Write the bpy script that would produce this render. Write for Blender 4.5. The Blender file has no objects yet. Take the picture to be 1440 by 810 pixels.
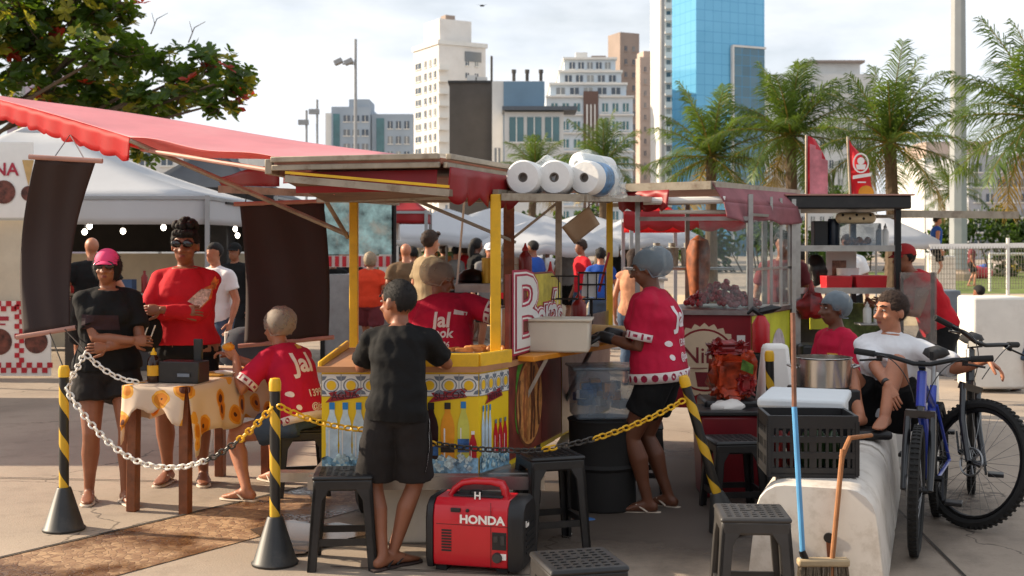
import bpy, bmesh, math, random
from mathutils import Vector as V, Matrix, noise as mnoise
from mathutils.bvhtree import BVHTree
random.seed(7)
R = math.radians
SC = bpy.context.scene
COL = SC.collection
FPX, CX, HY, CH = 1700.0, 720.0, 345.0, 1.6      # focal length in photo pixels, centre column, horizon row, eye height

def P(px, py, Y):
    return V(((px-CX)/FPX*Y, Y, CH-(py-HY)/FPX*Y))
def G(px, py):
    Y = FPX*CH/(py-HY)
    return V(((px-CX)/FPX*Y, Y, 0))
def lin(c):
    return tuple(((x/255)/12.92 if x/255 <= .04045 else ((x/255+.055)/1.055)**2.4) for x in c)

# ---------------------------------------------------------------- materials
MATS = {}
def mat(name, rgb, rough=.6, metal=0, var=.12, vs=6, bump=.0, bs=40, spec=.5, alpha=1, trans=0, coat=0, emit=0, sss=0, dirt=0, dcol=(60, 52, 44), ds=2.5):
    if name in MATS: return MATS[name]
    m = bpy.data.materials.new(name); MATS[name] = m
    m.use_nodes = True
    nt = m.node_tree; N = nt.nodes; L = nt.links
    b = N['Principled BSDF']
    b.inputs['Roughness'].default_value = rough
    b.inputs['Metallic'].default_value = metal
    b.inputs['Specular IOR Level'].default_value = spec
    b.inputs['Coat Weight'].default_value = coat
    b.inputs['Transmission Weight'].default_value = trans
    b.inputs['Alpha'].default_value = alpha
    if sss:
        b.inputs['Subsurface Weight'].default_value = sss
        b.inputs['Subsurface Radius'].default_value = (.012, .005, .003)
        b.inputs['Subsurface Scale'].default_value = 1
    c = lin(rgb)
    tc = N.new('ShaderNodeTexCoord')
    n1 = N.new('ShaderNodeTexNoise'); n1.inputs['Scale'].default_value = vs; n1.inputs['Detail'].default_value = 6; n1.inputs['Roughness'].default_value = .62
    L.new(tc.outputs['Object'], n1.inputs['Vector'])
    mx = N.new('ShaderNodeMix'); mx.data_type = 'RGBA'
    mx.inputs[6].default_value = (*[x*(1-var*1.6) for x in c], 1)
    mx.inputs[7].default_value = (*[min(1, x*(1+var)) for x in c], 1)
    mr = N.new('ShaderNodeMapRange'); mr.inputs[1].default_value = .3; mr.inputs[2].default_value = .7
    L.new(n1.outputs['Fac'], mr.inputs[0]); L.new(mr.outputs[0], mx.inputs[0])
    out = mx.outputs[2]
    if dirt:
        n3 = N.new('ShaderNodeTexNoise'); n3.inputs['Scale'].default_value = ds; n3.inputs['Detail'].default_value = 9; n3.inputs['Roughness'].default_value = .7
        L.new(tc.outputs['Object'], n3.inputs['Vector'])
        m3 = N.new('ShaderNodeMapRange'); m3.inputs[1].default_value = .5; m3.inputs[2].default_value = .72; m3.inputs[4].default_value = dirt
        L.new(n3.outputs['Fac'], m3.inputs[0])
        x3 = N.new('ShaderNodeMix'); x3.data_type = 'RGBA'
        L.new(m3.outputs[0], x3.inputs[0]); L.new(out, x3.inputs[6]); x3.inputs[7].default_value = (*lin(dcol), 1)
        out = x3.outputs[2]
    L.new(out, b.inputs['Base Color'])
    if emit:
        b.inputs['Emission Color'].default_value = (*c, 1); b.inputs['Emission Strength'].default_value = emit
    if bump:
        n2 = N.new('ShaderNodeTexNoise'); n2.inputs['Scale'].default_value = bs; n2.inputs['Detail'].default_value = 5
        L.new(tc.outputs['Object'], n2.inputs['Vector'])
        bp = N.new('ShaderNodeBump'); bp.inputs['Strength'].default_value = bump; bp.inputs['Distance'].default_value = .02
        L.new(n2.outputs['Fac'], bp.inputs['Height']); L.new(bp.outputs['Normal'], b.inputs['Normal'])
    return m

def translucent(m, rgb, w=.4):
    nt = m.node_tree; N = nt.nodes; L = nt.links
    b = N['Principled BSDF']; o = N['Material Output']
    t = N.new('ShaderNodeBsdfTranslucent'); t.inputs['Color'].default_value = (*lin(rgb), 1)
    s = N.new('ShaderNodeMixShader'); s.inputs[0].default_value = w
    L.new(b.outputs[0], s.inputs[1]); L.new(t.outputs[0], s.inputs[2]); L.new(s.outputs[0], o.inputs['Surface'])
    return m

def clear_mat(name, rgb, alpha, rough=.15, streak=.0, nsc=5):
    m = bpy.data.materials.new(name); MATS[name] = m
    m.use_nodes = True
    nt = m.node_tree; N = nt.nodes; L = nt.links
    b = N['Principled BSDF']; o = N['Material Output']
    b.inputs['Base Color'].default_value = (*lin(rgb), 1); b.inputs['Roughness'].default_value = rough
    t = N.new('ShaderNodeBsdfTransparent'); t.inputs['Color'].default_value = (.93, .95, .95, 1)
    s = N.new('ShaderNodeMixShader')
    tc = N.new('ShaderNodeTexCoord'); n = N.new('ShaderNodeTexNoise'); n.inputs['Scale'].default_value = nsc; n.inputs['Detail'].default_value = 5
    n.inputs['Distortion'].default_value = .6
    mr = N.new('ShaderNodeMapRange'); mr.inputs[1].default_value = .35; mr.inputs[2].default_value = .7
    mr.inputs[3].default_value = max(0, alpha-streak); mr.inputs[4].default_value = min(1, alpha+streak)
    L.new(tc.outputs['Object'], n.inputs['Vector']); L.new(n.outputs['Fac'], mr.inputs[0]); L.new(mr.outputs[0], s.inputs[0])
    L.new(t.outputs[0], s.inputs[1]); L.new(b.outputs[0], s.inputs[2]); L.new(s.outputs[0], o.inputs['Surface'])
    return m

# ---------------------------------------------------------------- mesh builder
def frame_from(d, up=V((0, 0, 1))):
    d = d.normalized()
    if abs(d.dot(up)) > .98: up = V((0, 1, 0)) if abs(d.y) < .9 else V((1, 0, 0))
    x = up.cross(d).normalized(); y = d.cross(x).normalized()
    return x, y, d

class MB:
    def __init__(s): s.v = []; s.f = []; s.m = []; s.mi = 0
    def add(s, vs, fs):
        o = len(s.v); s.v += [V(p) for p in vs]
        for f in fs: s.f.append([i+o for i in f]); s.m.append(s.mi)
        return s
    def box(s, c, sz, rz=0, M=None, taper=1.0):
        x, y, z = [k/2 for k in sz]; t = taper
        vs = [V(p) for p in ((-x, -y, -z), (x, -y, -z), (x, y, -z), (-x, y, -z), (-x*t, -y*t, z), (x*t, -y*t, z), (x*t, y*t, z), (-x*t, y*t, z))]
        if M is not None: vs = [M @ v for v in vs]
        if rz: vs = [Matrix.Rotation(rz, 3, 'Z') @ v for v in vs]
        c = V(c)
        return s.add([v+c for v in vs], [(0, 3, 2, 1), (4, 5, 6, 7), (0, 1, 5, 4), (1, 2, 6, 5), (2, 3, 7, 6), (3, 0, 4, 7)])
    def bar(s, a, b, w, h=None, up=V((0, 0, 1))):
        a, b = V(a), V(b); h = h or w
        x, y, d = frame_from(b-a, up)
        vs = [p + x*sx*w/2 + y*sy*h/2 for p in (a, b) for sx, sy in ((-1, -1), (1, -1), (1, 1), (-1, 1))]
        return s.add(vs, [(0, 3, 2, 1), (4, 5, 6, 7), (0, 1, 5, 4), (1, 2, 6, 5), (2, 3, 7, 6), (3, 0, 4, 7)])
    def prism(s, poly, d):                    # planar polygon pushed along d
        d = V(d); n = len(poly); ps = [V(p) for p in poly]
        vs = ps + [p+d for p in ps]
        return s.add(vs, [tuple(range(n-1, -1, -1)), tuple(range(n, 2*n))] + [(i, (i+1) % n, n+(i+1) % n, n+i) for i in range(n)])
    def slab(s, quad, t):                     # 3D quad (any 4 points) thickened downwards by t
        return s.prism(quad, (0, 0, -t))
    def tube(s, pts, r, seg=8, caps=True, closed=False, ax=None):
        pts = [V(p) for p in pts]; n = len(pts)
        rs = r if isinstance(r, (list, tuple)) else [r]*n
        o = []; px = None; vs = []
        for i, p in enumerate(pts):
            if closed: d = pts[(i+1) % n]-pts[i-1]
            else: d = pts[min(i+1, n-1)]-pts[max(i-1, 0)]
            if d.length < 1e-9: d = V((0, 0, 1))
            d.normalize()
            if px is None: x, y, _ = frame_from(d, ax or V((0, 0, 1)))
            else:
                x = px - d*px.dot(d)
                if x.length < 1e-6: x, y, _ = frame_from(d)
                x.normalize(); y = d.cross(x)
            px = x
            for k in range(seg):
                a = 2*math.pi*k/seg
                vs.append(p + (x*math.cos(a)+y*math.sin(a))*rs[i])
        fs = []
        for i in range(n if closed else n-1):
            j = (i+1) % n
            for k in range(seg):
                l = (k+1) % seg
                fs.append((i*seg+k, i*seg+l, j*seg+l, j*seg+k))
        if caps and not closed:
            fs.append(tuple(range(seg-1, -1, -1))); fs.append(tuple((n-1)*seg+k for k in range(seg)))
        return s.add(vs, fs)
    def limb(s, pts, rs, seg=12, c0=True, c1=True):    # tube with round ends
        pts = [V(p) for p in pts]; rs = list(rs)
        d0 = (pts[0]-pts[1]).normalized(); d1 = (pts[-1]-pts[-2]).normalized()
        A, RA = [], []
        if c0:
            for t in (.98, .8, .45): A.append(pts[0]+d0*rs[0]*t); RA.append(rs[0]*math.sqrt(1-t*t))
        B, RB = [], []
        if c1:
            for t in (.45, .8, .98): B.append(pts[-1]+d1*rs[-1]*t); RB.append(rs[-1]*math.sqrt(1-t*t))
        return s.tube(A+pts+B, RA+rs+RB, seg)
    def loft(s, rings, caps=True):
        n = len(rings[0]); vs = [p for r in rings for p in r]; fs = []
        for i in range(len(rings)-1):
            for k in range(n):
                l = (k+1) % n
                fs.append((i*n+k, i*n+l, (i+1)*n+l, (i+1)*n+k))
        if caps: fs.append(tuple(range(n-1, -1, -1))); fs.append(tuple((len(rings)-1)*n+k for k in range(n)))
        return s.add(vs, fs)
    def lathe(s, prof, loc=(0, 0, 0), seg=16, M=None):
        loc = V(loc); rings = []
        for r, z in prof:
            ring = [V((max(r, 1e-4)*math.cos(2*math.pi*k/seg), max(r, 1e-4)*math.sin(2*math.pi*k/seg), z)) for k in range(seg)]
            if M is not None: ring = [M @ p for p in ring]
            rings.append([p+loc for p in ring])
        return s.loft(rings)
    def ell(s, c, r, M=None, u=14, w=8):
        c = V(c); rings = []
        for i in range(w+1):
            t = math.pi*(i/w)-math.pi/2; t = max(-1.5, min(1.5, t))
            ring = [V((r[0]*math.cos(t)*math.cos(2*math.pi*k/u), r[1]*math.cos(t)*math.sin(2*math.pi*k/u), r[2]*math.sin(t))) for k in range(u)]
            if M is not None: ring = [M @ p for p in ring]
            rings.append([p+c for p in ring])
        return s.loft(rings)
    def quad(s, a, b, c, d): return s.add([a, b, c, d], [(0, 1, 2, 3)])
    def poly(s, pts): return s.add(pts, [tuple(range(len(pts)))])
    def text(s, txt, size, loc, X=V((1, 0, 0)), Yv=V((0, 0, 1)), ext=.001, bold=0, shear=0, align='CENTER', sx=1):
        cu = bpy.data.curves.new('t', 'FONT'); cu.body = txt; cu.size = size; cu.extrude = ext; cu.offset = bold*size; cu.shear = shear
        cu.align_x = align; cu.align_y = 'CENTER'; cu.resolution_u = 3
        o = bpy.data.objects.new('t', cu); COL.objects.link(o)
        dg = bpy.context.evaluated_depsgraph_get(); dg.update()
        me = bpy.data.meshes.new_from_object(o.evaluated_get(dg))
        X = V(X).normalized(); Yv = V(Yv).normalized(); Z = X.cross(Yv); loc = V(loc)
        s.add([loc+X*v.co.x*sx+Yv*v.co.y+Z*v.co.z for v in me.vertices], [tuple(p.vertices) for p in me.polygons])
        bpy.data.objects.remove(o); bpy.data.curves.remove(cu); bpy.data.meshes.remove(me)
        return s
    def build(s, name, mats, parent=None, smooth=35, bev=0, world=True, fix=True, seg=2):
        me = bpy.data.meshes.new(name)
        vs = s.v
        loc = V((0, 0, 0))
        if parent is not None and world:
            inv = wm(parent).inverted(); vs = [inv @ v for v in vs]
        elif parent is None and vs:
            xs = [v.x for v in vs]; ys = [v.y for v in vs]; zs = [v.z for v in vs]
            loc = V(((min(xs)+max(xs))/2, (min(ys)+max(ys))/2, min(zs)))
            vs = [v-loc for v in vs]
        me.from_pydata([tuple(v) for v in vs], [], s.f)
        for m in (mats if isinstance(mats, (list, tuple)) else [mats]): me.materials.append(m)
        me.polygons.foreach_set('material_index', s.m)
        if fix:
            bm = bmesh.new(); bm.from_mesh(me); bmesh.ops.recalc_face_normals(bm, faces=bm.faces); bm.to_mesh(me); bm.free()
        if smooth:
            me.polygons.foreach_set('use_smooth', [True]*len(me.polygons))
            me.set_sharp_from_angle(angle=R(smooth))
        me.update()
        o = bpy.data.objects.new(name, me); COL.objects.link(o); o.location = loc
        if parent is not None: o.parent = parent
        if bev:
            bm = o.modifiers.new('bev', 'BEVEL'); bm.width = bev; bm.segments = seg; bm.limit_method = 'ANGLE'; bm.angle_limit = R(40)
        return o

def wm(o):
    m = Matrix.LocRotScale(o.location, o.rotation_euler, o.scale)
    return wm(o.parent) @ m if o.parent else m

def tag(o, label=None, cat=None, group=None, kind=None):
    if label: o['label'] = label
    if cat: o['category'] = cat
    if group: o['group'] = group
    if kind: o['kind'] = kind
    return o
def thing(name, label, cat, loc=(0, 0, 0), rz=0, group=None):
    o = bpy.data.objects.new(name, None); COL.objects.link(o); o.empty_display_size = .1
    o.location = loc; o.rotation_euler = (0, 0, rz)
    return tag(o, label, cat, group)
def kids(o): return [c for c in bpy.data.objects if c.parent is o]
def copy_tree(o, parent=None):
    c = o.copy(); COL.objects.link(c)
    if parent: c.parent = parent
    for ch in kids(o): copy_tree(ch, c)
    return c
def rot2(x, y, a): return x*math.cos(a)-y*math.sin(a), x*math.sin(a)+y*math.cos(a)
# ================================================================ camera, light, sky
cam = bpy.data.cameras.new('camera'); co = bpy.data.objects.new('camera', cam); COL.objects.link(co)
co.location = (0, 0, CH); co.rotation_euler = (R(90), 0, 0)
cam.sensor_width = 36; cam.lens = 36*FPX/1440; cam.shift_y = -60/1440; cam.clip_end = 6000; cam.clip_start = .05
cam.dof.use_dof = True; cam.dof.focus_distance = 6.8; cam.dof.aperture_fstop = 4.5
SC.camera = co
SUN_EL, SUN_AZ = 26, -14         # height; degrees behind the picture plane on the left
sd = V((-math.cos(R(SUN_AZ))*math.cos(R(SUN_EL)), -math.sin(R(SUN_AZ))*math.cos(R(SUN_EL)), math.sin(R(SUN_EL))))
su = bpy.data.lights.new('sun', 'SUN'); so = bpy.data.objects.new('sun', su); COL.objects.link(so)
su.energy = 5.0; su.angle = R(.6); su.color = (1, .83, .62)
so.rotation_euler = sd.to_track_quat('Z', 'Y').to_euler(); so.location = (-10, 0, 20)
w = bpy.data.worlds.new('World'); SC.world = w; w.use_nodes = True
nt = w.node_tree; N = nt.nodes; L = nt.links
bg = N['Background']; bg.inputs['Strength'].default_value = .056
sky = N.new('ShaderNodeTexSky'); sky.sky_type = 'NISHITA'; sky.sun_disc = False
sky.sun_elevation = R(SUN_EL); sky.sun_rotation = math.atan2(sd.x, sd.y)
sky.air_density = 1.2; sky.dust_density = 1.5
tc = N.new('ShaderNodeTexCoord'); mp = N.new('ShaderNodeMapping'); mp.inputs['Scale'].default_value = (2.2, 2.2, 6.5); mp.inputs['Location'].default_value = (.35, .2, .1)
no = N.new('ShaderNodeTexNoise'); no.inputs['Scale'].default_value = 1.5; no.inputs['Detail'].default_value = 7; no.inputs['Roughness'].default_value = .52
mr = N.new('ShaderNodeMapRange'); mr.inputs[1].default_value = .34; mr.inputs[2].default_value = .62; mr.inputs[3].default_value = .45; mr.interpolation_type = 'SMOOTHSTEP'
n2 = N.new('ShaderNodeTexNoise'); n2.inputs['Scale'].default_value = 2.6; n2.inputs['Detail'].default_value = 5
c2 = N.new('ShaderNodeMix'); c2.data_type = 'RGBA'; c2.inputs[6].default_value = (8.7, 9.9, 11.6, 1); c2.inputs[7].default_value = (13.6, 13.3, 13.0, 1)
mx = N.new('ShaderNodeMix'); mx.data_type = 'RGBA'
L.new(tc.outputs['Generated'], mp.inputs[0]); L.new(mp.outputs[0], no.inputs['Vector']); L.new(mp.outputs[0], n2.inputs['Vector'])
L.new(no.outputs['Fac'], mr.inputs[0]); L.new(mr.outputs[0], mx.inputs[0]); L.new(n2.outputs['Fac'], c2.inputs[0])
L.new(sky.outputs[0], mx.inputs[6]); L.new(c2.outputs[2], mx.inputs[7]); L.new(mx.outputs[2], bg.inputs['Color'])
SC.view_settings.view_transform = 'Standard'; SC.view_settings.look = 'None'; SC.view_settings.gamma = 1; SC.view_settings.exposure = 0.78

# ================================================================ common materials
def mm():
    g = globals()
    g['m_conc'] = mat('concrete', (168, 150, 130), .85, var=.10, vs=1.2, bump=.25, bs=60, dirt=.45, dcol=(112, 98, 84), ds=.9)
    g['m_white'] = mat('white paint', (225, 222, 215), .45, var=.05, vs=4, dirt=.25, dcol=(150, 135, 115), ds=3)
    g['m_offw'] = mat('off white plastic', (215, 210, 198), .5, var=.06)
    g['m_black'] = mat('black plastic', (26, 26, 28), .42, var=.15, vs=8, dirt=.25, dcol=(70, 66, 62), ds=9)
    g['m_blackm'] = mat('black metal', (20, 20, 22), .35, metal=.3, var=.2)
    g['m_steel'] = mat('steel', (170, 168, 165), .32, metal=.9, var=.12, vs=10, dirt=.3, dcol=(90, 75, 60), ds=6)
    g['m_alu'] = mat('aluminium profile', (158, 148, 132), .5, metal=.35, var=.12, vs=12, dirt=.75, dcol=(96, 70, 50), ds=9)
    g['m_galv'] = mat('galvanised steel', (150, 152, 154), .5, metal=.3, var=.08, vs=3)
    g['m_yellow'] = mat('yellow paint', (226, 178, 30), .5, var=.08, vs=6, dirt=.3, dcol=(120, 90, 40), ds=7)
    g['m_red'] = mat('red paint', (186, 22, 32), .4, var=.1)
    g['m_wood'] = mat('brown wood', (122, 68, 36), .5, var=.25, vs=14, bump=.15)
    g['m_rubber'] = mat('rubber', (24, 23, 23), .8, var=.2)
    g['m_wht'] = mat('white print', (235, 232, 226), .6, var=.03)
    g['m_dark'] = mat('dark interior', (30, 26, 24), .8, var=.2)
    g['m_trunk'] = mat('bark', (92, 76, 60), .9, var=.25, vs=14, bump=.4)
mm()

# ================================================================ ground
def ground_material():
    m = bpy.data.materials.new('plaza concrete'); m.use_nodes = True
    nt = m.node_tree; N = nt.nodes; L = nt.links; b = N['Principled BSDF']
    tc = N.new('ShaderNodeTexCoord')
    def noise(sc, det=8, ro=.6):
        n = N.new('ShaderNodeTexNoise'); n.inputs['Scale'].default_value = sc; n.inputs['Detail'].default_value = det; n.inputs['Roughness'].default_value = ro
        L.new(tc.outputs['Object'], n.inputs['Vector']); return n
    def ramp(n, a, b_, lo, hi):
        r = N.new('ShaderNodeMapRange'); r.inputs[1].default_value = a; r.inputs[2].default_value = b_; r.inputs[3].default_value = lo; r.inputs[4].default_value = hi
        L.new(n.outputs[0], r.inputs[0]); return r
    def mix(f, a, c):
        x = N.new('ShaderNodeMix'); x.data_type = 'RGBA'; L.new(f.outputs[0], x.inputs[0])
        for k, q in ((6, a), (7, c)):
            if isinstance(q, tuple): x.inputs[k].default_value = (*lin(q), 1)
            else: L.new(q.outputs[2], x.inputs[k])
        return x
    x = mix(ramp(noise(.7), .3, .7, 0, 1), (142, 128, 114), (170, 154, 137))
    x = mix(ramp(noise(3.3, 10, .7), .52, .75, 0, .5), x, (105, 92, 80))
    x = mix(ramp(noise(38, 4, .6), .55, .8, 0, .5), x, (120, 105, 90))
    x = mix(ramp(noise(.35, 6, .65), .58, .66, 0, .35), x, (96, 84, 74))
    vo = N.new('ShaderNodeTexVoronoi'); vo.inputs['Scale'].default_value = 2.6; L.new(tc.outputs['Object'], vo.inputs['Vector'])
    x = mix(ramp(vo, .035, .06, .6, 0), x, (62, 54, 48))
    nd = noise(1.1, 5); vm = N.new('ShaderNodeVectorMath'); vm.operation = 'MULTIPLY_ADD'; vm.inputs[1].default_value = (.9, .9, .9); L.new(nd.outputs['Color'], vm.inputs[0]); L.new(tc.outputs['Object'], vm.inputs[2])
    vc = N.new('ShaderNodeTexVoronoi'); vc.feature = 'DISTANCE_TO_EDGE'; vc.inputs['Scale'].default_value = .33; L.new(vm.outputs[0], vc.inputs['Vector'])
    x = mix(ramp(vc, .0015, .004, .7, 0), x, (70, 60, 52))
    L.new(x.outputs[2], b.inputs['Base Color'])
    b.inputs['Roughness'].default_value = .85
    bp = N.new('ShaderNodeBump'); bp.inputs['Strength'].default_value = .35; bp.inputs['Distance'].default_value = .01
    L.new(noise(90, 6).outputs[0], bp.inputs['Height']); L.new(bp.outputs[0], b.inputs['Normal'])
    return m
def paver_material():
    m = bpy.data.materials.new('wet stone paving'); m.use_nodes = True
    nt = m.node_tree; N = nt.nodes; L = nt.links; b = N['Principled BSDF']
    tc = N.new('ShaderNodeTexCoord')
    mp = N.new('ShaderNodeMapping'); mp.inputs['Rotation'].default_value = (0, 0, R(-33)); L.new(tc.outputs['Object'], mp.inputs[0])
    vo = N.new('ShaderNodeTexVoronoi'); vo.inputs['Scale'].default_value = 26; L.new(mp.outputs[0], vo.inputs['Vector'])
    ve = N.new('ShaderNodeTexVoronoi'); ve.feature = 'DISTANCE_TO_EDGE'; ve.inputs['Scale'].default_value = 26; L.new(mp.outputs[0], ve.inputs['Vector'])
    r = N.new('ShaderNodeValToRGB')
    e = r.color_ramp.elements; e[0].color = (*lin((120, 86, 62)), 1); e[1].color = (*lin((178, 146, 112)), 1)
    L.new(vo.outputs['Color'], r.inputs[0])
    n = N.new('ShaderNodeTexNoise'); n.inputs['Scale'].default_value = 1.6; n.inputs['Detail'].default_value = 7; L.new(tc.outputs['Object'], n.inputs['Vector'])
    wet = N.new('ShaderNodeMapRange'); wet.inputs[1].default_value = .45; wet.inputs[2].default_value = .56; L.new(n.outputs[0], wet.inputs[0])
    x = N.new('ShaderNodeMix'); x.data_type = 'RGBA'; x.blend_type = 'MULTIPLY'; x.inputs[7].default_value = (.42, .34, .28, 1)
    L.new(wet.outputs[0], x.inputs[0]); L.new(r.outputs[0], x.inputs[6])
    ed = N.new('ShaderNodeMapRange'); ed.inputs[1].default_value = .03; ed.inputs[2].default_value = .11; ed.inputs[3].default_value = .35; ed.inputs[4].default_value = 0
    L.new(ve.outputs['Distance'], ed.inputs[0])
    y = N.new('ShaderNodeMix'); y.data_type = 'RGBA'; y.inputs[7].default_value = (*lin((70, 52, 40)), 1)
    L.new(ed.outputs[0], y.inputs[0]); L.new(x.outputs[2], y.inputs[6]); L.new(y.outputs[2], b.inputs['Base Color'])
    rr = N.new('ShaderNodeMapRange'); rr.inputs[3].default_value = .75; rr.inputs[4].default_value = .25; L.new(wet.outputs[0], rr.inputs[0]); L.new(rr.outputs[0], b.inputs['Roughness'])
    bp = N.new('ShaderNodeBump'); bp.inputs['Strength'].default_value = .3; bp.inputs['Distance'].default_value = .008
    e2 = N.new('ShaderNodeMapRange'); e2.inputs[2].default_value = .12; L.new(ve.outputs['Distance'], e2.inputs[0])
    L.new(e2.outputs[0], bp.inputs['Height']); L.new(bp.outputs[0], b.inputs['Normal'])
    return m
def sheet(name, pts, z, m):
    b = MB(); b.poly([V((p[0], p[1], z)) for p in pts]); o = b.build(name, m, smooth=0, fix=False); return tag(o, kind='structure')
sheet('ground', [(-2500, -60), (2500, -60), (2500, 4000), (-2500, 4000)], 0, ground_material())
PAV = [(-4.1, 4.0), (-3.15, 4.0), (-.9, 7.35), (-.95, 8.05), (-1.30, 8.1)]
sheet('paving_strip', PAV, .004, paver_material())
m_joint = mat('joint', (52, 44, 38), .9)
def seam(name, a, b, wd=.012):
    a, b = V((*a, 0)), V((*b, 0)); n = (b-a).normalized(); n = V((-n.y, n.x, 0))*wd
    sheet(name, [(a-n)[:2], (b-n)[:2], (b+n)[:2], (a+n)[:2]], .008, m_joint)
seam('paving_joint', (-4.1, 4.0), (-1.30, 8.1)); seam('slab_joint', (-9, 8.9), (-1.2, 8.05), .008); seam('slab_joint', (1.9, 3.0), (2.9, 13), .008)
seam('slab_joint', (-.9, 6.0), (3.6, 5.3), .007)
sheet('sand', [(-60, 24), (90, 24), (140, 39), (-80, 39)], .004, mat('sand', (196, 172, 138), .95, var=.1, vs=.6, bump=.3, bs=3))
m_grass = mat('grass', (98, 112, 34), .9, var=.35, vs=1.5, bump=.8, bs=8)
sheet('grass', [(14.2, 40), (60, 40), (100, 72), (18, 72)], .006, m_grass)
sheet('road', [(-400, 76), (400, 76), (400, 96), (-400, 96)], .006, mat('asphalt', (62, 60, 60), .9, var=.15))
# shade round the carts painted in as darker colour, with some trodden grease
m_gr = bpy.data.materials.new('grease and shade'); m_gr.use_nodes = True
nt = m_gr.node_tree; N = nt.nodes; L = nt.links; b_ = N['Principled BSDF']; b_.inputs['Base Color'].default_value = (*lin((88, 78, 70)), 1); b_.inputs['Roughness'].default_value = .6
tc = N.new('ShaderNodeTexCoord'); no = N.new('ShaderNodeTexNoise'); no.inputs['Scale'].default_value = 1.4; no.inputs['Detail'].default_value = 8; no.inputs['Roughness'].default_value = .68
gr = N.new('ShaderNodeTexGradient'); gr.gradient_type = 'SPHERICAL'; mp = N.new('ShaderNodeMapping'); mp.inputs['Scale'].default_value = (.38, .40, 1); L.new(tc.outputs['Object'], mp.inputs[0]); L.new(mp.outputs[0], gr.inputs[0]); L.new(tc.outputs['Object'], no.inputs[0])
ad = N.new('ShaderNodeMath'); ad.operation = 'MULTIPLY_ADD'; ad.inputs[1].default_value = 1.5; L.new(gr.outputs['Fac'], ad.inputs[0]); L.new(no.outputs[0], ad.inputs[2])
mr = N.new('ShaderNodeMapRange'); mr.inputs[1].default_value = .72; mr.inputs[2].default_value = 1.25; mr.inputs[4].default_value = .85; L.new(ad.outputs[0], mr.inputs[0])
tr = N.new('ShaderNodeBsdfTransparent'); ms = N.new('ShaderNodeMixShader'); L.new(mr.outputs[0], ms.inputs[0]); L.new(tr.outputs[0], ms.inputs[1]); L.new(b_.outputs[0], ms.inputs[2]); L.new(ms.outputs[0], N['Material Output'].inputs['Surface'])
sheet('grease_and_shade', [(-1.9, 5.2), (3.6, 5.2), (3.6, 10.4), (-1.9, 10.4)], .012, m_gr)
# water spilled round the cart
m_wet = mat('wet patch', (84, 68, 56), .18, var=.2, vs=3)
b = MB(); pts = []
for k in range(22):
    a = 2*math.pi*k/22; r = 1+.22*math.sin(3*a+.5)+.12*math.sin(7*a)
    pts.append(V((-1.12+.30*r*math.cos(a), 6.62+.34*r*math.sin(a), .016)))
b.poly(pts); tag(b.build('puddle', m_wet, smooth=0, fix=False), kind='structure')

# ================================================================ buildings
m_glassd = mat('window glass', (58, 70, 84), .12, var=.2, vs=.3, spec=.8)
def vary(m, c):
    nt = m.node_tree; N = nt.nodes; L = nt.links; b = N['Principled BSDF']; src = b.inputs['Base Color'].links[0].from_socket
    oi = N.new('ShaderNodeObjectInfo'); mr = N.new('ShaderNodeMapRange'); mr.inputs[1].default_value = .55; L.new(oi.outputs['Random'], mr.inputs[0])
    x = N.new('ShaderNodeMix'); x.data_type = 'RGBA'; x.inputs[7].default_value = (*lin(c), 1); L.new(mr.outputs[0], x.inputs[0]); L.new(src, x.inputs[6]); L.new(x.outputs[2], b.inputs['Base Color'])
vary(m_glassd, (150, 150, 146))
m_glasst = mat('teal glass', (58, 104, 110), .15, var=.2, vs=.3, spec=.8)
WCOUNT = {}
def bld(name, label, pl, pc, pr, py, Y, a, wall, cat='building', group=None, depth=14):
    a = R(a); ca, sa = math.cos(a), math.sin(a); Xc = (pc-CX)/FPX*Y
    k = (pr-CX)/FPX; w = (k*Y-Xc)/(ca-k*sa)
    if pl is None: d = depth
    else:
        k = (pl-CX)/FPX; d = (Xc-k*Y)/(sa+k*ca)
    h = CH-(py-HY)/FPX*Y
    T = thing(name, label, cat, (Xc, Y, 0), a, group)
    T['w'] = w; T['d'] = d; T['h'] = h
    b = MB(); b.box((w/2, d/2, h/2), (w, d, h)); b.build('wall', wall, T, world=False, smooth=0)
    return T
def block(T, name, wall, x0, x1, y0, y1, z0, z1):
    b = MB(); b.box(((x0+x1)/2, (y0+y1)/2, (z0+z1)/2), (x1-x0, y1-y0, z1-z0)); return b.build(name, wall, T, world=False, smooth=0)
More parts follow.
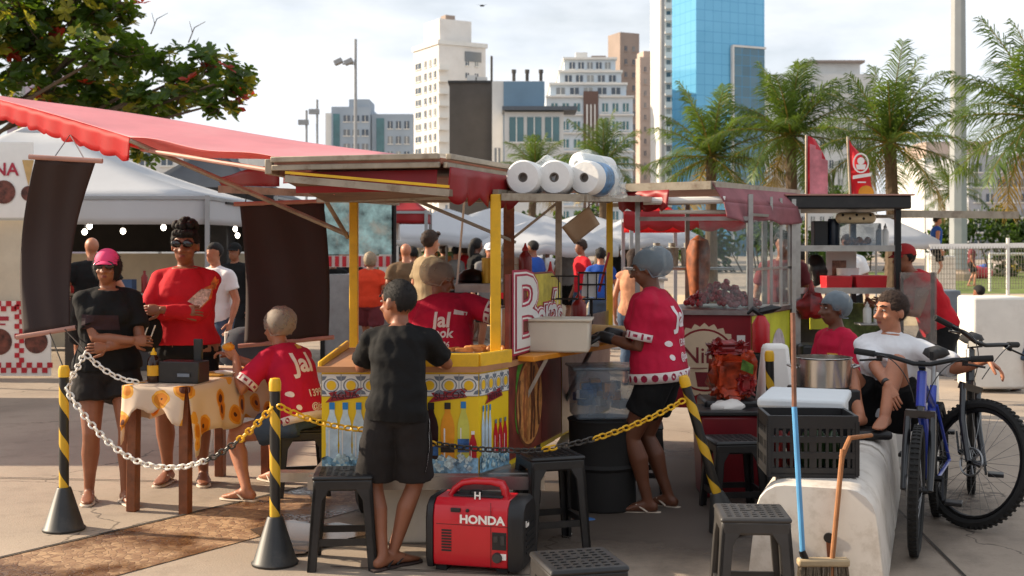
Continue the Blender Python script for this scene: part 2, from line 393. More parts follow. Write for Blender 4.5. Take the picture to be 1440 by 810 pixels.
def wins(T, face, a0, a1, z0, z1, nc, nr, fw, fh, glass, off=0, frame=None, skip=None, dep=.16):
    """a grid of windows on a face: F = right-hand front (y=off), L = left side (x=off)"""
    cw, chh = (a1-a0)/nc, (z1-z0)/nr; ww, wh = cw*fw, chh*fh
    def geo(b, c):
        x, z = c
        if face == 'F':
            b.mi = 0; b.box((x, off, z), (ww, dep, wh)); b.mi = 1; b.box((x, off-.06, z-wh/2-.06), (ww+.25, dep+.1, .14)); b.box((x, off-.03, z), (.1, dep, wh*.99))
        else:
            b.mi = 0; b.box((off, x, z), (dep, ww, wh)); b.mi = 1; b.box((off-.06, x, z-wh/2-.06), (dep+.1, ww+.25, .14)); b.box((off-.03, x, z), (dep, .1, wh*.99))
    first = None; extra = MB(); mats = [glass, frame or m_white]
    for r in range(nr-1, -1, -1):
        for c in range(nc):
            if skip and skip(c, r): continue
            x = a0+cw*(c+.5); z = z0+chh*(r+.5)
            n = WCOUNT.get(T.name, 0)
            if n >= 96: geo(extra, (x, z)); continue
            WCOUNT[T.name] = n+1
            if first is None:
                b = MB(); geo(b, (0, 0)); 
                # keep the face offset in the mesh, the grid place in the object
                first = b.build('window', mats, T, world=False, smooth=0); o = first
            else: o = first.copy(); COL.objects.link(o)
            o.location = (x, 0, z) if face == 'F' else (0, x, z)
    if extra.v: tag(extra.build('window', mats, T, world=False, smooth=0), kind='stuff')
m_bw = mat('building white', (214, 212, 208), .8, var=.06, vs=.25, dirt=.2, dcol=(150, 146, 140), ds=.3)
m_bc = mat('building cream', (214, 210, 206), .8, var=.06, vs=.25, dirt=.2, dcol=(160, 146, 130), ds=.3)
m_bg = mat('building grey blue', (150, 164, 178), .8, var=.08, vs=.2)
m_bt = mat('building taupe', (150, 134, 124), .85, var=.08, vs=.2)
m_bp = mat('building pinkish beige', (182, 162, 150), .85, var=.08, vs=.2)
m_dg = mat('dark render', (74, 71, 69), .9, var=.12, vs=.4)

# long grey block on the left
T = bld('apartment_building', 'long low grey apartment block with teal window strips beyond the red awning', None, 466, 520, 150, 250, 0, m_bg)
h, w_ = T['h'], T['w']
block(T, 'roof_house', m_bg, w_*.45, w_*.98, .5, 10, h, h+1.6); block(T, 'wing', m_bg, w_*1.02, w_*2.1, 2, 14, 0, h-1.3); block(T, 'wing', m_bw, -1.4, -.05, 1, 12, 0, h-1.2)
block(T, 'window_strip', m_glasst, w_*.05, w_*.22, -.15, .3, 3, h-1.5); block(T, 'window_strip', m_glasst, w_*1.15, w_*1.35, 1.8, 2.2, 3, h-2.2)
wins(T, 'F', w_*.28, w_*1.0, 3, h-1, 3, 9, .7, .45, m_glassd); wins(T, 'F', w_*1.4, w_*2.05, 3, h-2, 3, 8, .6, .5, m_glassd, off=2)
T = bld('apartment_building', 'lilac grey building half hidden behind the leaves of the almond tree', None, 10, 118, 104, 160, 0, mat('lilac wall', (172, 160, 172), .8, var=.08, vs=.3))
wins(T, 'F', .6, T['w']-.6, 12, T['h']-1, 4, 4, .55, .5, m_glassd)
T = bld('apartment_building', 'pale low building seen under the almond tree behind the white tent', None, 120, 350, 196, 120, 0, m_bw)
wins(T, 'F', .5, T['w']-.5, 2, T['h']-.8, 7, 4, .5, .55, m_glassd)
# white residential tower
T = bld('apartment_tower', 'tall cream residential tower with a set back penthouse, left of the dark windowless box', 582, 617, 683, 58, 220, 30, m_bc)
w_, d_, h = T['w'], T['d'], T['h']
block(T, 'penthouse', m_bc, w_*.12, w_*.8, 2, d_*.8, h, h+4.6); block(T, 'water_tank', m_bt, w_*.3, w_*.5, 3, 5, h+4.6, h+5.6)
block(T, 'cornice', m_bw, -.3, w_+.3, -.3, d_+.3, h-.5, h+.3)
wins(T, 'L', .5, d_*.62, 2, h-2.4, 3, 15, .5, .55, m_glassd); wins(T, 'L', d_*.65, d_-.3, 2, h-2.4, 1, 15, .7, .5, m_glassd)
wins(T, 'F', w_*.50, w_*.9, 2, h-2.4, 2, 15, .34, .42, m_glassd)
block(T, 'window_strip', m_glassd, w_*.55, w_*.9, -.15, .2, h-3.2, h-1.4)
b = MB()
for k in range(15):
    z = 3+(h-6)/15*k; b.box((.6, -.55, z), (2.1, 1.1, .2)); b.box((.6, -1.05, z+.5), (2.1, .08, .8))
b.build('balconies', m_bw, T, world=False, smooth=0)
# dark box and its white neighbour
T = bld('utility_building', 'plain dark grey windowless box building in front of the cream tower', None, 632, 692, 117, 120, 0, m_dg, depth=9)
block(T, 'cornice', mat('charcoal', (44, 44, 46), .8), -.15, T['w']+.1, -.15, 9, T['h'], T['h']+.25)
b = MB(); b.tube([(T['w']*.98, 2, T['h']), (T['w']*.98, 2, T['h']+3.0)], .12); b.build('mast', m_dg, T, world=False)
b = MB(); b.box((.2+T['w']*.45, 4, T['h']+.7), (1.0, 1, 1.2)); b.box((.2+T['w']*.68, 4, T['h']+.6), (1.2, 1, 1)); b.build('roof_unit', m_bw, T, world=False)
T = bld('modern_house', 'white and blue grey cubic house with a flat overhanging glazed roof terrace', None, 692, 765, 114, 112, 0, m_bw, depth=8)
w_, h = T['w'], T['h']
block(T, 'blue_panel', mat('blue grey wall', (112, 140, 162), .7, var=.08, vs=.3), w_*.22, w_+.05, -.12, 0, 0, h-.05)
b = MB()
for x in (.42, .68, .95): b.tube([(w_*x, 2, h), (w_*x, 2, h+1.0)], .16); b.tube([(w_*x, 2, h+1.0), (w_*x, 2, h+1.35)], .22)
b.build('chimney', m_dg, T, world=False)
block(T, 'terrace', m_bw, w_*.24, w_*1.35, -3.2, -.2, 0, h-3.2); block(T, 'terrace_roof', mat('slate roof', (92, 98, 106), .7), w_*.2, w_*1.6, -3.8, .5, h-3.1, h-2.75)
wins(T, 'F', w_*.30, w_*1.3, h-6.2, h-3.4, 3, 1, .8, .8, m_glasst, off=-3.2); wins(T, 'F', 0.05, w_*.2, 4, h-4, 1, 1, .6, .5, m_glassd)
# terraced white block
T = bld('stepped_building', 'white stepped apartment block with blue tinted terraces and a brown centre strip', None, 768, 890, 136, 180, 0, mat('pale blue white', (196, 206, 214), .7, var=.06, vs=.3), depth=16)
w_, h = T['w'], T['h']
m_bw2 = MATS['pale blue white']
for k, (x0, x1, dz) in enumerate(((.05, .93, 2.0), (.16, .88, 4.0), (.22, .82, 6.1))):
    block(T, 'setback', m_bw2, w_*x0, w_*x1, 1+k, 15, h-.05+(0 if k == 0 else (2.0, 4.0)[k-1]), h+dz)
    block(T, 'terrace_slab', m_white, w_*x0-.2, w_*x1+.2, .6+k, 15.2, h+dz-.12, h+dz+.2)
    wins(T, 'F', w_*(x0+.04), w_*(x1-.04), h+dz-1.9, h+dz-.2, 5, 1, .62, .6, m_glassd, off=1+k)
block(T, 'water_tank', m_bw, w_*.36, w_*.5, 5, 7, h+6.1, h+7.4); block(T, 'water_tank', m_bt, w_*.55, w_*.72, 5, 8, h+6.1, h+6.9)
block(T, 'centre_strip', mat('brown tile', (104, 80, 72), .7, var=.1), w_*.43, w_*.60, -.25, .2, 0, h+.8)
wins(T, 'F', .4, w_*.42, 2, h-.3, 3, 8, .55, .48, m_glasst); wins(T, 'F', w_*.62, w_-.3, 2, h-.3, 3, 8, .55, .48, m_glasst)
b = MB()
for k in range(3): b.box((w_*(.47+.045*k), -.35, h*.5), (.22, .25, h*.9))
b.build('centre_fins', m_bw, T, world=False, smooth=0)
b = MB()
for k in range(9): b.box((w_*.21, -.2, 2+(h-2)/8*k), (w_*.43, .6, .25)); b.box((w_*.81, -.2, 2+(h-2)/8*k), (w_*.4, .6, .25))
b.build('floor_bands', m_bw, T, world=False, smooth=0)
# taupe towers
T = bld('apartment_tower', 'tall plain taupe tower behind the stepped white block', 855, 872, 899, 45, 250, 25, m_bt)
wins(T, 'F', .4, T['w']-.4, 6, T['h']-2, 2, 14, .3, .4, m_glassd, frame=m_bt)
T = bld('apartment_tower', 'pinkish beige slab tower beside the striped white tower', 894, 900, 932, 80, 230, 12, m_bp)
wins(T, 'F', .4, T['w']-.4, 2, T['h']-1.2, 3, 15, .32, .42, m_glassd, frame=m_bp)
block(T, 'penthouse', m_bp, T['w']*.3, T['w']*.7, 2, 6, T['h'], T['h']+1.5)
# striped white tower
T = bld('apartment_tower', 'narrow white tower with stacked balconies touching the blue glass tower', None, 928, 953, -75, 205, 0, m_bw)
w_, h = T['w'], T['h']
b = MB()
for k in range(24): b.box((w_*.62, -.5, 2+(h-2)/24*k), (w_*.7, 1.0, .35)); b.box((w_*.62, -.95, 2+(h-2)/24*k+.45), (w_*.7, .06, .7))
b.build('balconies', m_bw, T, world=False, smooth=0)
wins(T, 'F', w_*.3, w_*.95, 2.3, h, 1, 24, .8, .5, m_glassd)
# blue glass tower
def curtain(name, c0, c1, sx, sz):
    m = bpy.data.materials.new(name); m.use_nodes = True; nt = m.node_tree; N = nt.nodes; L = nt.links; b = N['Principled BSDF']
    tc = N.new('ShaderNodeTexCoord'); mp = N.new('ShaderNodeMapping'); L.new(tc.outputs['Object'], mp.inputs[0]); mp.inputs['Rotation'].default_value = (R(90), 0, 0)
    # (u along the facade, v up): use x+y so both faces get a grid
    sp = N.new('ShaderNodeSeparateXYZ'); L.new(tc.outputs['Object'], sp.inputs[0])
    ad = N.new('ShaderNodeMath'); L.new(sp.outputs[0], ad.inputs[0]); L.new(sp.outputs[1], ad.inputs[1])
    cb = N.new('ShaderNodeCombineXYZ'); L.new(ad.outputs[0], cb.inputs[0]); L.new(sp.outputs[2], cb.inputs[1])
    br = N.new('ShaderNodeTexBrick'); br.offset = 0; br.inputs['Scale'].default_value = 1; br.inputs['Brick Width'].default_value = sx; br.inputs['Row Height'].default_value = sz; br.inputs['Mortar Size'].default_value = .035
    br.inputs['Color1'].default_value = (*lin(c0), 1); br.inputs['Color2'].default_value = (*lin(c1), 1); br.inputs['Mortar'].default_value = (*lin((70, 140, 184)), 1)
    L.new(cb.outputs[0], br.inputs['Vector']); L.new(br.outputs['Color'], b.inputs['Base Color'])
    b.inputs['Metallic'].default_value = .25; b.inputs['Roughness'].default_value = .08; b.inputs['Specular IOR Level'].default_value = .6
    n = N.new('ShaderNodeTexNoise'); n.inputs['Scale'].default_value = .25; L.new(tc.outputs['Object'], n.inputs['Vector'])
    bp = N.new('ShaderNodeBump'); bp.inputs['Strength'].default_value = .08; bp.inputs['Distance'].default_value = .5; L.new(n.outputs[0], bp.inputs['Height']); L.new(bp.outputs[0], b.inputs['Normal'])
    return m
m_bl = curtain('blue curtain wall', (104, 172, 208), (108, 176, 212), 1.5, 1.6)
T = bld('glass_tower', 'tall blue glass office tower rising out of the top of the picture', 945, 979, 1075, -110, 180, 24, m_bl)
w_, d_, h = T['w'], T['d'], T['h']
block(T, 'grey_bay', curtain('grey curtain wall', (84, 112, 126), (96, 124, 138), 1.5, 1.6), w_*.52, w_*.98, -.4, .4, 0, CH+275/FPX*185)
b = MB(); zt = CH+275/FPX*185; b.box((w_*.75, -.25, zt+.15), (w_*.49, .6, .3)); b.box((w_*.51, -.25, zt/2), (.3, .6, zt)); b.build('bay_frame', m_bw, T, world=False, smooth=0)
# right hand buildings
T = bld('apartment_building', 'bright white apartment block with small dark windows between two palm crowns', None, 1080, 1232, 104, 200, 0, m_bw)
w_, h = T['w'], T['h']
block(T, 'penthouse', m_bw, w_*.45, w_*.9, 3, 9, h, h+2.2); block(T, 'roof_slab', m_bt, w_*.42, w_*.93, 2, 10, h+2.2, h+2.6)
wins(T, 'F', .5, w_-.5, 1, h-1, 11, 9, .42, .45, m_glassd)
T = bld('apartment_building', 'low white block with a brown roof storey behind the tall floodlight mast', None, 1300, 1400, 222, 150, 0, m_bw)
w_, h = T['w'], T['h']
block(T, 'roof_storey', m_bp, w_*.1, w_*.98, 2, 10, h, h+2.2); wins(T, 'F', .5, w_-.4, 1, h-1.5, 5, 3, .6, .5, m_glassd)
T = bld('apartment_building', 'grey and white gridded apartment block at the right edge', None, 1362, 1470, 218, 135, 0, mat('grey wall', (170, 172, 178), .8, var=.06, vs=.3))
w_, h = T['w'], T['h']
wins(T, 'F', .4, w_-.3, 1, h-.6, 6, 6, .6, .55, m_glassd)

# ================================================================ masts and lamp posts
b = MB(); T = thing('floodlight_mast', 'thick grey octagonal mast rising past the top edge beside the palms on the right', 'mast', (20.3, 55, 0))
b.tube([(20.3, 55, .35), (20.3, 55, 7), (20.3, 55, 16)], [.42, .38, .31], 8); b.build('mast_pole', mat('pale grey mast', (146, 150, 152), .6, var=.06, vs=1), T, smooth=20)
b = MB(); b.lathe([(.75, 0), (.75, .3), (.5, .42), (.5, .5)], (20.3, 55, 0), 8); b.build('mast_base', m_conc, T)
p = P(500, 345, 70); T = thing('lamp_post', 'slim lamp post with two floodlights left of the cream tower', 'lamp post', (p.x, 70, 0))
b = MB(); b.tube([(p.x, 70, 0), (p.x, 70, CH+290/FPX*70)], [.13, .08]); b.bar((p.x-.75, 70, 12.1), (p.x, 70, 12.1), .08); b.build('post', m_galv, T)
for dx in (-.15, -.75):
    b = MB(); b.box((p.x-.22+dx, 70-.2, 12.2), (.5, .5, .28), M=Matrix.Rotation(R(-25), 3, 'Y')); b.build('floodlight', m_galv, T, bev=.03)
for px, py in ((446, 140), (431, 155)):
    p = P(px, py, 120); T = thing('lamp_post', 'taller of two distant lamp posts above the awning edge' if px == 446 else 'shorter of two distant lamp posts above the awning edge', 'lamp post', (p.x, 120, 0), group='distant lamp posts')
    b = MB(); b.tube([(p.x, 120, 0), (p.x, 120, p.z)], .12); b.build('post', m_galv, T)
    b = MB(); b.box((p.x-.3, 120, p.z-1.2), (1.0, .5, .5)); b.build('floodlight', m_galv, T)
p = P(931, 20, 60); b = MB(); T = thing('lamp_post', 'tall slim pale pole in front of the striped white tower', 'pole', (p.x, 60, 0))
b.tube([(p.x, 60, 0), (p.x, 60, 16)], [.17, .11], 10); b.build('post', m_galv, T)
p = P(678, 8, 60); b = MB(); b.ell(p, (.12, .07, .05)); b.add([p+V((-.3, 0, .06)), p+V((-.05, .05, .02)), p+V((-.05, -.06, .02))], [(0, 1, 2)]); b.add([p+V((.3, 0, .08)), p+V((.05, .05, .02)), p+V((.05, -.06, .02))], [(0, 1, 2)])
tag(b.build('bird', m_dark), 'tiny dark bird flying above the cream tower', 'bird')

# ================================================================ vegetation
def leafmat(name, rgb, tr, w=.35):
    m = mat(name, rgb, .45, var=.35, vs=1.2, spec=.35); return translucent(m, tr, w)
m_leaf = leafmat('almond leaf', (58, 82, 28), (110, 140, 30)); m_leafy = leafmat('yellowed leaf', (140, 138, 44), (190, 180, 50)); m_leafr = leafmat('red leaf', (150, 48, 28), (200, 60, 30))
m_palm = leafmat('palm leaflet', (62, 86, 34), (112, 136, 46)); m_palmy = leafmat('old palm leaflet', (146, 126, 62), (180, 150, 70)); m_bush = leafmat('bush leaf', (52, 74, 28), (96, 124, 34)); m_bushd = leafmat('dark bush leaf', (36, 54, 22), (70, 96, 30))
def leaf(b, p, d, n, L_, W):
    d = d.normalized(); s = d.cross(n).normalized(); n = s.cross(d)
    b.add([p, p+d*L_*.35-s*W*.32+n*.02*L_, p+d*L_*.75-s*W*.5, p+d*L_*1.0-n*L_*.06, p+d*L_*.75+s*W*.5, p+d*L_*.35+s*W*.32+n*.02*L_, p+d*L_*.5-n*L_*.07],
          [(0, 6, 1), (1, 6, 2), (2, 6, 3), (3, 6, 4), (4, 6, 5), (5, 6, 0)])
def rvec(rg):
    while 1:
        v = V((rg.uniform(-1, 1), rg.uniform(-1, 1), rg.uniform(-1, 1)))
        if .05 < v.length < 1: return v.normalized()
def almond():
    rg = random.Random(3); Y = 24
    base = V((-13.2, Y, 0)); T = thing('almond_tree', 'broad leafed almond tree leaning in from the left above the tents', 'tree', base)
    clumps = [(30, 20, 70), (105, 25, 62), (180, 22, 24), (150, 75, 52), (60, 75, 62), (185, 85, 36), (240, 95, 42), (290, 95, 44), (325, 110, 30), (350, 125, 14), (255, 130, 46), (200, 140, 40), (130, 130, 50), (310, 145, 30), (70, 130, 30), (10, 60, 40), (5, 120, 34), (-50, 40, 80), (-60, 120, 60), (150, 160, 50), (230, 160, 40), (40, 150, 36), (150, 210, 30), (200, 215, 24), (170, 0, 30), (110, -10, 60), (30, -40, 70)]
    bb = MB(); lf = MB()
    bb.tube([base, base+V((.3, 0, 1.6)), base+V((.9, 0, 3.2))], [.32, .27, .22], 10)
    fork = base+V((.9, 0, 3.2))
    for (px, py, r) in clumps:
        c = P(px, py, Y+rg.uniform(-1.2, 1.2)); rm = r/FPX*Y
        mid = (fork+c)/2+V((rg.uniform(-.3, .3), 0, -.35+rg.uniform(-.2, .2)))
        bb.tube([fork, mid, c], [.085, .05, .02], 6)
        n = int(62*(r/45)**1.9)
        for i in range(n):
            d = rvec(rg); q = c+V((d.x*rm, d.y*rm*1.3, d.z*rm*.78))*(rg.random()**.45)
            if mnoise.noise(q*1.3) < -.24: continue
            if i % 3 == 0: bb.tube([c+(q-c)*.2, (c+q)/2+V((0, 0, -.06)), q], [.02, .014, .008], 4, caps=False)
            up = (V((0, 0, 1))+rvec(rg)*.75+(q-c).normalized()*.5).normalized()
            k0 = rg.random()*6
            t = rg.random(); lf.mi = 2 if t < .035 else (1 if t < .2 else 0)
            for k in range(rg.randint(6, 9)):
                a = k0+k*2.4; x, y, _ = frame_from(up)
                dd = (x*math.cos(a)+y*math.sin(a)) + up*rg.uniform(.0, .7)
                s = rg.uniform(.14, .25); leaf(lf, q, dd, up, s, s*.55)
    for a, c in (((700, 80), None),): pass
    # bare twigs over the crown
    for (x, y) in ((212, 48), (265, 60)):
        p = P(x, y, Y); bb.tube([p, p+V((.12, 0, .3)), p+V((.34, 0, .42))], [.012, .01, .005], 4); bb.tube([p+V((.08, 0, .2)), p+V((.02, 0, .42))], [.008, .004], 4)
    bb.build('trunk', m_trunk, T); lf.build('crown', [m_leaf, m_leafy, m_leafr], T, smooth=0, fix=False)
almond()
def palm(px, py, Y, L_, label, seed, nf=28):
    py += 6; L_ *= .90
    rg = random.Random(seed); top = P(px, py, Y); base = V((top.x+rg.uniform(-.3, .3), Y, 0))
    T = thing('palm_tree', label, 'palm tree', base, group='coconut palms behind the stalls')
    b = MB(); m = (base+top)/2+V((rg.uniform(-.15, .15), 0, 0))
    b.tube([base, base+(m-base)*.5, m, top], [.24, .19, .16, .14], 10); b.build('trunk', m_trunk, T)
    f = MB(); st = MB()
    for i in range(nf):
        az = i*2.39996+rg.uniform(-.2, .2); t = i/(nf-1)
        el = R(82-122*t**1.15+rg.uniform(-9, 9)); L2 = L_*rg.uniform(.82, 1.12)
        h = V((math.cos(az), math.sin(az), 0)); pts = []; p = top.copy(); e = el; n = 14
        droop = R(rg.uniform(34, 62))*(1 if t > .15 else .4)
        for k in range(n+1):
            pts.append(p.copy()); p = p+(h*math.cos(e)+V((0, 0, math.sin(e))))*(L2/n); e -= droop/n*(.3+1.5*k/n)
        st.tube(pts, [.03*(1-.85*k/n) for k in range(n+1)], 4, caps=False)
        f.mi = 1 if t > .93 and rg.random() < .4 else 0
        side = V((-h.y, h.x, 0)); nl = 60
        for k in range(3, nl):
            u = k/nl*n; a = int(min(u, n-1)); q = pts[a].lerp(pts[a+1], u-a); d = (pts[a+1]-pts[a]).normalized(); upv = side.cross(d)
            ll = L_*.35*math.sin(math.pi*min(1, .12+.83*k/nl))**.7*rg.uniform(.8, 1.1)
            for s in (-1, 1):
                if rg.random() < .06: continue
                dr = (d*.75+side*s*.85-upv*rg.uniform(-.35, .2)).normalized()
                m1 = q+dr*ll*.5; m2 = q+dr*ll*.95-V((0, 0, ll*rg.uniform(.08, .5)))
                wv = d*.015*(L_/2.3)
                f.add([q-wv, q+wv, m1+wv*1.1, m1-wv*1.1, m2], [(0, 1, 2, 3), (3, 2, 4)])
    st.build('frond_stalks', m_palmy, T, fix=False); f.build('crown', [m_palm, m_palmy], T, smooth=0, fix=False)
palm(1000, 215, 33, 2.35, 'palm in front of the blue glass tower, shortest of the row on the right', 11)
palm(1112, 185, 31, 2.45, 'palm with upright fronds just right of the blue glass tower', 22)
palm(1252, 195, 29, 2.45, 'palm directly behind the red feather flags, left of the thick mast', 33)
palm(1468, 160, 25, 2.75, 'palm cut by the right edge of the picture', 44)
palm(848, 228, 46, 2.3, 'small palm behind the paper rolls on the cart roof', 55, 22)
palm(752, 236, 48, 2.0, 'small pale palm in front of the white cubic house', 66, 18)
palm(1340, 262, 60, 2.4, 'young palm far behind the net, right of the thick mast', 77, 18)
def bush(x0, x1, z, Y, n, label, seed, name='bush', m=None, s=.2, z0=.2):
    rg = random.Random(seed); T = thing(name, label, 'bush', ((x0+x1)/2, Y, 0)); lf = MB(); bb = MB()
    cl = [(V((rg.uniform(x0, x1), Y+rg.uniform(-1.4, 1.4), rg.uniform(z0+.2, z))), rg.uniform(.5, 1.0)) for _ in range(max(4, int((x1-x0)*2.2)))]
    for c, r in cl:
        bb.tube([V((c.x*.7+(x0+x1)*.15, Y, 0)), c], [.06, .015], 5, caps=False)
        for i in range(n):
            d = rvec(rg); q = c+d*r*(rg.random()**.4)
            lf.mi = rg.random() < .4; leaf(lf, q, rvec(rg)+V((0, 0, .2)), rvec(rg), s*rg.uniform(.7, 1.5), s*.6)
    bb.build('stem', m_trunk, T); lf.build('foliage', m or [m_bush, m_bushd], T, smooth=0, fix=False)
bush(-7.6, -4.2, 4.0, 45, 120, 'dark shrubs seen under the awning behind the far stalls', 5)
bush(22, 31, 3.2, 62, 110, 'green shrubs behind the floodlight mast', 6, s=.3)
bush(19.5, 24, 4.6, 75, 140, 'rounded green shrub left of the floodlight mast above the net', 8, s=.35)
bush(30, 44, 3.4, 74, 110, 'long hedge of shrubs at the right edge below the apartments', 9, s=.35)
bush(-14, 10, 3.2, 70, 70, 'distant dark hedge behind the white parasols', 10, s=.4)
bush(10.5, 21, 3.4, 72, 80, 'distant hedge behind the stalls under the palms', 12, s=.4)
# ================================================================ cloth helpers
def grid(b, A, B_, C, D, nu, nv, fn=None):
    """bilinear patch A-B (near) D-C (far) with an offset function"""
    vs = []
    for j in range(nv+1):
        for i in range(nu+1):
            u, v = i/nu, j/nv
            p = A*(1-u)*(1-v)+B_*u*(1-v)+C*u*v+D*(1-u)*v
            vs.append(p+(fn(u, v) if fn else V((0, 0, 0))))
    fs = [(j*(nu+1)+i, j*(nu+1)+i+1, (j+1)*(nu+1)+i+1, (j+1)*(nu+1)+i) for j in range(nv) for i in range(nu)]
    return b.add(vs, fs)
def solid(o, t=.003):
    m = o.modifiers.new('thick', 'SOLIDIFY'); m.thickness = t; m.offset = 0; return o
def valance(b, a, c, h, n, wob=.012, dep=.045, per=8):
    a, c = V(a), V(c); d = (c-a); nn = V((-d.y, d.x, 0)).normalized(); N_ = n*per; vs = []
    for j in range(5):
        for i in range(N_+1):
            u = i/N_; sc = abs(math.sin(math.pi*n*u)); hh = (h-dep*(1-sc))*j/4
            p = a+d*u-V((0, 0, hh))+nn*wob*math.sin(u*n*4.3+1)*j/4
            vs.append(p)
    fs = [(j*(N_+1)+i, j*(N_+1)+i+1, (j+1)*(N_+1)+i+1, (j+1)*(N_+1)+i) for j in range(4) for i in range(N_)]
    return b.add(vs, fs)
m_awn = translucent(mat('red awning fabric', (238, 160, 166), .45, var=.10, vs=1.5, dirt=.6, dcol=(240, 186, 188), ds=1.2), (240, 96, 100), .35)
m_val = translucent(mat('red valance fabric', (190, 26, 30), .6, var=.08), (255, 24, 22), .6)
m_val2 = translucent(mat('dark red valance fabric', (150, 18, 26), .5, var=.1), (190, 20, 26), .2)
m_tent = translucent(mat('white tent fabric', (206, 208, 212), .6, var=.04, vs=1, dirt=.2, dcol=(160, 160, 160), ds=2), (220, 222, 226), .35)
m_tentd = translucent(mat('dark tent fabric', (48, 54, 64), .5, var=.2, vs=2), (60, 70, 80), .1)
m_brown = mat('dark brown tarp', (46, 27, 22), .75, var=.1, vs=2)
m_cream = mat('cream panel', (206, 196, 176), .7, var=.05)
m_pink = mat('faded pink rod', (176, 130, 116), .6, var=.1)
m_skinfood = mat('fried food', (190, 128, 70), .6, var=.3, vs=20)
m_redc = mat('red check', (186, 30, 44), .6, var=.05)

# ================================================================ big red awning on cart one
NL, NR, FR, FL = P(183, 193, 7.6), P(392, 223, 6.65), P(562, 218, 10.6), P(-60, 124, 11.5)
T = thing('red_awning', 'big faded red awning stretched up to the left over the two standing women', 'awning', (-2.4, 8, 0))
b = MB(); grid(b, NL, NR, FR, FL, 24, 24, lambda u, v: V((0, 0, -.16*math.sin(math.pi*u)*math.sin(math.pi*v)+.012*math.sin(9*u+4*v))))
solid(b.build('canopy', m_awn, T, smooth=80))
b = MB(); valance(b, NL, FL, .165, 16, .012, .018); solid(b.build('valance', m_val, T, smooth=80))
b = MB(); b.tube([NL+V((.05, .06, -.06)), FL+V((.06, .04, -.06))], .015); b.tube([NL+V((.05, .08, -.07)), NR+V((0, .08, -.07))], .014); b.tube([NR-V((0, 0, .02)), FR-V((0, 0, .02))], .02); b.build('frame', m_pink, T)
b = MB(); b.tube([NL-V((0, 0, .02)), P(489, 330, 7.8)], .016); b.build('strut', m_alu, T)
b = MB(); b.tube([NR.lerp(FR, .15)-V((0, 0, .05)), P(489, 334, 7.82)], .014); b.build('strut', m_alu, T)
b = MB(); b.bar(P(308, 266, 8.4), P(470, 273, 8.2), .03, .05); b.build('beam', m_alu, T)
b = MB(); grid(b, P(395, 226, 6.7), P(440, 234, 6.7), P(470, 275, 6.9), P(398, 258, 6.9), 8, 8, lambda u, v: V((0, .04*math.sin(12*u+3*v), .01*math.sin(9*u)))); solid(b.build('folded_flap', m_awn, T, smooth=80))
# dark red storage bundle below the canopy
b = MB(); grid(b, P(305, 250, 9.2), P(392, 228, 8.4), P(392, 262, 8.4), P(312, 262, 9.2), 10, 4, lambda u, v: V((0, .05*math.sin(9*u), 0))); solid(b.build('inner_valance', m_val2, T, smooth=80))

def curtain_panel(corners, Y, label, bulge, y2=None):
    pts = [P(x, y, Y) for x, y in corners]        # TL TR BR BL
    T = thing('hanging_panel', label, 'panel', ((pts[2]+pts[3])/2).to_tuple(), group='dark tarp panels hung from the red awning')
    b = MB(); grid(b, pts[0], pts[1], pts[2], pts[3], 20, 24, lambda u, v: V((bulge[0]*math.sin(math.pi*v), bulge[1]*math.sin(math.pi*v)+.014*math.sin(5*u+2*v)*(1-abs(2*v-1))+.008*math.sin(13*u-4*v), 0)))
    solid(b.build('tarp', m_brown, T, smooth=80), .006)
    for a, c in ((pts[0], pts[1]), (pts[3], pts[2])):
        d = (c-a).normalized()*.04; b = MB(); b.tube([a-d, c+d], .016, 10); b.build('rod', m_pink, T)
    return T, pts
T, pts = curtain_panel([(50, 221), (135, 226), (98, 462), (32, 473)], 7.5, 'dark brown tarp panel billowing above the woman in the pink cap', (-.10, .12))
b = MB(); 
for pp in ([P(75, 223, 7.5), P(98, 190, 8.6)], [P(118, 223, 7.5), P(99, 190, 8.6)], [P(90, 462, 7.5), P(117, 490, 7.2), P(119, 496, 7.06)], [P(70, 468, 7.5), P(88, 514, 6.9)]): b = MB(); b.tube(pp, .004, 5); b.build('cord', m_blackm, T)
T, pts = curtain_panel([(337, 287), (455, 283), (462, 475), (343, 486)], 8.6, 'flat dark brown tarp panel hanging between the woman in red and the yellow post', (.02, .03))
b = MB()
for x in (345, 448): b = MB(); b.tube([P(x, 285, 8.6), P(x+4, 262, 8.6)], .004, 5); b.build('cord', m_blackm, T)

